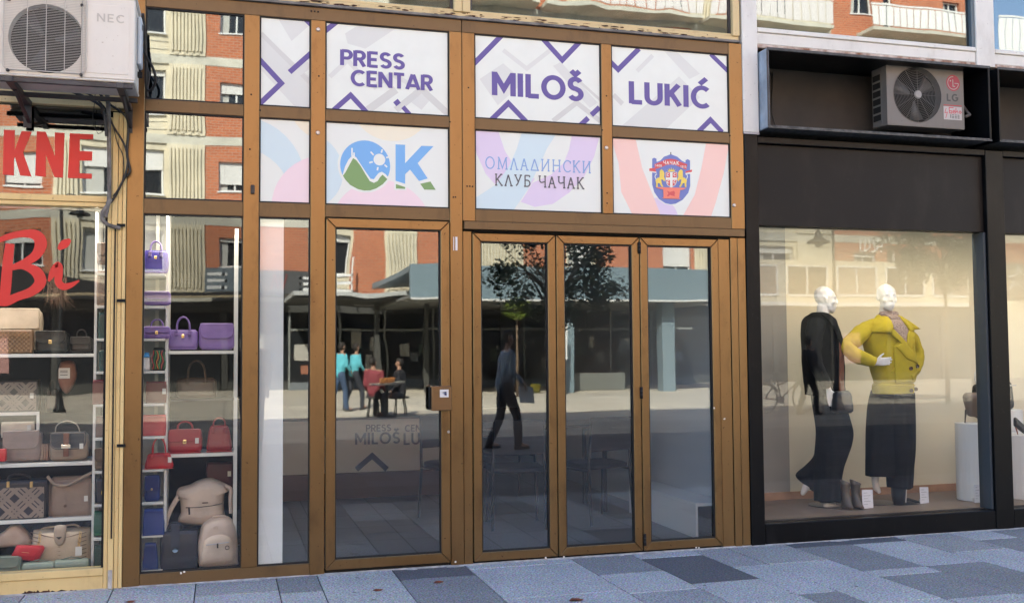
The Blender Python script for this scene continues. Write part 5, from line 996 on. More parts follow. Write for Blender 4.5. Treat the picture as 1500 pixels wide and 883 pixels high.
for (bx, cc, lb, kd) in (((141, 356, 160, 387), TP, 'taupe bag at the top of the narrow column, seen beside the first window', 'flap'), ((141, 396, 160, 450), (124, 106, 92), 'tall taupe bag second from the top of the narrow column', 'tote'), ((144, 457, 159, 497), (44, 74, 70), 'dark green bag with a buckle in the narrow column', 'box'), ((145, 514, 160, 544), (52, 82, 82), 'teal bag on the shelf below the dark green one', 'flap'),
    ((135, 556, 158, 592), (98, 18, 26), 'deep red rounded bag with pale marks in the narrow column', 'box'), ((140, 610, 158, 640), (110, 84, 74), 'brown leather bag with a tag below the deep red one', 'box'), ((138, 657, 157, 688), (104, 82, 62), 'olive brown flap bag in the narrow column', 'flap'), ((140, 702, 158, 736), (30, 36, 50), 'dark pouch with yellow and green cords', 'box'),
    ((137, 750, 157, 784), (14, 84, 58), 'round bright green bag in the narrow column', 'box'), ((138, 800, 157, 835), (12, 58, 48), 'dark green strap bag at the foot of the narrow column', 'box')):
    o = bag(kd, bx, .21, cc, lb, clasp=False, d=.08, wr=.03)
    if 'yellow' in lb:
        for k, c2 in enumerate([(200, 170, 40), (40, 130, 60), (190, 60, 40)]): B().tube(spline([P(152+k*2, 712, .205), P(149+k*2, 722, .203), P(153+k*2, 731, .205)]), .003, 5).build('cord', leather(c2), o)
# ================================================================ clothes shop display
DX0 = 3.74
disp = thing('display_platform', 'brown laminate display floor with cream backdrop and wooden skirting in the shop window', 'display', (5, .5, .15))
part('platform', mat('brown_laminate', (.19, .135, .10), .5, var=.12, vscale=5), disp, 3.735, 8.2, .142, 1.02, .013, .152)
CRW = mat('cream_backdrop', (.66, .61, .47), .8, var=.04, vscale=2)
part('backdrop', CRW, disp, 4.55, 8.2, 1.0, 1.03, .153, 2.75); part('skirting', mat('oak_skirting', (.36, .20, .11), .6, var=.2), disp, 4.22, 8.2, .985, .999, .153, .215)
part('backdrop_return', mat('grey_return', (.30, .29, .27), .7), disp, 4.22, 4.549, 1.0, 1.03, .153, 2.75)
part('display_ceiling', SHELF, disp, 3.735, 8.2, .142, 1.03, 2.62, 2.65)
lw = thing('window_light', 'row of warm spotlights on the ceiling inside the clothes shop window', 'light', (5, .3, 2.58))
SPOT = bpy.data.materials.new('lamp_glow'); SPOT.use_nodes = True; e_ = SPOT.node_tree.nodes['Principled BSDF']; e_.inputs['Emission Color'].default_value = (1, .8, .55, 1); e_.inputs['Emission Strength'].default_value = .35
part('track', BLACKF, lw, 3.9, 8.0, .20, .23, 2.59, 2.619)
for k in range(6):
    x = 4.15+k*.68; B().lathe([(.03, .10), (.045, 0), (.045, -.005)], (x, .215, 2.49), 14).build('spotlight', BLACKF, lw); B().lathe([(.0, 0), (.038, 0)], (x, .215, 2.488), 14).build('lens', SPOT, lw)
    ld = bpy.data.lights.new('spot_lamp', 'AREA'); ld.shape = 'DISK'; ld.size = .10; ld.energy = .95; ld.color = (1, .88, .68); ld.spread = radians(150); lo = bpy.data.objects.new('spot_lamp', ld); COL.objects.link(lo); lo.parent = lw; lo.location = Vector((x, .190, 2.480))-lw.location; lo.rotation_euler = (radians(18), 0, 0)
# mannequins -------------------------------------------------------
MWH = mat('mannequin_white', (.74, .73, .70), .3); BLK = mat('black_cloth', (.005, .0055, .007), .9, spec=.15, var=.3, vscale=20, bump=.3, bscale=14); NVY = mat('black_trousers', (.006, .007, .010), .9, spec=.15, var=.3, vscale=12, bump=.35, bscale=9)
YEL = mat('mustard_wool', (.43, .335, .010), .9, var=.10, vscale=9, bump=.35, bscale=11); YEL2 = mat('mustard_wool_lapel', (.48, .37, .012), .9, var=.08, vscale=9, bump=.15, bscale=90)
def Q(px, py, Y, dy=0): p = P(px, py, Y); return Vector((p.x, Y+dy, p.z))
def head(par, c, ang, s=1.0, m=MWH):
    # egg shaped mannequin head with brow, nose, lips and chin; ang turns the face about the vertical (0 = to the street)
    R = Matrix.Rotation(ang, 3, 'Z')
    def q(x, y, z): return c+R @ Vector((x*s, y*s, z*s))
    parts = [[(q(0, .016, .035), .076*s), (q(0, -.012, .030), .070*s), (q(0, .018, .045), .074*s), (q(0, -.038, -.055), .044*s), (q(0, -.052, -.07), .03*s)], [(q(0, -.052, -.088), .022*s), (q(.022, -.030, -.070), .026*s), (q(-.022, -.030, -.070), .026*s)],
             [(q(0, -.084, .018), .007*s), (q(0, -.094, -.018), .0095*s), (q(.011, -.088, -.024), .006*s), (q(-.011, -.088, -.024), .006*s)], [(q(.033, -.072, .028), .008*s), (q(.008, -.080, .026), .008*s)], [(q(-.033, -.072, .028), .008*s), (q(-.008, -.080, .026), .008*s)],
             [(q(.016, -.080, -.050), .0055*s), (q(-.016, -.080, -.050), .0055*s), (q(0, -.086, -.048), .006*s)], [(q(.014, -.079, -.060), .006*s), (q(-.014, -.079, -.060), .006*s)],
             [(q(.040, -.050, -.020), .022*s)], [(q(-.040, -.050, -.020), .022*s)],
             [(q(.076, .008, .012), .010*s), (q(.074, .008, -.018), .007*s)], [(q(-.076, .008, .012), .010*s), (q(-.074, .008, -.018), .007*s)],
             [(q(0, .020, -.06), .050*s), (q(0, .030, -.16), .050*s), (q(0, .035, -.22), .062*s)]]
    return parts
def hand(c, d, side, s=1.0, curl=.3, thumb=None):
    # palm, four fingers and a thumb; c wrist, d unit direction of the fingers, side unit vector across the palm towards the thumb
    d = d.normalized(); side = (side-d*side.dot(d)).normalized(); nrm = d.cross(side); out = []
    pc = c+d*.045*s
    out.append([(c, .019*s), (c+d*.03*s+side*.014*s, .015*s), (c+d*.03*s-side*.014*s, .015*s), (c+d*.075*s+side*.028*s, .0095*s), (c+d*.075*s-side*.026*s, .0095*s)])
    for k, L in enumerate((.066, .076, .071, .055)):
        b0 = c+d*.078*s+side*(.027-.018*k)*s; p = b0; dd = d.copy()
        for j, f in enumerate((.45, .30, .25)):
            q = p+dd*L*f*s; out.append([(p, (.0088-.0009*j)*s), (q, (.0080-.001*j)*s)]); p = q; dd = (dd+nrm*curl*(j+1)*.6+side*(.10-.06*k)).normalized()
    t0 = c+d*.028*s+side*.022*s; td = (d*.7+side*.85+nrm*.15).normalized(); t1 = t0+td*.038*s; t2 = t1+(td+d*.5).normalized()*.03*s
    out += [[(t0, .012*s), (t1, .0095*s)], [(t1, .0095*s), (t2, .0075*s)]]; return out
from mathutils import noise as _ns
def crease(o, amp, sc_=(9, 9, 4), seed=0.0):          # push the cloth in and out into soft folds
    me = o.data; ns = [v.normal.copy() for v in me.vertices]
    for v, nn in zip(me.vertices, ns):
        q = Vector((v.co.x*sc_[0]+seed, v.co.y*sc_[1], v.co.z*sc_[2])); r_ = _ns.noise(q)+.5*_ns.noise(q*2.3); r_ = math.copysign(abs(r_)**.8, r_); v.co += nn*r_*amp
def rowfn(rows, t):
    n = len(rows)-1; f = min(max(t*n, 0), n-1e-6); i = int(f); u = f-i
    p0, p1, p2, p3 = rows[max(0, i-1)], rows[i], rows[i+1], rows[min(n, i+2)]
    return [.5*((2*p1[j])+(-p0[j]+p2[j])*u+(2*p0[j]-5*p1[j]+4*p2[j]-p3[j])*u*u+(-p0[j]+3*p1[j]-3*p2[j]+p3[j])*u**3) for j in range(len(p1))]
def cloth(name, rows, m, par, Y, folds=0, amp=0.0, ph=0.0, st=30, n=56, cre=.006, ex=2.5, csc=(9, 9, 4)):
    rings = []                                        # rows: (y, left x, right x, half depth, depth shift)
    for s in range(st+1):
        t = s/st; y, xl, xr, hd, dy = rowfn(rows, t); a = P(xl, y, Y+dy); b_ = P(xr, y, Y+dy); cx_, hw = (a.x+b_.x)/2, (b_.x-a.x)/2; ring = []
        for j in range(n):
            an = 2*pi*j/n; ca, sa = cos(an), sin(an); k = 1+amp*t*(sin(folds*an+ph+1.2*t)+.4*sin((folds*1.7//1)*an+2*ph))
            ring.append(Vector((cx_+hw*k*math.copysign(abs(ca)**(2/ex), ca), Y+dy+hd*k*math.copysign(abs(sa)**(2/ex), sa), a.z)))
        rings.append(ring)
    b = B(); b.loft(rings); o = b.build(name, m, par, smooth=True); o.data.polygons[-1].use_smooth = False; o.data.polygons[-2].use_smooth = False
    if cre: crease(o, cre, csc, ph)
    return o
def sleeve(name, pts, rad, m, par, cre=.007, seed=0.0):   # pts: (pixel x, pixel y, depth)
    n = len(pts); pp_ = spline([P(p[0], p[1], p[2]) for p in pts], 8); rr = []
    for i in range(len(pp_)): f = i/(len(pp_)-1)*(n-1); k = min(int(f), n-2); rr.append(rad[k]+(rad[k+1]-rad[k])*(f-k))
    o = B().tube(pp_, rr, 28).build(name, m, par, smooth=True); crease(o, cre, (14, 14, 14), seed); return o
def drape(name, poly_, surf, th, m, par):             # a cloth panel lying on the surface of a garment
    cx_ = sum(p[0] for p in poly_)/len(poly_); cy_ = sum(p[1] for p in poly_)/len(poly_); n = len(poly_)
    ed = []
    for i in range(n):
        a, b_ = poly_[i], poly_[(i+1) % n]; ed += [(a[0]+(b_[0]-a[0])*k/5, a[1]+(b_[1]-a[1])*k/5) for k in range(5)]
    N = len(ed); vs = []
    for lv, tk in ((1.0, 0.0), (1.0, th), (.92, th*1.25), (.6, th*1.3), (.3, th*1.35)): vs += [surf(cx_+(x-cx_)*lv, cy_+(y-cy_)*lv, tk) for x, y in ed]
    fs = []
    for r_ in range(4): fs += [(r_*N+i, r_*N+(i+1) % N, (r_+1)*N+(i+1) % N, (r_+1)*N+i) for i in range(N)]
    vs.append(surf(cx_, cy_, th*1.35)); fs += [(4*N+i, 4*N+(i+1) % N, 5*N) for i in range(N)]
    b = B(); b.add(vs, fs); return b.build(name, m, par, smooth=True)
YA = .55
m1 = thing('mannequin', 'white bald mannequin in a black jacket and flared black trousers, face turned to the right', 'mannequin', Q(1215, 742, YA), 'mannequins in the shop window')
hc = Q(1209, 438, YA); parts = head(None, hc+Vector((0, 0, -.01)), radians(68), .98)
nk = Q(1202, 470, YA)
# torso, arms and legs in one continuous body
parts += [[(Q(1200, 474, YA), .075), (Q(1206, 520, YA), .11), (Q(1212, 575, YA), .11)], [(P(1198, 482, YA-.10), .040), (P(1193, 528, YA-.21), .034)], [(P(1193, 528, YA-.21), .034), (P(1213, 568, YA-.22), .022)],
          [(Q(1214, 575, YA, -.05), .085), (Q(1230, 645, YA, -.04), .055)], [(Q(1230, 645, YA, -.04), .055), (Q(1216, 728, YA, -.02), .032)], [(Q(1214, 578, YA, .07), .085), (Q(1219, 650, YA, .06), .055)], [(Q(1219, 650, YA, .06), .055), (P(1190, 702, YA+.13), .032)], [(P(1190, 702, YA+.13), .030), (P(1180, 710, YA+.13), .022), (P(1176, 722, YA+.13), .020)], [(Q(1215, 728, YA, -.02), .032), (Q(1218, 738, YA, -.02), .024)]]
parts += hand(P(1214, 570, YA-.22), Vector((.22, -.05, -1)), Vector((.9, -.2, .2)), .95, .22)
blob('body', parts, MWH, m1, .0068, 2)
blob('shirt', [[(Q(1207, 466, YA), .050), (Q(1213, 478, YA, -.04), .045)]], mat('pinkish_shirt', (.55, .38, .28), .8), m1, .009, 2)
JR = [(458, 1190, 1206, .060, .01), (463, 1185, 1213, .11, .01), (474, 1181, 1220, .15, .01), (500, 1180, 1228, .15, .01), (530, 1181, 1231, .155, .01), (560, 1184, 1231, .150, .01), (579, 1185, 1232, .155, .01)]
cloth('jacket', JR, BLK, m1, YA, 5, .02, .6, cre=.008)
def jsurf(x, y, off):
    t = next((k for k in range(0, 61) if rowfn(JR, k/60)[0] >= y), 60)/60; r_ = rowfn(JR, t); u = max(-.98, min(.98, (x-(r_[1]+r_[2])/2)/((r_[2]-r_[1])/2))); d_ = r_[3]*(1-abs(u)**2.5)**.4
    p_ = Q(x, y, YA, 0); return Vector((p_.x, YA+r_[4]-d_*1.04-off, p_.z))
drape('lining', [(1214, 492), (1221, 500), (1223, 577), (1213, 577)], jsurf, .006, mat('rust_brown_cloth', (.16, .055, .03), .9), m1)
drape('lapel', [(1192, 459), (1205, 462), (1214, 480), (1222, 498), (1216, 505), (1208, 490)], jsurf, .012, BLK, m1)
sleeve('sleeve', [(1196, 473, YA-.10), (1192, 500, YA-.18), (1193, 528, YA-.21), (1205, 552, YA-.22), (1212, 566, YA-.22)], [.070, .062, .056, .048, .042], BLK, m1, .008, 1.0)
cloth('trouser_leg', [(622, 1206, 1240, .07, .05), (650, 1200, 1236, .085, .10), (668, 1194, 1234, .085, .12), (683, 1181, 1228, .085, .13), (696, 1167, 1224, .080, .13), (708, 1178, 1222, .06, .13), (719, 1192, 1221, .05, .13)], NVY, m1, YA, 4, .03, .2, cre=.006)
cloth('trouser_leg', [(568, 1191, 1232, .13, .0), (600, 1195, 1235, .125, .0), (637, 1199, 1246, .115, -.02), (668, 1198, 1237, .11, -.02), (700, 1197, 1230, .105, -.02), (734, 1197, 1228, .105, -.03)], NVY, m1, YA, 7, .02, .9, cre=.009, csc=(13, 13, 2))
sh = blob('shoe', [[(Q(1205, 738, YA, -.05), .026), (Q(1216, 740, YA, -.05), .020), (Q(1224, 741, YA, -.05), .014)]], mat('white_shoe', (.65, .63, .6), .4), m1, .007, 3)
B().lathe([(.0, 0), (.15, 0), (.15, .008), (0, .010)], (Q(1218, 742, YA).x, YA+.05, .1525), 28).build('base_plate', mat('brushed_plate', (.12, .12, .12), .3, .8), m1)
hb = thing('handbag', 'small black leather handbag hanging at the hand of the mannequin in black', 'bag', Q(1205, 600, YA, -.25)); b = B(); c_ = Q(1205, 602, YA, -.27); soft(b, (c_.x, c_.y, c_.z), .17, .10, .17, .8, .6, wr=.05); b.build('body', leather((16, 20, 30)), hb, smooth=True); B().tube(spline([Q(1197, 585, YA, -.27), Q(1206, 574, YA, -.24), Q(1217, 572, YA, -.235), Q(1214, 586, YA, -.27)]), .006, 6).build('handle', leather((16, 20, 30)), hb, smooth=True)
YB = .48
m2 = thing('mannequin', 'white bald mannequin in a wide mustard yellow coat with one hand at the pocket', 'mannequin', Q(1320, 742, YB), 'mannequins in the shop window')
hc = Q(1299, 434, YB); parts = head(None, hc+Vector((0, 0, -.015)), radians(-12), 1.0)
parts += [[(Q(1300, 478, YB), .085), (Q(1308, 520, YB), .12), (Q(1308, 575, YB), .11)], [(P(1279, 476, YB), .032), (P(1256, 488, YB-.02), .030)], [(P(1256, 488, YB-.02), .030), (P(1246, 510, YB-.06), .028)], [(P(1246, 511, YB-.06), .036), (P(1281, 531, YB-.185), .024)], [(P(1320, 476, YB), .032), (P(1341, 520, YB-.02), .028)], [(P(1342, 523, YB-.02), .036), (P(1328, 554, YB-.11), .026)],
          [(Q(1312, 580, YB), .09), (Q(1318, 650, YB, -.03), .058)], [(Q(1318, 650, YB, -.03), .055), (Q(1318, 735, YB, -.03), .032)], [(Q(1300, 580, YB, .05), .09), (Q(1296, 650, YB, .08), .055)], [(Q(1296, 650, YB, .08), .052), (Q(1293, 705, YB, .10), .030)], [(Q(1293, 705, YB, .1), .028), (Q(1294, 717, YB, .1), .022), (Q(1298, 722, YB, .09), .016)]]
parts += hand(P(1281, 531, YB-.19), Vector((1, -.12, .10)), Vector((.1, -.2, 1)), .95, .35)
blob('body', parts, MWH, m2, .0068, 2)
CRW_ = [(461, 1290, 1311, .045, .01), (466, 1284, 1317, .075, .01), (475, 1274, 1326, .105, .0), (490, 1267, 1333, .130, .0), (510, 1270, 1335, .135, -.005), (530, 1277, 1335, .135, -.01), (550, 1282, 1334, .130, -.01), (561, 1284, 1332, .122, -.01), (564, 1282, 1333, .128, -.01), (577, 1282, 1333, .124, -.01)]
cloth('coat', CRW_, YEL, m2, YB, 4, .008, .3, st=44, cre=.006, csc=(7, 7, 5))
def csurf(x, y, off):
    t = next((k for k in range(0, 91) if rowfn(CRW_, k/90)[0] >= y), 90)/90; r_ = rowfn(CRW_, t); u = max(-.98, min(.98, (x-(r_[1]+r_[2])/2)/((r_[2]-r_[1])/2))); d_ = r_[3]*(1-abs(u)**2.5)**.4
    p_ = Q(x, y, YB, 0); return Vector((p_.x-.0, YB+r_[4]-d_*1.05-off, p_.z))
sleeve('sleeve', [(1281, 475, YB+.0), (1265, 485, YB-.01), (1249, 499, YB-.03), (1240, 507, YB-.06), (1254, 520, YB-.13), (1281, 531, YB-.185)], [.052, .066, .066, .052, .056, .044], YEL, m2, .008, 2.0)
sleeve('sleeve', [(1318, 476, YB+.0), (1331, 491, YB+.0), (1340, 508, YB-.01), (1343, 522, YB-.02), (1338, 540, YB-.07), (1329, 553, YB-.11)], [.052, .056, .056, .056, .052, .046], YEL, m2, .008, 5.0)
drape('coat_front', [(1292, 506), (1303, 498), (1318, 496), (1331, 528), (1332, 560), (1296, 560), (1293, 535)], csurf, .008, YEL, m2)
drape('scarf', [(1288, 463), (1313, 463), (1317, 480), (1310, 506), (1300, 494), (1290, 476)], csurf, .010, brickmat('patterned_scarf', (.62, .56, .50), (.05, .03, .03), (.35, .25, .2), .014, .009, .003, bump=.1, var=.3), m2)
blob('scarf_knot', [[(Q(1291, 462, YB, -.02), .038), (Q(1308, 462, YB, -.02), .038)], [(Q(1296, 467, YB, -.07), .03), (Q(1306, 468, YB, -.07), .03)]], brickmat('patterned_scarf_knot', (.62, .56, .50), (.05, .03, .03), (.35, .25, .2), .014, .009, .003, bump=.1, var=.3), m2, .009, 2)
drape('lapel', [(1286, 484), (1292, 482), (1318, 512), (1331, 533), (1310, 526), (1294, 508), (1302, 501), (1290, 492)], csurf, .018, YEL2, m2)
drape('lapel', [(1316, 484), (1328, 488), (1320, 496), (1324, 500), (1316, 514), (1309, 505), (1312, 490)], csurf, .018, YEL2, m2)
drape('collar', [(1284, 461), (1292, 464), (1292, 480), (1288, 488), (1269, 487), (1272, 473)], csurf, .026, YEL2, m2)
drape('collar', [(1309, 462), (1317, 463), (1326, 470), (1341, 482), (1328, 484), (1317, 486), (1311, 474)], csurf, .024, YEL2, m2)
BTN = mat('horn_button', (.06, .025, .012), .3)
for x, y, dy in ((1315, 539, -.014), (1328, 536, -.014), (1318, 571, -.006), (1330, 569, -.006)):
    c_ = csurf(x, y, -dy); B().lathe([(0, -.004), (.010, -.004), (.0145, -.008), (.0155, -.004), (.0155, 0)], (c_.x, c_.y, c_.z), 14, ax='y').build('button', BTN, m2)
B().tube(spline([csurf(x, y, .003) for x, y in ((1298, 527), (1296, 534), (1291, 545))]), .007, 6).build('pocket_welt', YEL2, m2, smooth=True); B().tube([csurf(1283+k*5.4, 563.5, .002) for k in range(10)], .0035, 5).build('hem_seam', YEL2, m2, smooth=True)
cloth('skirt', [(572, 1281, 1333, .125, .02), (590, 1276, 1334, .13, .03), (625, 1272, 1328, .115, .03), (665, 1272, 1318, .11, .03), (697, 1272, 1310, .105, .03)], NVY, m2, YB, 9, .018, .4, cre=.007, csc=(14, 14, 1.6))
cloth('trouser_leg', [(576, 1299, 1333, .12, -.02), (610, 1299, 1334, .115, -.02), (660, 1301, 1335, .11, -.02), (714, 1305, 1332, .105, -.02)], NVY, m2, YB, 9, .025, 1.4, cre=.009, csc=(14, 14, 1.6))
BOOT = mat('black_boot', (.005, .005, .007), .4, spec=.25); 
for k, (xo, yo, dy) in enumerate(((0, 0, -.03), (8, -3, .05))):
    b = blob('boot', [[(Q(1313+xo, 712, YB, dy), .058), (Q(1313+xo, 728, YB, dy), .050), (Q(1316+xo, 736+yo*.5, YB, dy), .036)], [(Q(1310+xo, 737+yo, YB, dy), .028), (Q(1328+xo, 737+yo, YB, dy), .026), (Q(1346+xo, 741+yo, YB, dy-.04), .014)]], BOOT, m2, .009, 3)
    p = Q(1346+xo, 741+yo, YB, dy-.045); B().tube([p+Vector((-.03, -.014, -.003)), p+Vector((.02, -.004, -.003))], .006, 6).build('toe_cap', mat('silver_toe%d' % k, (.6, .55, .5), .25, .9), m2)
B().lathe([(.0, 0), (.15, 0), (.15, .008), (0, .010)], (Q(1296, 740, YB).x, YB+.12, .1525), 28).build('base_plate', mat('brushed_plate2', (.10, .10, .10), .3, .8), m2)
# boots, cards, plinths, shoes
BR = leather((78, 66, 56))
bt = thing('boot_pair', 'pair of taupe brown ankle boots between the two mannequins', 'boots', Q(1245, 742, .42))
for x in (1238, 1253):
    b = B(); rings = []
    for k in range(9):
        t = k/8; c_ = Q(x, 742-37*t, .42); rw = .038+.006*t-.010*sin(pi*t); rings.append([Vector((c_.x+rw*cos(2*pi*j/18), .42+(rw+.03*(1-t)**3)*sin(2*pi*j/18)-.03*(1-t)**3, c_.z-(.02*cos(2*pi*j/18) if k == 8 else 0))) for j in range(18)])
    b.loft(rings); b.build('boot', BR, bt, smooth=True); c_ = Q(x, 708, .42); B().lathe([(.0, .0), (.036, .0)], (c_.x, .42, c_.z+.004), 16).build('boot_opening', leather((40, 24, 20)), bt)
def card(px, py0, py1, w_, Y, label, name='price_card'):
    a = P(px-w_/2, py0, Y); b_ = P(px+w_/2, py1, Y); o = thing(name, label, 'card', (P(px, py1, Y).x, Y, P(px, py1, Y).z), 'printed cards in the window'); z0, z1 = .1535, a.z; z0 = max(z0, P(px, py1, Y).z)
    B().prism([(a.x+.004, z0), (b_.x, z0+.003), (b_.x-.004, z1-.003), (a.x, z1)], Y, Y+.002).build('card', mat('card_white_%d' % px, (.72, .71, .74), .25), o)
    part('stand', mat('clear_stand%d' % px, (.6, .6, .6), .2), o, (a.x+b_.x)/2-.01, (a.x+b_.x)/2+.01, Y+.003, Y+.05, z0, z0+.03)
    pr = Print(Y-.0003); n = 5
    for k in range(n): z_ = z1-(z1-z0)*(.18+.15*k); pr.poly([(a.x+.014, z_), (a.x+(b_.x-a.x)*(.75 if k % 2 else .5), z_), (a.x+(b_.x-a.x)*(.75 if k % 2 else .5), z_+.003), (a.x+.014, z_+.003)], 0)
    pr.build('print', [mat('card_ink%d' % px, (.25, .25, .27), .6)], o)
card(1271, 717, 745, 17, .36, 'crumpled white card leaning beside the ankle boots'); card(1354, 713, 738, 14, .44, 'white price card behind the toe of the black boots'); card(1432, 709, 736, 11, .30, 'white price card at the foot of the round plinth')
PLW = mat('plinth_white', (.66, .66, .66), .6)
for px0, px1, py0, py1, Y, lb in ((1409, 1452, 620, 733, .46, 'white round plinth carrying the brown stiletto boot at the window edge'), (1466, 1500, 600, 700, .75, 'tall white round plinth with a black bag, beyond the black post'), (1479, 1540, 637, 742, .42, 'lower white round plinth under the black court shoe')):
    a, b_ = P(px0, py0, Y), P(px1, py1, Y); r_ = (b_.x-a.x)/2; o = B().lathe([(0, 0), (r_, 0), (r_, a.z-.1535), (0, a.z-.1535)], (a.x+r_, Y+r_*.3, .1535), 28).build('plinth', PLW, org=(a.x+r_, Y+r_*.3, .1535), bevel=.002); tag(o, lb, 'plinth')
bb = thing('stiletto_boot', 'brown leather stiletto ankle boot standing on the round plinth', 'boot', Q(1425, 620, .50)); b = B()
blob('boot', [[(Q(1418, 582, .5), .045), (Q(1438, 582, .5), .045), (Q(1422, 604, .5), .036), (Q(1440, 604, .5), .04)], [(Q(1420, 600, .5), .032), (Q(1440, 612, .5), .028), (Q(1452, 615, .5), .018)]], leather((92, 74, 60)), bb, .009, 3); B().tube([Q(1415, 600, .5), Q(1413.5, 619, .5)], [.010, .004], 8).build('heel', leather((60, 46, 38)), bb)
wb = thing('handbag', 'black bag with a white handle half hidden by the black post', 'bag', Q(1440, 575, .62)); b = B(); c_ = Q(1441, 590, .60); soft(b, (c_.x, c_.y, c_.z), .22, .08, .16, .9); b.build('body', leather((14, 14, 16)), wb, smooth=True); B().tube(spline([Q(1434, 568, .6), Q(1428, 555, .6), Q(1430, 542, .6), Q(1438, 536, .6)]), .006, 6).build('handle', SHELF, wb, smooth=True)
kb = thing('handbag', 'boxy black bag with a silver bar on the tall plinth beyond the black post', 'bag', Q(1480, 600, .80)); b = B(); a, b_ = P(1462, 558, .76), P(1492, 600, .76); soft(b, ((a.x+b_.x)/2, .84, b_.z), b_.x-a.x, .12, a.z-b_.z, .92, wr=.0); b.build('body', leather((18, 18, 20)), kb, smooth=True); part('silver_bar', STEEL, kb, a.x+.01, b_.x-.01, .765, .775, a.z-.045, a.z-.034)
cs_ = thing('court_shoe', 'black and tan court shoe on the lower plinth at the photo edge', 'shoe', Q(1492, 637, .44)); blob('shoe', [[(Q(1487, 613, .44), .014), (Q(1488, 622, .44), .020), (Q(1500, 632, .44), .018), (Q(1512, 635, .44), .012)]], leather((20, 20, 22)), cs_, .006, 2); B().tube([Q(1487, 622, .44), Q(1491, 636, .44)], [.009, .004], 8).build('heel', leather((120, 70, 50)), cs_)
# ================================================================ press room
desk = thing('banner_counter', 'pale banner with the words PRESS CENTAR MILOŠ LUKIĆ on a counter inside the dim room', 'banner', (1.6, 3.2, .013))
DY = 3.2; a, b_ = P(478, 616, DY), P(770, 690, DY); zt_, zb_ = a.z, P(560, 690, DY).z
BNR = mat('banner_cloth', (.80, .76, .68), .8)
part('counter_body', mat('counter_brown', (.12, .055, .03), .6), desk, .22, 2.35, DY+.02, DY+.5, .013, zt_-.01); part('banner_sheet', BNR, desk, .22, 2.3, DY, DY+.012, zb_, zt_); part('counter_foot', mat('counter_wood', (.14, .07, .045), .6), desk, .22, 2.35, DY-.05, DY+.01, zb_-.14, zb_-.004)
pr = Print(DY-.001); IK = mat('banner_ink', (.03, .04, .09), .6)
for t_, x0, x1, y0, y1 in (('PRESS', 536, 573, 632, 622), ('CENTAR', 593, 640, 632, 622), ('MILOŠ', 520, 586, 651, 634), ('LUKIĆ', 591, 651, 651, 634)):
    a, b_ = P(x0, y0, DY), P(x1, y0, DY); pr.text(t_, GL, a.x, b_.x, a.z, P(x0, y1, DY).z, .16, 0)
for q in ribbon([(P(x, y, DY).x, P(x, y, DY).z) for x, y in ((522, 687), (545, 667), (567, 687))], .05): pr.poly(q, 0)
pr.build('print', [IK], desk)
CH = mat('black_seat', (.02, .02, .024), .7); CHM = mat('chair_tube', (.035, .035, .038), .35, .6)
def chair(x, y, rz, lb):
    o = thing('chair', lb, 'chair', (0, 0, 0), 'black chairs in the press room'); o.rotation_euler = (0, 0, rz)
    b = B(); soft(b, (0, 0, .43), .44, .42, .05, 1, 1, .8, ex=5); b.build('seat', CH, o, smooth=True)
    b = B(); b.loft([[Vector((sx*.20, .20+.03*abs(t_)**2*0+.02*h_, .58+.27*h_)) for sx, t_ in ((-1, 0), (1, 0))]+[Vector((sx*.20, .225+.02*h_, .58+.27*h_)) for sx in (1, -1)] for h_ in (0, .25, .5, .75, 1)]); b.build('backrest', CH, o, bevel=.006)
    for sx in (-1, 1):
        B().tube([(sx*.21, -.20, .0), (sx*.205, -.17, .43)], .012, 8).build('leg', CHM, o, smooth=True); B().tube([(sx*.21, .24, .0), (sx*.205, .20, .43), (sx*.19, .235, .84)], .012, 8).build('leg', CHM, o, smooth=True)
        B().tube([(sx*.205, -.17, .425), (sx*.205, .20, .425)], .010, 6).build('side_rail', CHM, o)
    o.location = (x, y, .013); return o
chair(2.95, 1.35, radians(195), 'black chair behind the middle glass leaf, its four legs catching light'); chair(2.25, 1.30, radians(172), 'black chair behind the left glass leaf beside the table'); chair(1.86, 1.75, radians(20), 'black chair at the right side of the single door, before the banner'); chair(2.55, 2.6, radians(5), 'black chair on the far side of the table')
tb = thing('table', 'dark round edged table standing in the middle of the dim room', 'table', (2.65, 1.95, .013)); B().prism([(1.95, .735), (3.25, .735), (3.25, .765), (1.95, .765)], 1.65, 2.3).build('tabletop', mat('table_dark', (.035, .035, .04), .35), tb, bevel=.01)
for x in (2.02, 3.18):
    for y in (1.72, 2.23): B().tube([(x, y, .013), (x, y, .735)], .02, 8).build('leg', CHM, tb)
cb = thing('cabinet', 'low white cabinet edge with a dark open front at the right wall inside', 'cabinet', (3.45, .4, .013)); a, b_ = P(1017, 736, .35), P(1045, 790, .35)
CBW = mat('cabinet_white', (.78, .80, .80), .5); part('side', CBW, cb, a.x, a.x+.018, .33, 1.6, .013, a.z-.026); part('top', CBW, cb, a.x, 3.595, .33, 1.6, a.z-.025, a.z+.0, bevel=.001); part('inside', DARKIN, cb, a.x+.019, 3.59, .36, 1.59, .013, a.z-.026)
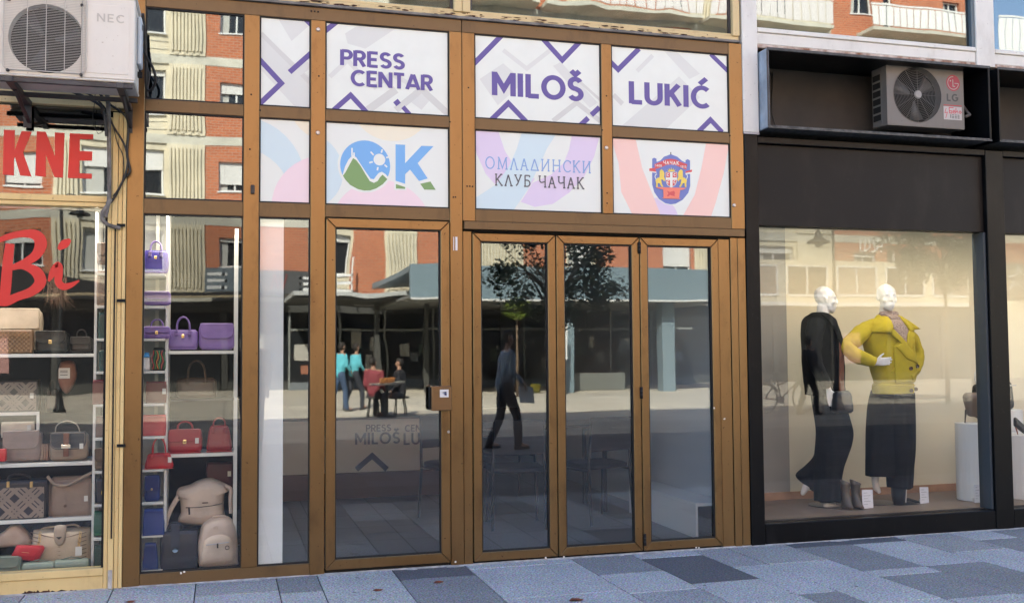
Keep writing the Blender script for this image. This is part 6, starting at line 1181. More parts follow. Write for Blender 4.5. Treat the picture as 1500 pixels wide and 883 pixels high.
# ================================================================ across the square (seen mirrored in the glass)
BRK = brickmat('orange_brick', (.50, .155, .065), (.40, .115, .05), (.42, .25, .17), .27, .105, .014, bump=.5)
CRM = mat('cream_concrete', (.62, .56, .42), .85, var=.12, vscale=1.2); CRM2 = mat('grey_cream_concrete', (.52, .50, .42), .85, var=.15, vscale=1.2)
SHUT = brickmat('roller_shutter', (.72, .71, .68), (.68, .67, .64), (.35, .34, .32), 5, .05, .006, bump=.5, offs=0)
DGL = mat('dark_window_glass', (.02, .022, .025), .08); WFR = mat('window_white', (.72, .72, .70), .5); CUR = mat('net_curtain', (.45, .45, .42), .9)
DKS = mat('shop_dark_grey', (.055, .055, .05), .6); BLKA = mat('black_awning', (.012, .012, .013), .8)  # plain dark grey shared by shop parts and street furniture
WY = -34.0
ab = thing('apartment_building', 'brick and cream apartment block across the square, mirrored in the glass panes', 'building', (10, -36, 0))
FB = [3.45, 6.40, 9.50, 12.62, 15.75, 18.9]       # undersides of the cream floor bands
bands = B(); wallb = B(); ribs = B(); cream = B(); core = B(); frames = B()
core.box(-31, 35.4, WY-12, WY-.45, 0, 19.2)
def wall_with(b, x0, x1, z0, z1, ops, y0=WY-.40, y1=WY):
    ops = sorted(ops); x = x0
    for (a, c, e, f) in ops:
        if a > x: b.box(x, a, y0, y1, z0, z1)
        if e > z0: b.box(a, c, y0, y1, z0, e)
        if f < z1: b.box(a, c, y0, y1, f, z1)
        x = c
    if x < x1: b.box(x, x1, y0, y1, z0, z1)
def window(x0, x1, z0, z1, sh, rec=.22, mull=1):
    y = WY-rec; f = B(); t = .06
    for q in ((x0, x1, z1-t, z1), (x0, x1, z0, z0+t), (x0, x0+t, z0+t, z1-t), (x1-t, x1, z0+t, z1-t)): f.box(q[0], q[1], y, y+.07, q[2], q[3])
    for k in range(mull): xm = x0+(x1-x0)*(k+1)/(mull+1); f.box(xm-t/2, xm+t/2, y, y+.06, z0+t, z1-t)
    f.box(x0-.05, x1+.05, WY-.2, WY+.05, z0-.05, z0-.002)
    o = f.build('window', WFR, ab); B().box(x0+t, x1-t, y-.02, y-.005, z0+t, z1-t).build('pane', DGL, o)
    if sh > 0: B().box(x0+.01, x1-.01, y+.075, y+.11, z1-(z1-z0)*sh, z1-.001).build('shutter', SHUT, o)
    if sh < .9 and mull: 
        B().box(x0+t, x0+t+(x1-x0)*.22, y-.004, y+.004, z0+t, z1-(z1-z0)*sh).build('curtain', CUR, o)
def bay(kind, x0, x1, wins=()):
    for fl in range(5):
        z0 = FB[fl]+.36; z1 = FB[fl+1]
        if kind == 'brick':
            ops = [(a, c, FB[fl]+b_, FB[fl]+d_) for a, c, b_, d_, s_ in wins]
            wall_with(wallb, x0, x1, z0, z1, ops)
            for (a, c, b_, d_, s_) in wins: window(a, c, FB[fl]+b_, FB[fl]+d_, s_[fl % len(s_)], mull=0 if c-a < 1 else 1)
        elif kind == 'rib':
            cream.box(x0, x1, WY-.4, WY+.06, z0, z1); n = max(5, int((x1-x0)/.145)); p_ = (x1-x0-.16)/n
            for k in range(n): xx_ = x0+.08+p_*k; ribs.box(xx_, xx_+p_*.55, WY+.061, WY+.14, z0+.16, z1-.14); ribs.box(xx_+p_*.1, xx_+p_*.9, WY+.061, WY+.11, z0+.02, z0+.12) if k % 2 else None
        elif kind == 'plain':
            cream.box(x0, x1, WY-.4, WY+.10, z0, z1)
            for k in range(12): ribs.box(x0+.1+k*(x1-x0-.2)/12, x0+.16+k*(x1-x0-.2)/12, WY+.101, WY+.13, z1-.30, z1-.12)
        elif kind == 'loggia':
            zz0 = FB[fl]+1.15; wall_with(cream, x0, x1, z0, z1, [(x0+.12, x1-.12, zz0, z1-.25)], WY-.4, WY-.06)
            nn = max(1, int((x1-x0)/1.6)); wd = (x1-x0-.24)/nn
            for k in range(nn): window(x0+.12+wd*k, x0+.12+wd*(k+1)-.02, zz0, z1-.26, (.32, .0, .45, .12, .3, .2)[(fl+k+int(x0)) % 6], rec=.30)
            for k in range(2): bands.box(x0+.02, x1-.02, WY-.055, WY-.03, FB[fl]+.55+k*.3, FB[fl]+.57+k*.3)
S1 = (.75, .55, .35, .8, .5)
BAYS = [('brick', -30.6, -27, [(-29, -27.9, 1.4, 2.6, S1)]), ('rib', -27, -25.9), ('loggia', -25.9, -22.9), ('rib', -22.9, -21.7), ('brick', -21.7, -18, [(-20.5, -19.3, 1.4, 2.6, S1)]), ('loggia', -18, -15.2), ('rib', -15.2, -14), ('brick', -14, -6.15, [(-12.6, -11.3, 1.4, 2.6, S1), (-7.75, -6.5, 1.3, 2.55, (.35, .9, .8, .5, .6))]),
        ('rib', -6.15, -5.3), ('loggia', -5.3, -2.1), ('rib', -2.1, -.74), ('brick', -.74, 3.2, [(-.22, .98, 1.35, 2.50, (.12, .75, .35, .0, .4))]), ('loggia', 3.2, 4.95), ('brick', 4.95, 6.25), ('rib', 6.25, 7.55), ('brick', 7.55, 10.2, [(8.9, 9.8, 1.4, 2.5, (.6, .3, .9))]), ('rib', 10.2, 12.1), ('brick', 12.1, 14, ), ('loggia', 14, 15.4), ('brick', 15.4, 18.4, ), ('brick', 18.4, 20.0, [(18.55, 19.85, 1.1, 2.6, (.6, .4, .8, .3, .5))]), ('rib', 20.0, 21.4), ('brick', 21.4, 23.1), ('loggia', 23.1, 25.3), ('plain', 25.3, 27.2), ('brick', 27.2, 35.4, [(28.3, 29.5, 1.5, 2.5, (.2, .1, .3)), (30.1, 30.6, .6, 2.7, (.0,)), (33.6, 34.6, 1.4, 2.6, (.0, .3))])]
for bb_ in BAYS: bay(bb_[0], bb_[1], bb_[2], bb_[3] if len(bb_) > 3 else ())
for z in FB: bands.box(-31, 35.42, WY-.41, WY+.02, z, z+.358)
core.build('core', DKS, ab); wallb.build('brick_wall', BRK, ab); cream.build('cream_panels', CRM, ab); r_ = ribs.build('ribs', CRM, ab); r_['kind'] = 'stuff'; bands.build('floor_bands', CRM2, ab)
part('roof', CRM2, ab, -31.2, 35.6, WY-12, WY+.25, 19.26, 19.5); part('end_wall', BRK, ab, 35.43, 35.6, WY-12, WY, 3.5, 19.2)
pr = B()                                           # balcony with white board railing high on the brick wing
for x0, x1 in ((28.6, 35.2),):
    part('balcony_slab', CRM2, ab, x0, x1, WY+.03, WY+1.25, 16.12, 16.28)
    part('balcony_rail', WFR, ab, x0, x1, WY+1.18, WY+1.25, 17.32, 17.40)
    n = 17
    for k in range(n): xa = x0+(x1-x0)*k/n; B().box(xa+.025, xa+(x1-x0)/n-.025, WY+1.19, WY+1.22, 16.36, 17.28).build('railing_board', WFR, ab)
for x0, x1, z in ((6.3, 12.6, 15.9), (12.9, 20.2, 15.9), (20.5, 26.6, 15.9)):
    part('balcony_slab', CRM2, ab, x0, x1, WY+.15, WY+1.25, z+.12, z+.28); part('balcony_rail', WFR, ab, x0, x1, WY+1.18, WY+1.25, z+1.42, z+1.48); n = int((x1-x0)/.4)
    bb_ = B()
    for k in range(n): xa = x0+(x1-x0)*k/n; bb_.box(xa+.025, xa+(x1-x0)/n-.025, WY+1.19, WY+1.22, z+.36, z+1.38)
    bb_.build('railing_boards', mat('pale_railing_%d' % int(x0), (.66, .62, .60), .6), ab)
gf = B(); k_ = 0
for pl in ([(583, 90), (580, 150), (600, 150), (604, 95)], [(604, 150), (625, 130), (622, 95), (640, 100), (648, 150), (622, 152)], [(655, 150), (662, 100)], [(664, 88), (660, 130), (680, 128), (684, 84), (676, 155)]):
    for i_ in range(len(pl)-1): gf.tube([M(x*.3172+1080, y*.3172+320, 33.96) for x, y in (pl[i_], pl[i_+1])], .035, 5)
gf.build('graffiti', WFR, ab)
nb = thing('corner_building', 'lower cream and brick building beside the apartment block, mirrored at the far right', 'building', (42, -36, 0))
part('wall', CRM, nb, 35.7, 58, WY-10, WY-.2, 0, 15.0); part('brick_band', BRK, nb, 35.7, 58, WY-.199, WY-.05, 4.7, 6.6); part('shop_sign', mat('sign_brown', (.20, .17, .13), .7), nb, 35.8, 46, WY-.049, WY+.05, 4.0, 5.6)
part('terrace_slab', CRM2, nb, 35.7, 58, WY-.6, WY+1.25, 15.02, 15.5); part('terrace_rail', WFR, nb, 35.7, 58, WY+1.18, WY+1.24, 17.32, 17.40)
for k in range(40): xa = 35.7+.40*k; B().box(xa+.02, xa+.38, WY+1.19, WY+1.22, 15.6, 17.28).build('railing_board', WFR, nb)
pr = B()
star = [(37.0, 4.9), (37.5, 5.05), (37.55, 5.5), (37.75, 5.08), (38.3, 4.85), (37.8, 4.7), (38.0, 4.2), (37.5, 4.6), (37.0, 4.3), (37.3, 4.7)]
sg = B(); sg.tube([(x, WY+.07, z) for x, z in star], .03, 5, closed=True); sg.tube([(38.5, WY+.07, 5.25), (39.2, WY+.07, 5.25)], .05, 5); sg.tube([(38.85, WY+.07, 5.25), (38.85, WY+.07, 4.4)], .05, 5); sg.build('sign_emblem', WFR, nb)
# shops at street level under the block
shp = thing('shop_row', 'dark row of shops at street level below the brick block', 'shop', (0, -33.5, 0))
for k in range(22):
    x = -30+k*3.0
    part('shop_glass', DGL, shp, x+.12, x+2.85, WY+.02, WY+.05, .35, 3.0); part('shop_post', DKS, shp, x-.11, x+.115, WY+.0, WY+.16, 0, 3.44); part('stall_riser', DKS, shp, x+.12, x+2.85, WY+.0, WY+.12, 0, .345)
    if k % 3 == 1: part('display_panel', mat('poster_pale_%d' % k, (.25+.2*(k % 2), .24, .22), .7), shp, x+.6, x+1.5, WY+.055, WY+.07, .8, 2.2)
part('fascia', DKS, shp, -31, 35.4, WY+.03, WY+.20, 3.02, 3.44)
def wire_frame(): pass
aw = thing('awning', 'black shop awning with a drooping brown edge under the brick block', 'awning', (-6, -33, 3.6))
b = B(); b.prism([(-8.6, 4.75), (-2.8, 3.75), (-2.8, 3.60), (-8.6, 3.62)], WY+.5, WY+1.6); b.build('cloth', BLKA, aw); part('front_bar', mat('awning_bar', (.3, .24, .15), .6), aw, -8.6, .7, WY+1.55, WY+1.68, 3.50, 3.585)
part('cloth', BLKA, aw, -2.79, 2.2, WY+.5, WY+1.6, 3.60, 3.70)
sgn = thing('shop_sign', 'grey sign board with three white bars and a checker above the black awning', 'sign', (0, -33, 3.8))
SGR = mat('sign_grey', (.13, .16, .18), .5); part('board', SGR, sgn, -.74, .74, WY+.55, WY+.65, 3.78, 4.72)
for k in range(3):
    part('white_bar', WFR, sgn, -.66, -.12, WY+.651, WY+.66, 4.48-.26*k-.07, 4.48-.26*k+.05)
    for j in range(2): part('checker', WFR if (k+j) % 2 else BLKA, sgn, -.11+.11*j, -.005+.11*j, WY+.651, WY+.66, 4.40-.26*k, 4.51-.26*k)
sgn2 = thing('shop_sign', 'dark sign board with red strokes and three pale bars next to the grey one', 'sign', (2, -33, 3.8)); part('board', mat('sign_dark', (.07, .07, .07), .5), sgn2, .78, 3.3, WY+.55, WY+.65, 3.74, 4.62)
for k in range(3): part('pale_bar', WFR, sgn2, 2.95, 3.28, WY+.651, WY+.66, 4.36-.22*k-.06, 4.36-.22*k+.04); B().lathe([(0, 0), (.05, 0)], (2.83, WY+.66, 4.35-.22*k), 10, ax='y').build('pale_dot', WFR, sgn2)
bb_ = B(); [bb_.tube([(x0, WY+.66, z0), (x1, WY+.66, z1)], .02, 5) for x0, z0, x1, z1 in ((1.75, 3.9, 1.9, 4.5), (1.9, 4.5, 2.0, 3.95), (2.08, 4.5, 2.2, 3.9), (2.2, 3.9, 2.34, 4.5))]; bb_.build('red_strokes', mat('dull_red', (.3, .06, .05), .6), sgn2)
ch_ = thing('terrace_railing', 'white railing and stacked white chairs on the low roof', 'railing', (4.2, -33, 3.5)); 
for z in (4.45, 4.15, 3.85): part('rail', WFR, ch_, 3.4, 5.0, WY+.6, WY+.66, z, z+.09)
for x in (3.45, 4.2, 4.95): part('post', WFR, ch_, x, x+.06, WY+.6, WY+.66, 3.5, 5.2 if x > 4.5 else 4.6)
ca = thing('canopy', 'thin pale grey flat roof projecting over the shops', 'canopy', (5, -31, 3.3)); part('roof_slab', mat('pale_grey_edge', (.42, .43, .42), .6), ca, 2.2, 7.4, WY+.7, -27.6, 3.36, 3.50); part('soffit', DKS, ca, 2.25, 7.35, WY+.7, -27.7, 3.28, 3.355)
for x in (3.2, 5.2, 6.9): part('post', DKS, ca, x, x+.18, -29.2, -29.0, 0, 3.27)
cv = thing('canopy', 'blue grey canopy with a deep fascia and square columns, mirrored in the folding door', 'canopy', (12, -29, 3.2))
BLG = mat('blue_grey_metal', (.185, .25, .285), .45, .1, var=.05); part('fascia', BLG, cv, 5.7, 17.6, -25.35, -25.15, 3.16, 4.24); part('drip_edge', mat('pale_drip', (.6, .6, .58), .5), cv, 5.7, 17.6, -25.14, -25.08, 3.10, 3.16); part('roof_slab', BLG, cv, 5.7, 17.6, WY+.7, -25.36, 4.0, 4.18); part('soffit', mat('soffit_grey', (.20, .20, .19), .8), cv, 5.7, 17.6, WY+.7, -25.36, 3.16, 3.24); part('fascia', BLG, cv, 17.61, 17.8, WY+.7, -25.15, 3.16, 4.24)
for x in (6.9, 14.75, 11.0): part('column', BLG, cv, x, x+.46, -26.3, -25.85, 0, 3.15)
dm = thing('shop_front_glazing', 'light framed upper shop windows under the end of the brick block', 'shop', (25, -33, 0))
part('mezzanine_wall', CRM, dm, 21.6, 35.3, WY+.15, WY+.3, 3.5, 5.5)
part('ledge', WFR, dm, 18.2, 35.3, WY+.305, WY+.6, 3.40, 3.56)
for k in range(5):
    x = 22.0+k*2.6; part('window_pane', DGL if k % 2 else mat('warm_pane_%d' % k, (.30, .24, .18), .4), dm, x, x+2.0, WY+.305, WY+.32, 3.95, 5.2)
    for q in ((x-.08, x, 3.9, 5.25), (x+2.0, x+2.08, 3.9, 5.25), (x+.96, x+1.02, 3.95, 5.2)): part('window_frame', WFR, dm, q[0], q[1], WY+.305, WY+.36, q[2], q[3])
    for q in ((3.85, 3.945), (5.205, 5.27)): part('window_frame', WFR, dm, x, x+2.0, WY+.305, WY+.35, q[0], q[1])
gz = thing('glazed_arcade', 'dim glazed shop fronts with pale frames and notices under the canopies', 'shop', (10, -33.5, 0))
AF = mat('arcade_frame', (.24, .25, .24), .5); AP = [mat('arcade_notice_%d' % k, cc, .7) for k, cc in enumerate([(.30, .28, .24), (.16, .18, .2), (.42, .40, .36), (.30, .12, .07), (.10, .13, .10)])]
r2 = random.Random(4)
for k in range(9):
    x = 2.4+k*1.9; part('frame_post', AF, gz, x, x+.07, WY+.72, WY+.80, 0, 3.2); part('transom', AF, gz, x+.071, x+1.89, WY+.73, WY+.79, 2.3, 2.38); part('glazing', DGL, gz, x+.071, x+1.89, WY+.74, WY+.76, .30, 2.299); part('base_panel', AP[1], gz, x+.071, x+1.89, WY+.73, WY+.80, .0, .299)
    for j in range(3):
        u = x+.2+r2.random()*1.2; z_ = .5+r2.random()*1.2; part('notice', r2.choice(AP), gz, u, u+.2+.25*r2.random(), WY+.762+.002*j, WY+.764+.002*j, z_, z_+.3+.4*r2.random())
    if k % 2: part('ceiling_lamp', WFR, gz, x+.4, x+1.2, WY+3, WY+3.2, 3.235 if x > 5.7 else 3.25, 3.262)
# trees
def tree(name, label, base, H, r, n, leafc, trunk_r, ls, squash=.8, grp=None, zc=None):
    o = thing(name, label, 'tree', base, grp); zc = zc or H-r*squash; b = B(); bark = mat('bark_'+name+str(int(base[0]*10)), (.16, .11, .07), .9, var=.4, vscale=9)
    b.tube([Vector(base), Vector(base)+Vector((.03, 0, zc*.5)), Vector(base)+Vector((0, .02, zc))], [trunk_r, trunk_r*.8, trunk_r*.5], 8)
    for k in range(26):
        a = rnd.uniform(0, 6.28); rr = r*rnd.uniform(.5, .95); b.tube([Vector(base)+Vector((0, 0, zc-r*squash*rnd.uniform(.2, .9))), Vector(base)+Vector((rr*.5*cos(a), rr*.5*sin(a), zc-.1)), Vector(base)+Vector((rr*cos(a), rr*sin(a), zc+r*squash*rnd.uniform(-.4, .6)))], [trunk_r*.4, trunk_r*.25, .006], 5)
    b.build('trunk', bark, o, smooth=True); lv = B(); cl = []
    for k in range(34):
        a = rnd.uniform(0, 6.28); u = rnd.uniform(-1, 1); q = rnd.uniform(.35, 1)**.6; cl.append((Vector((r*q*cos(a)*math.sqrt(1-u*u), r*q*sin(a)*math.sqrt(1-u*u), r*squash*q*u))+Vector(base)+Vector((0, 0, zc)), r*rnd.uniform(.14, .30)))
    for k in range(n):
        c_, cr = rnd.choice(cl); v = Vector((rnd.gauss(0, 1), rnd.gauss(0, 1), rnd.gauss(0, .7))); v = c_+v.normalized()*cr*rnd.random()**.4
        d1 = Vector((rnd.gauss(0, 1), rnd.gauss(0, 1), rnd.gauss(0, .5))).normalized(); d2 = d1.cross(Vector((rnd.gauss(0, 1), rnd.gauss(0, 1), rnd.gauss(0, 1)))).normalized(); s = ls*rnd.uniform(.6, 1.2)
        lv.add([v, v+d1*s*.5+d2*s*.28, v+d1*s, v+d1*s*.5-d2*s*.28], [(0, 1, 2, 3)], rnd.randrange(2))
    lm = [mat(name+'_leaf_%d_%d' % (int(base[0]*10), q), tuple(v*(1, .65)[q] for v in leafc), .55) for q in range(2)]
    cr_ = lv.build('crown', lm, o); return o
g_ = M(812, 420, 11.0); tree('street_tree', 'dark leafed young tree mirrored across the first two folding leaves', (g_.x, -11.0, 0), 4.1, 1.35, 5200, (.05, .075, .028), .05, .10, .85)
g_ = M(757, 455, 24.0); tree('ball_tree', 'small bright green ball tree mirrored behind the walking man', (g_.x, -24.0, 0), 3.15, .42, 2600, (.16, .22, .03), .05, .09, 1.0)
g_ = M(1390, 380, 15.0); tree('street_tree', 'grey green tree mirrored over the right side of the display window', (g_.x, -15.0, 0), 5.0, 1.5, 6000, (.09, .11, .06), .06, .12, .7)
# street lamps
def lamp(base, H, label, dirx):
    o = thing('street_lamp', label, 'street lamp', base, 'black cast iron street lamps'); IR = mat('cast_iron_%d' % int(base[0]*10), (.03, .032, .034), .5, .4); b = B()
    b.lathe([(.17, 0), (.17, .08), (.12, .2), (.09, .55), (.10, .6), (.065, .65), (.055, 1.0), (.075, 1.05), (.06, 1.15), (.075, 1.2), (.05, 1.28), (.045, H*.62), (.06, H*.63), (.038, H*.66), (.03, H)], base, 14); b.build('post', IR, o, smooth=True)
    B().tube([Vector(base)+Vector((dirx*x, 0, H+z)) for x, z in ((0, -.1), (.02, .12), (.15, .24), (.32, .2), (.40, .06), (.40, -.05))], .018, 7).build('arm', IR, o, smooth=True)
    c_ = Vector(base)+Vector((dirx*.40, 0, H-.35)); B().lathe([(.02, .32), (.06, .26), (.09, .17), (.10, .12), (.26, .04), (.27, .0), (.0, .02)], c_, 16).build('lamp_shade', IR, o, smooth=True); B().lathe([(.10, .0), (.08, -.08), (0, -.11)], c_, 12).build('bulb', mat('opal_glass_%d' % int(base[0]*10), (.5, .5, .48), .3), o, smooth=True)
g_ = M(86, 560, 20.5); lamp((g_.x, -20.5, 0), 5.2, 'black cast iron lamp mirrored in the bag shop window', 1)
g_ = M(1233, 560, 14); lamp((g_.x, -14, 0), 4.25, 'black cast iron lamp mirrored in the clothes shop window', -1)
# people in the square
SK = mat('skin', (.42, .23, .15), .55); HR = mat('dark_hair', (.02, .014, .01), .6)
def person(base, H, yaw, label, shirt, trou, pose='stand', hairc=None, sleeve=True):
    o = thing('person', label, 'person', (0, 0, 0)); k = H/1.75; R = Matrix.Rotation(yaw, 3, 'Z')
    def q(x, y, z): return R @ Vector((x*k, y*k, z*k))       # faces -Y of its own frame
    st = {'stand': (.05, -.03), 'walk': (.22, -.22), 'sit': (0, 0)}[pose]
    hp = .92 if pose != 'sit' else .50
    if pose == 'sit': kn = [(q(.10, -.42, .48), q(.10, -.40, .08)), (q(-.10, -.42, .48), q(-.10, -.38, .08))]
    else: kn = [(q(.08, -st[0]*.62-.03, .50), q(.08, -st[0]*.8, .09)), (q(-.08, -st[1]*.45-.05, .49), q(-.08, -st[1], .10))]
    lean = -.04; d = hp-.92
    body = [[(q(0, lean, 1.33+d), .12*k), (q(0, 0, 1.05+d), .115*k), (q(0, 0, .93+d), .125*k)], [(q(.15, lean, 1.42+d), .055*k), (q(-.15, lean, 1.42+d), .055*k), (q(0, lean, 1.2+d), .12*k)], [(q(0, lean, 1.42+d), .05*k), (q(0, lean-.01, 1.52+d), .048*k)]]
    for (a, b_), sx in zip(kn, (1, -1)): body += [[(q(sx*.085, 0, .92+d), .085*k), (a, .055*k)], [(a, .053*k), (b_, .036*k)], [(b_, .038*k), (b_+q(0, -.14, -.05), .030*k), (b_+q(0, .03, -.05), .032*k)]]
    arms = [(q(.20, lean-.02, 1.15+d), q(.19, lean-.20, .98+d)), (q(-.20, lean+.04, 1.14+d), q(-.19, lean-.12, .96+d))]
    for (a, b_), sx in zip(arms, (1, -1)):
        body += [[(q(sx*.17, lean, 1.41+d), .046*k), (a, .036*k)], [(a, .035*k), (b_, .024*k)]]+hand(b_, q(0, -.4, -.9), q(sx*-.6, -.6, 0), k*.95, .2)
    body += [[(q(0, lean+.0, 1.66+d), .078*k), (q(0, lean-.025, 1.64+d), .07*k), (q(0, lean-.04, 1.57+d), .045*k)], [(q(0, lean-.09, 1.63+d), .010*k), (q(0, lean-.108, 1.605+d), .011*k)], [(q(.078, lean, 1.64+d), .012*k), (q(.076, lean, 1.61+d), .009*k)], [(q(-.078, lean, 1.64+d), .012*k), (q(-.076, lean, 1.61+d), .009*k)], [(q(.018, lean-.088, 1.565+d), .006*k), (q(-.018, lean-.088, 1.565+d), .006*k)]]
    blob('body', body, SK, o, .0105, 2)
    sh = [[(q(0, lean, 1.34+d), .135*k), (q(.13, lean, 1.40+d), .07*k), (q(-.13, lean, 1.40+d), .07*k), (q(0, 0, .95+d), .145*k)]]
    for (a, b_), sx in zip(arms, (1, -1)):
        sh.append([(q(sx*.165, lean, 1.41+d), .06*k), (a, .050*k)])
        if sleeve: sh.append([(a, .050*k), (a.lerp(b_, .85), .038*k)])
    blob('shirt', sh, mat('shirt_'+label[:14], shirt, .85, var=.1, bump=.3, bscale=12), o, .016, 3)
    tr = [[(q(.05, 0, .93+d), .12*k), (q(-.05, 0, .93+d), .12*k)]]
    for (a, b_), sx in zip(kn, (1, -1)): tr += [[(q(sx*.085, 0, .90+d), .098*k), (a, .070*k)], [(a, .070*k), (a.lerp(b_, 1.02), .058*k)]]
    blob('trousers', tr, mat('trousers_'+label[:14], trou, .85, var=.1), o, .016, 3)
    crease([x for x in o.children if x.name.startswith('shirt')][0], .010*k, (11, 11, 7), base[0]); crease([x for x in o.children if x.name.startswith('trousers')][0], .008*k, (11, 11, 6), base[0])
    blob('hair', [[(q(0, lean+.015, 1.685+d), .083*k), (q(0, lean+.03, 1.64+d), .078*k)], [(q(0, lean-.03, 1.715+d), .058*k)]], mat('hair_'+label[:14], hairc or (.02, .014, .01), .7), o, .014, 2)
    for (a, b_) in kn: blob('shoe', [[(b_+q(0, -.15, -.055), .034*k), (b_+q(0, .035, -.05), .040*k)]], mat('shoe_'+label[:14]+str(round(b_.x, 2)), (.05, .05, .06), .6), o, .014, 2)
    o.location = base; return o, q, d
bz = 0.0
g_ = M(741, 658, 7.4); o, q, d = person((g_.x, -7.4, bz), 1.70, radians(90), 'man in a grey shirt and dark trousers walking to the right with white papers', (.30, .33, .37), (.05, .05, .06), 'walk')
pp = thing('papers', 'white sheets of paper in the hand of the walking man', 'papers', (0, 0, 0)); vv = [q(.12, -.40, .92), q(.22, -.14, .94), q(.24, -.16, .70), q(.13, -.42, .68)]; vn = q(.004, .0, 0)
B().add(vv+[v+vn for v in vv], [(0, 1, 2, 3), (7, 6, 5, 4), (0, 4, 5, 1), (1, 5, 6, 2), (2, 6, 7, 3), (3, 7, 4, 0)]).build('sheet', WFR, pp); pp.location = (g_.x, -7.4, bz)
CYN = (.12, .50, .58)
g_ = M(498, 602, 18.6); person((g_.x, -18.6, 0), 1.68, radians(60), 'boy in a turquoise top and jeans strolling, the left of two alike', CYN, (.06, .10, .18), 'walk')
g_ = M(520, 600, 18.9); person((g_.x, -18.9, 0), 1.66, radians(60), 'boy in a turquoise top and dark trousers strolling, the right of two alike', CYN, (.04, .045, .06), 'walk')
g_ = M(548, 612, 15.8); person((g_.x, -15.8, 0), 1.7, radians(30), 'person in a wine red jacket sitting at the cafe table', (.22, .04, .05), (.05, .05, .06), 'sit')
g_ = M(588, 612, 15.8); person((g_.x, -15.8, 0), 1.7, radians(-70), 'person in a dark top and grey trousers sitting at the cafe table', (.02, .02, .025), (.16, .16, .17), 'sit')
for px, lb in ((548, 'dark cafe stool under the person in red'), (588, 'dark cafe stool under the person in the dark top')):
    g_ = M(px, 612, 15.8); o = thing('stool', lb, 'stool', (g_.x, -15.8, 0)); B().lathe([(0, .40), (.19, .40), (.19, .44), (0, .44)], (g_.x, -15.8, 0), 18).build('seat', DKS, o)
    for k in range(4): a = pi/4+k*pi/2; B().tube([(g_.x+.16*cos(a), -15.8+.16*sin(a), 0), (g_.x+.12*cos(a), -15.8+.12*sin(a), .40)], .014, 6).build('leg', DKS, o)
g_ = M(568, 612, 15.2); o = thing('cafe_table', 'small round cafe table with an orange box on it between the seated people', 'table', (g_.x, -15.2, 0)); B().lathe([(0, .72), (.38, .72), (.38, .75), (0, .75)], (g_.x, -15.2, 0), 24).build('tabletop', CRM, o); B().lathe([(.22, 0), (.2, .03), (.03, .06), (.03, .72)], (g_.x, -15.2, 0), 14).build('pedestal', DKS, o)
person((.36, -7.05, 0), 1.74, radians(180), 'person in dark clothes standing before the shop fronts, faintly mirrored beside the bag window', (.018, .018, .022), (.02, .022, .03), 'stand')
bx_ = B().box(g_.x-.15, g_.x+.15, -15.3, -15.1, .751, .85).build('orange_box', mat('orange_box', (.5, .2, .06), .6), None, org=(g_.x, -15.2, .751), bevel=.004); tag(bx_, 'orange box on the small round cafe table', 'box')
g_ = M(1192, 604, 12.5); o, q, d = person((g_.x, -12.5, 0), 1.68, radians(75), 'woman all in black with long hair pushing past the bicycle', (.012, .012, .014), (.012, .012, .015), 'walk')
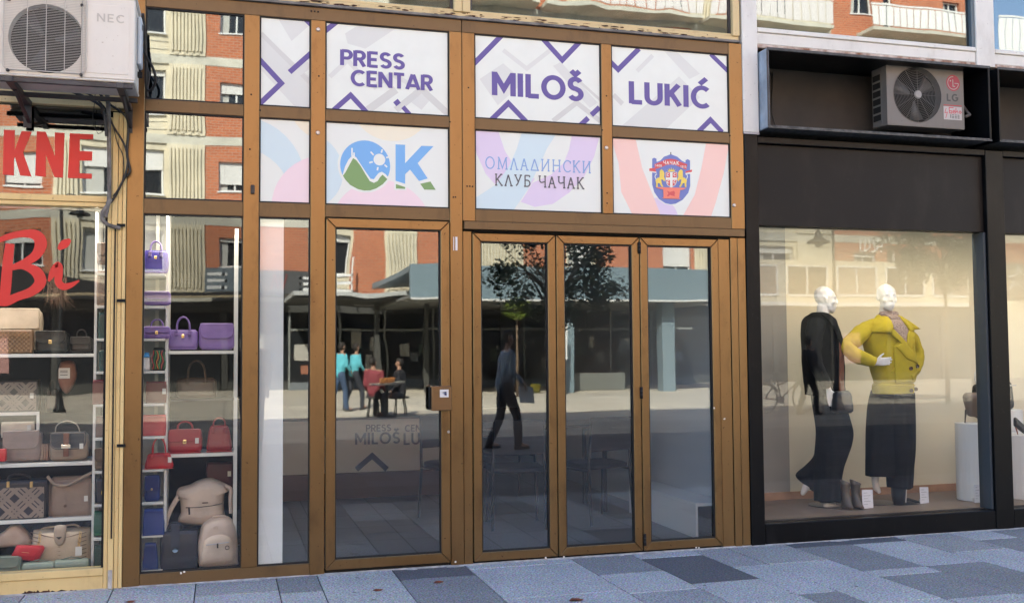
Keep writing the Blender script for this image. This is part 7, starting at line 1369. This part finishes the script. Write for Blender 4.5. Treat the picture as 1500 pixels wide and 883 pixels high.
# bicycle
def bicycle(c, ang):
    o = thing('bicycle', 'dark city bicycle standing on the square, mirrored beside the mannequin', 'bicycle', (0, 0, 0)); BK = mat('bicycle_black', (.02, .02, .022), .4); RM = mat('rim_metal', (.5, .5, .5), .3, .9)
    for x in (-.54, .54):
        w_ = B().tube([(x+.33*cos(2*pi*k/32), 0, .34+.33*sin(2*pi*k/32)) for k in range(32)], .018, 6, closed=True).build('wheel', BK, o, smooth=True); B().tube([(x+.305*cos(2*pi*k/32), 0, .34+.305*sin(2*pi*k/32)) for k in range(32)], .008, 5, closed=True).build('rim', RM, w_); sp_ = B()
        for k in range(16): a = 2*pi*k/16; sp_.tube([(x, 0, .34), (x+.30*cos(a), 0, .34+.30*sin(a))], .0022, 3)
        sp_.build('spokes', RM, w_); B().tube([(x, -.05, .34), (x, .05, .34)], .02, 8).build('hub', RM, w_)
        B().tube([(x+.37*cos(a), 0, .34+.37*sin(a)) for a in [radians(20+14*k) for k in range(10)]], .016, 5).build('mudguard', BK, o)
    f = B()
    for a, b_ in (((-.54, .34), (-.12, .30)), ((-.12, .30), (-.22, .85)), ((-.54, .34), (-.20, .75)), ((-.12, .30), (.38, .72)), ((-.20, .62), (.36, .80)), ((.54, .34), (.36, .86)), ((.36, .86), (.34, 1.02))): f.tube([(a[0], 0, a[1]), (b_[0], 0, b_[1])], .016, 7)
    f.build('frame', BK, o, smooth=True); B().tube(spline([Vector((.28, -.28, 1.05)), Vector((.36, -.15, 1.08)), Vector((.36, .15, 1.08)), Vector((.28, .28, 1.05))]), .012, 6).build('handlebar', BK, o, smooth=True)
    b = B(); soft(b, (-.24, 0, .87), .26, .15, .06, .7); b.build('saddle', BK, o, smooth=True); B().lathe([(.09, -.01), (.09, .01)], (-.12, 0, .30), 16, ax='y').build('chainring', RM, o); B().tube([(-.12, .06, .30), (-.06, .06, .15), (-.02, .1, .15)], .010, 5).build('crank', BK, o); B().tube([(-.12, -.06, .30), (-.18, -.06, .45), (-.2, -.1, .45)], .010, 5).build('crank', BK, o)
    part('carrier', BK, o, -.80, -.32, -.06, .06, .74, .76); o.location = c; o.rotation_euler = (0, 0, ang)
g_ = M(1157, 601, 13.4); bicycle((g_.x, -13.4, 0), radians(-8))
g_ = M(826, 555, 25.0); tt = thing('advert_stand', 'narrow white advertising panel on a dark foot under the blue grey canopy', 'advert stand', (g_.x, -25, 0)); part('panel', WFR, tt, g_.x-.12, g_.x+.14, -25.1, -25, 1.15, 2.35); part('foot', DKS, tt, g_.x-.10, g_.x+.12, -25.08, -25.02, 0, 1.148)
for px, lb in ((782, 'yellow bucket under the canopy, the left one'), (787, 'yellow bucket under the canopy, the right one')): g_ = M(px, 556, 27); o = B().lathe([(.09, 0), (.12, .30), (.0, .30)], (g_.x, -27, 0), 14).build('bucket', mat('yellow_plastic%d' % px, (.6, .5, .05), .5), org=(g_.x, -27, 0)); tag(o, lb, 'bucket', 'yellow buckets')
bn = thing('planter_box', 'long grey box planter standing under the blue grey canopy', 'planter', (12.5, -27.5, 0)); part('trough', mat('trough_grey', (.14, .15, .14), .7), bn, 11.7, 14.0, -27.9, -27.5, 0, .62, bevel=.02); part('soil', RUST, bn, 11.75, 13.95, -27.86, -27.54, .62, .63)
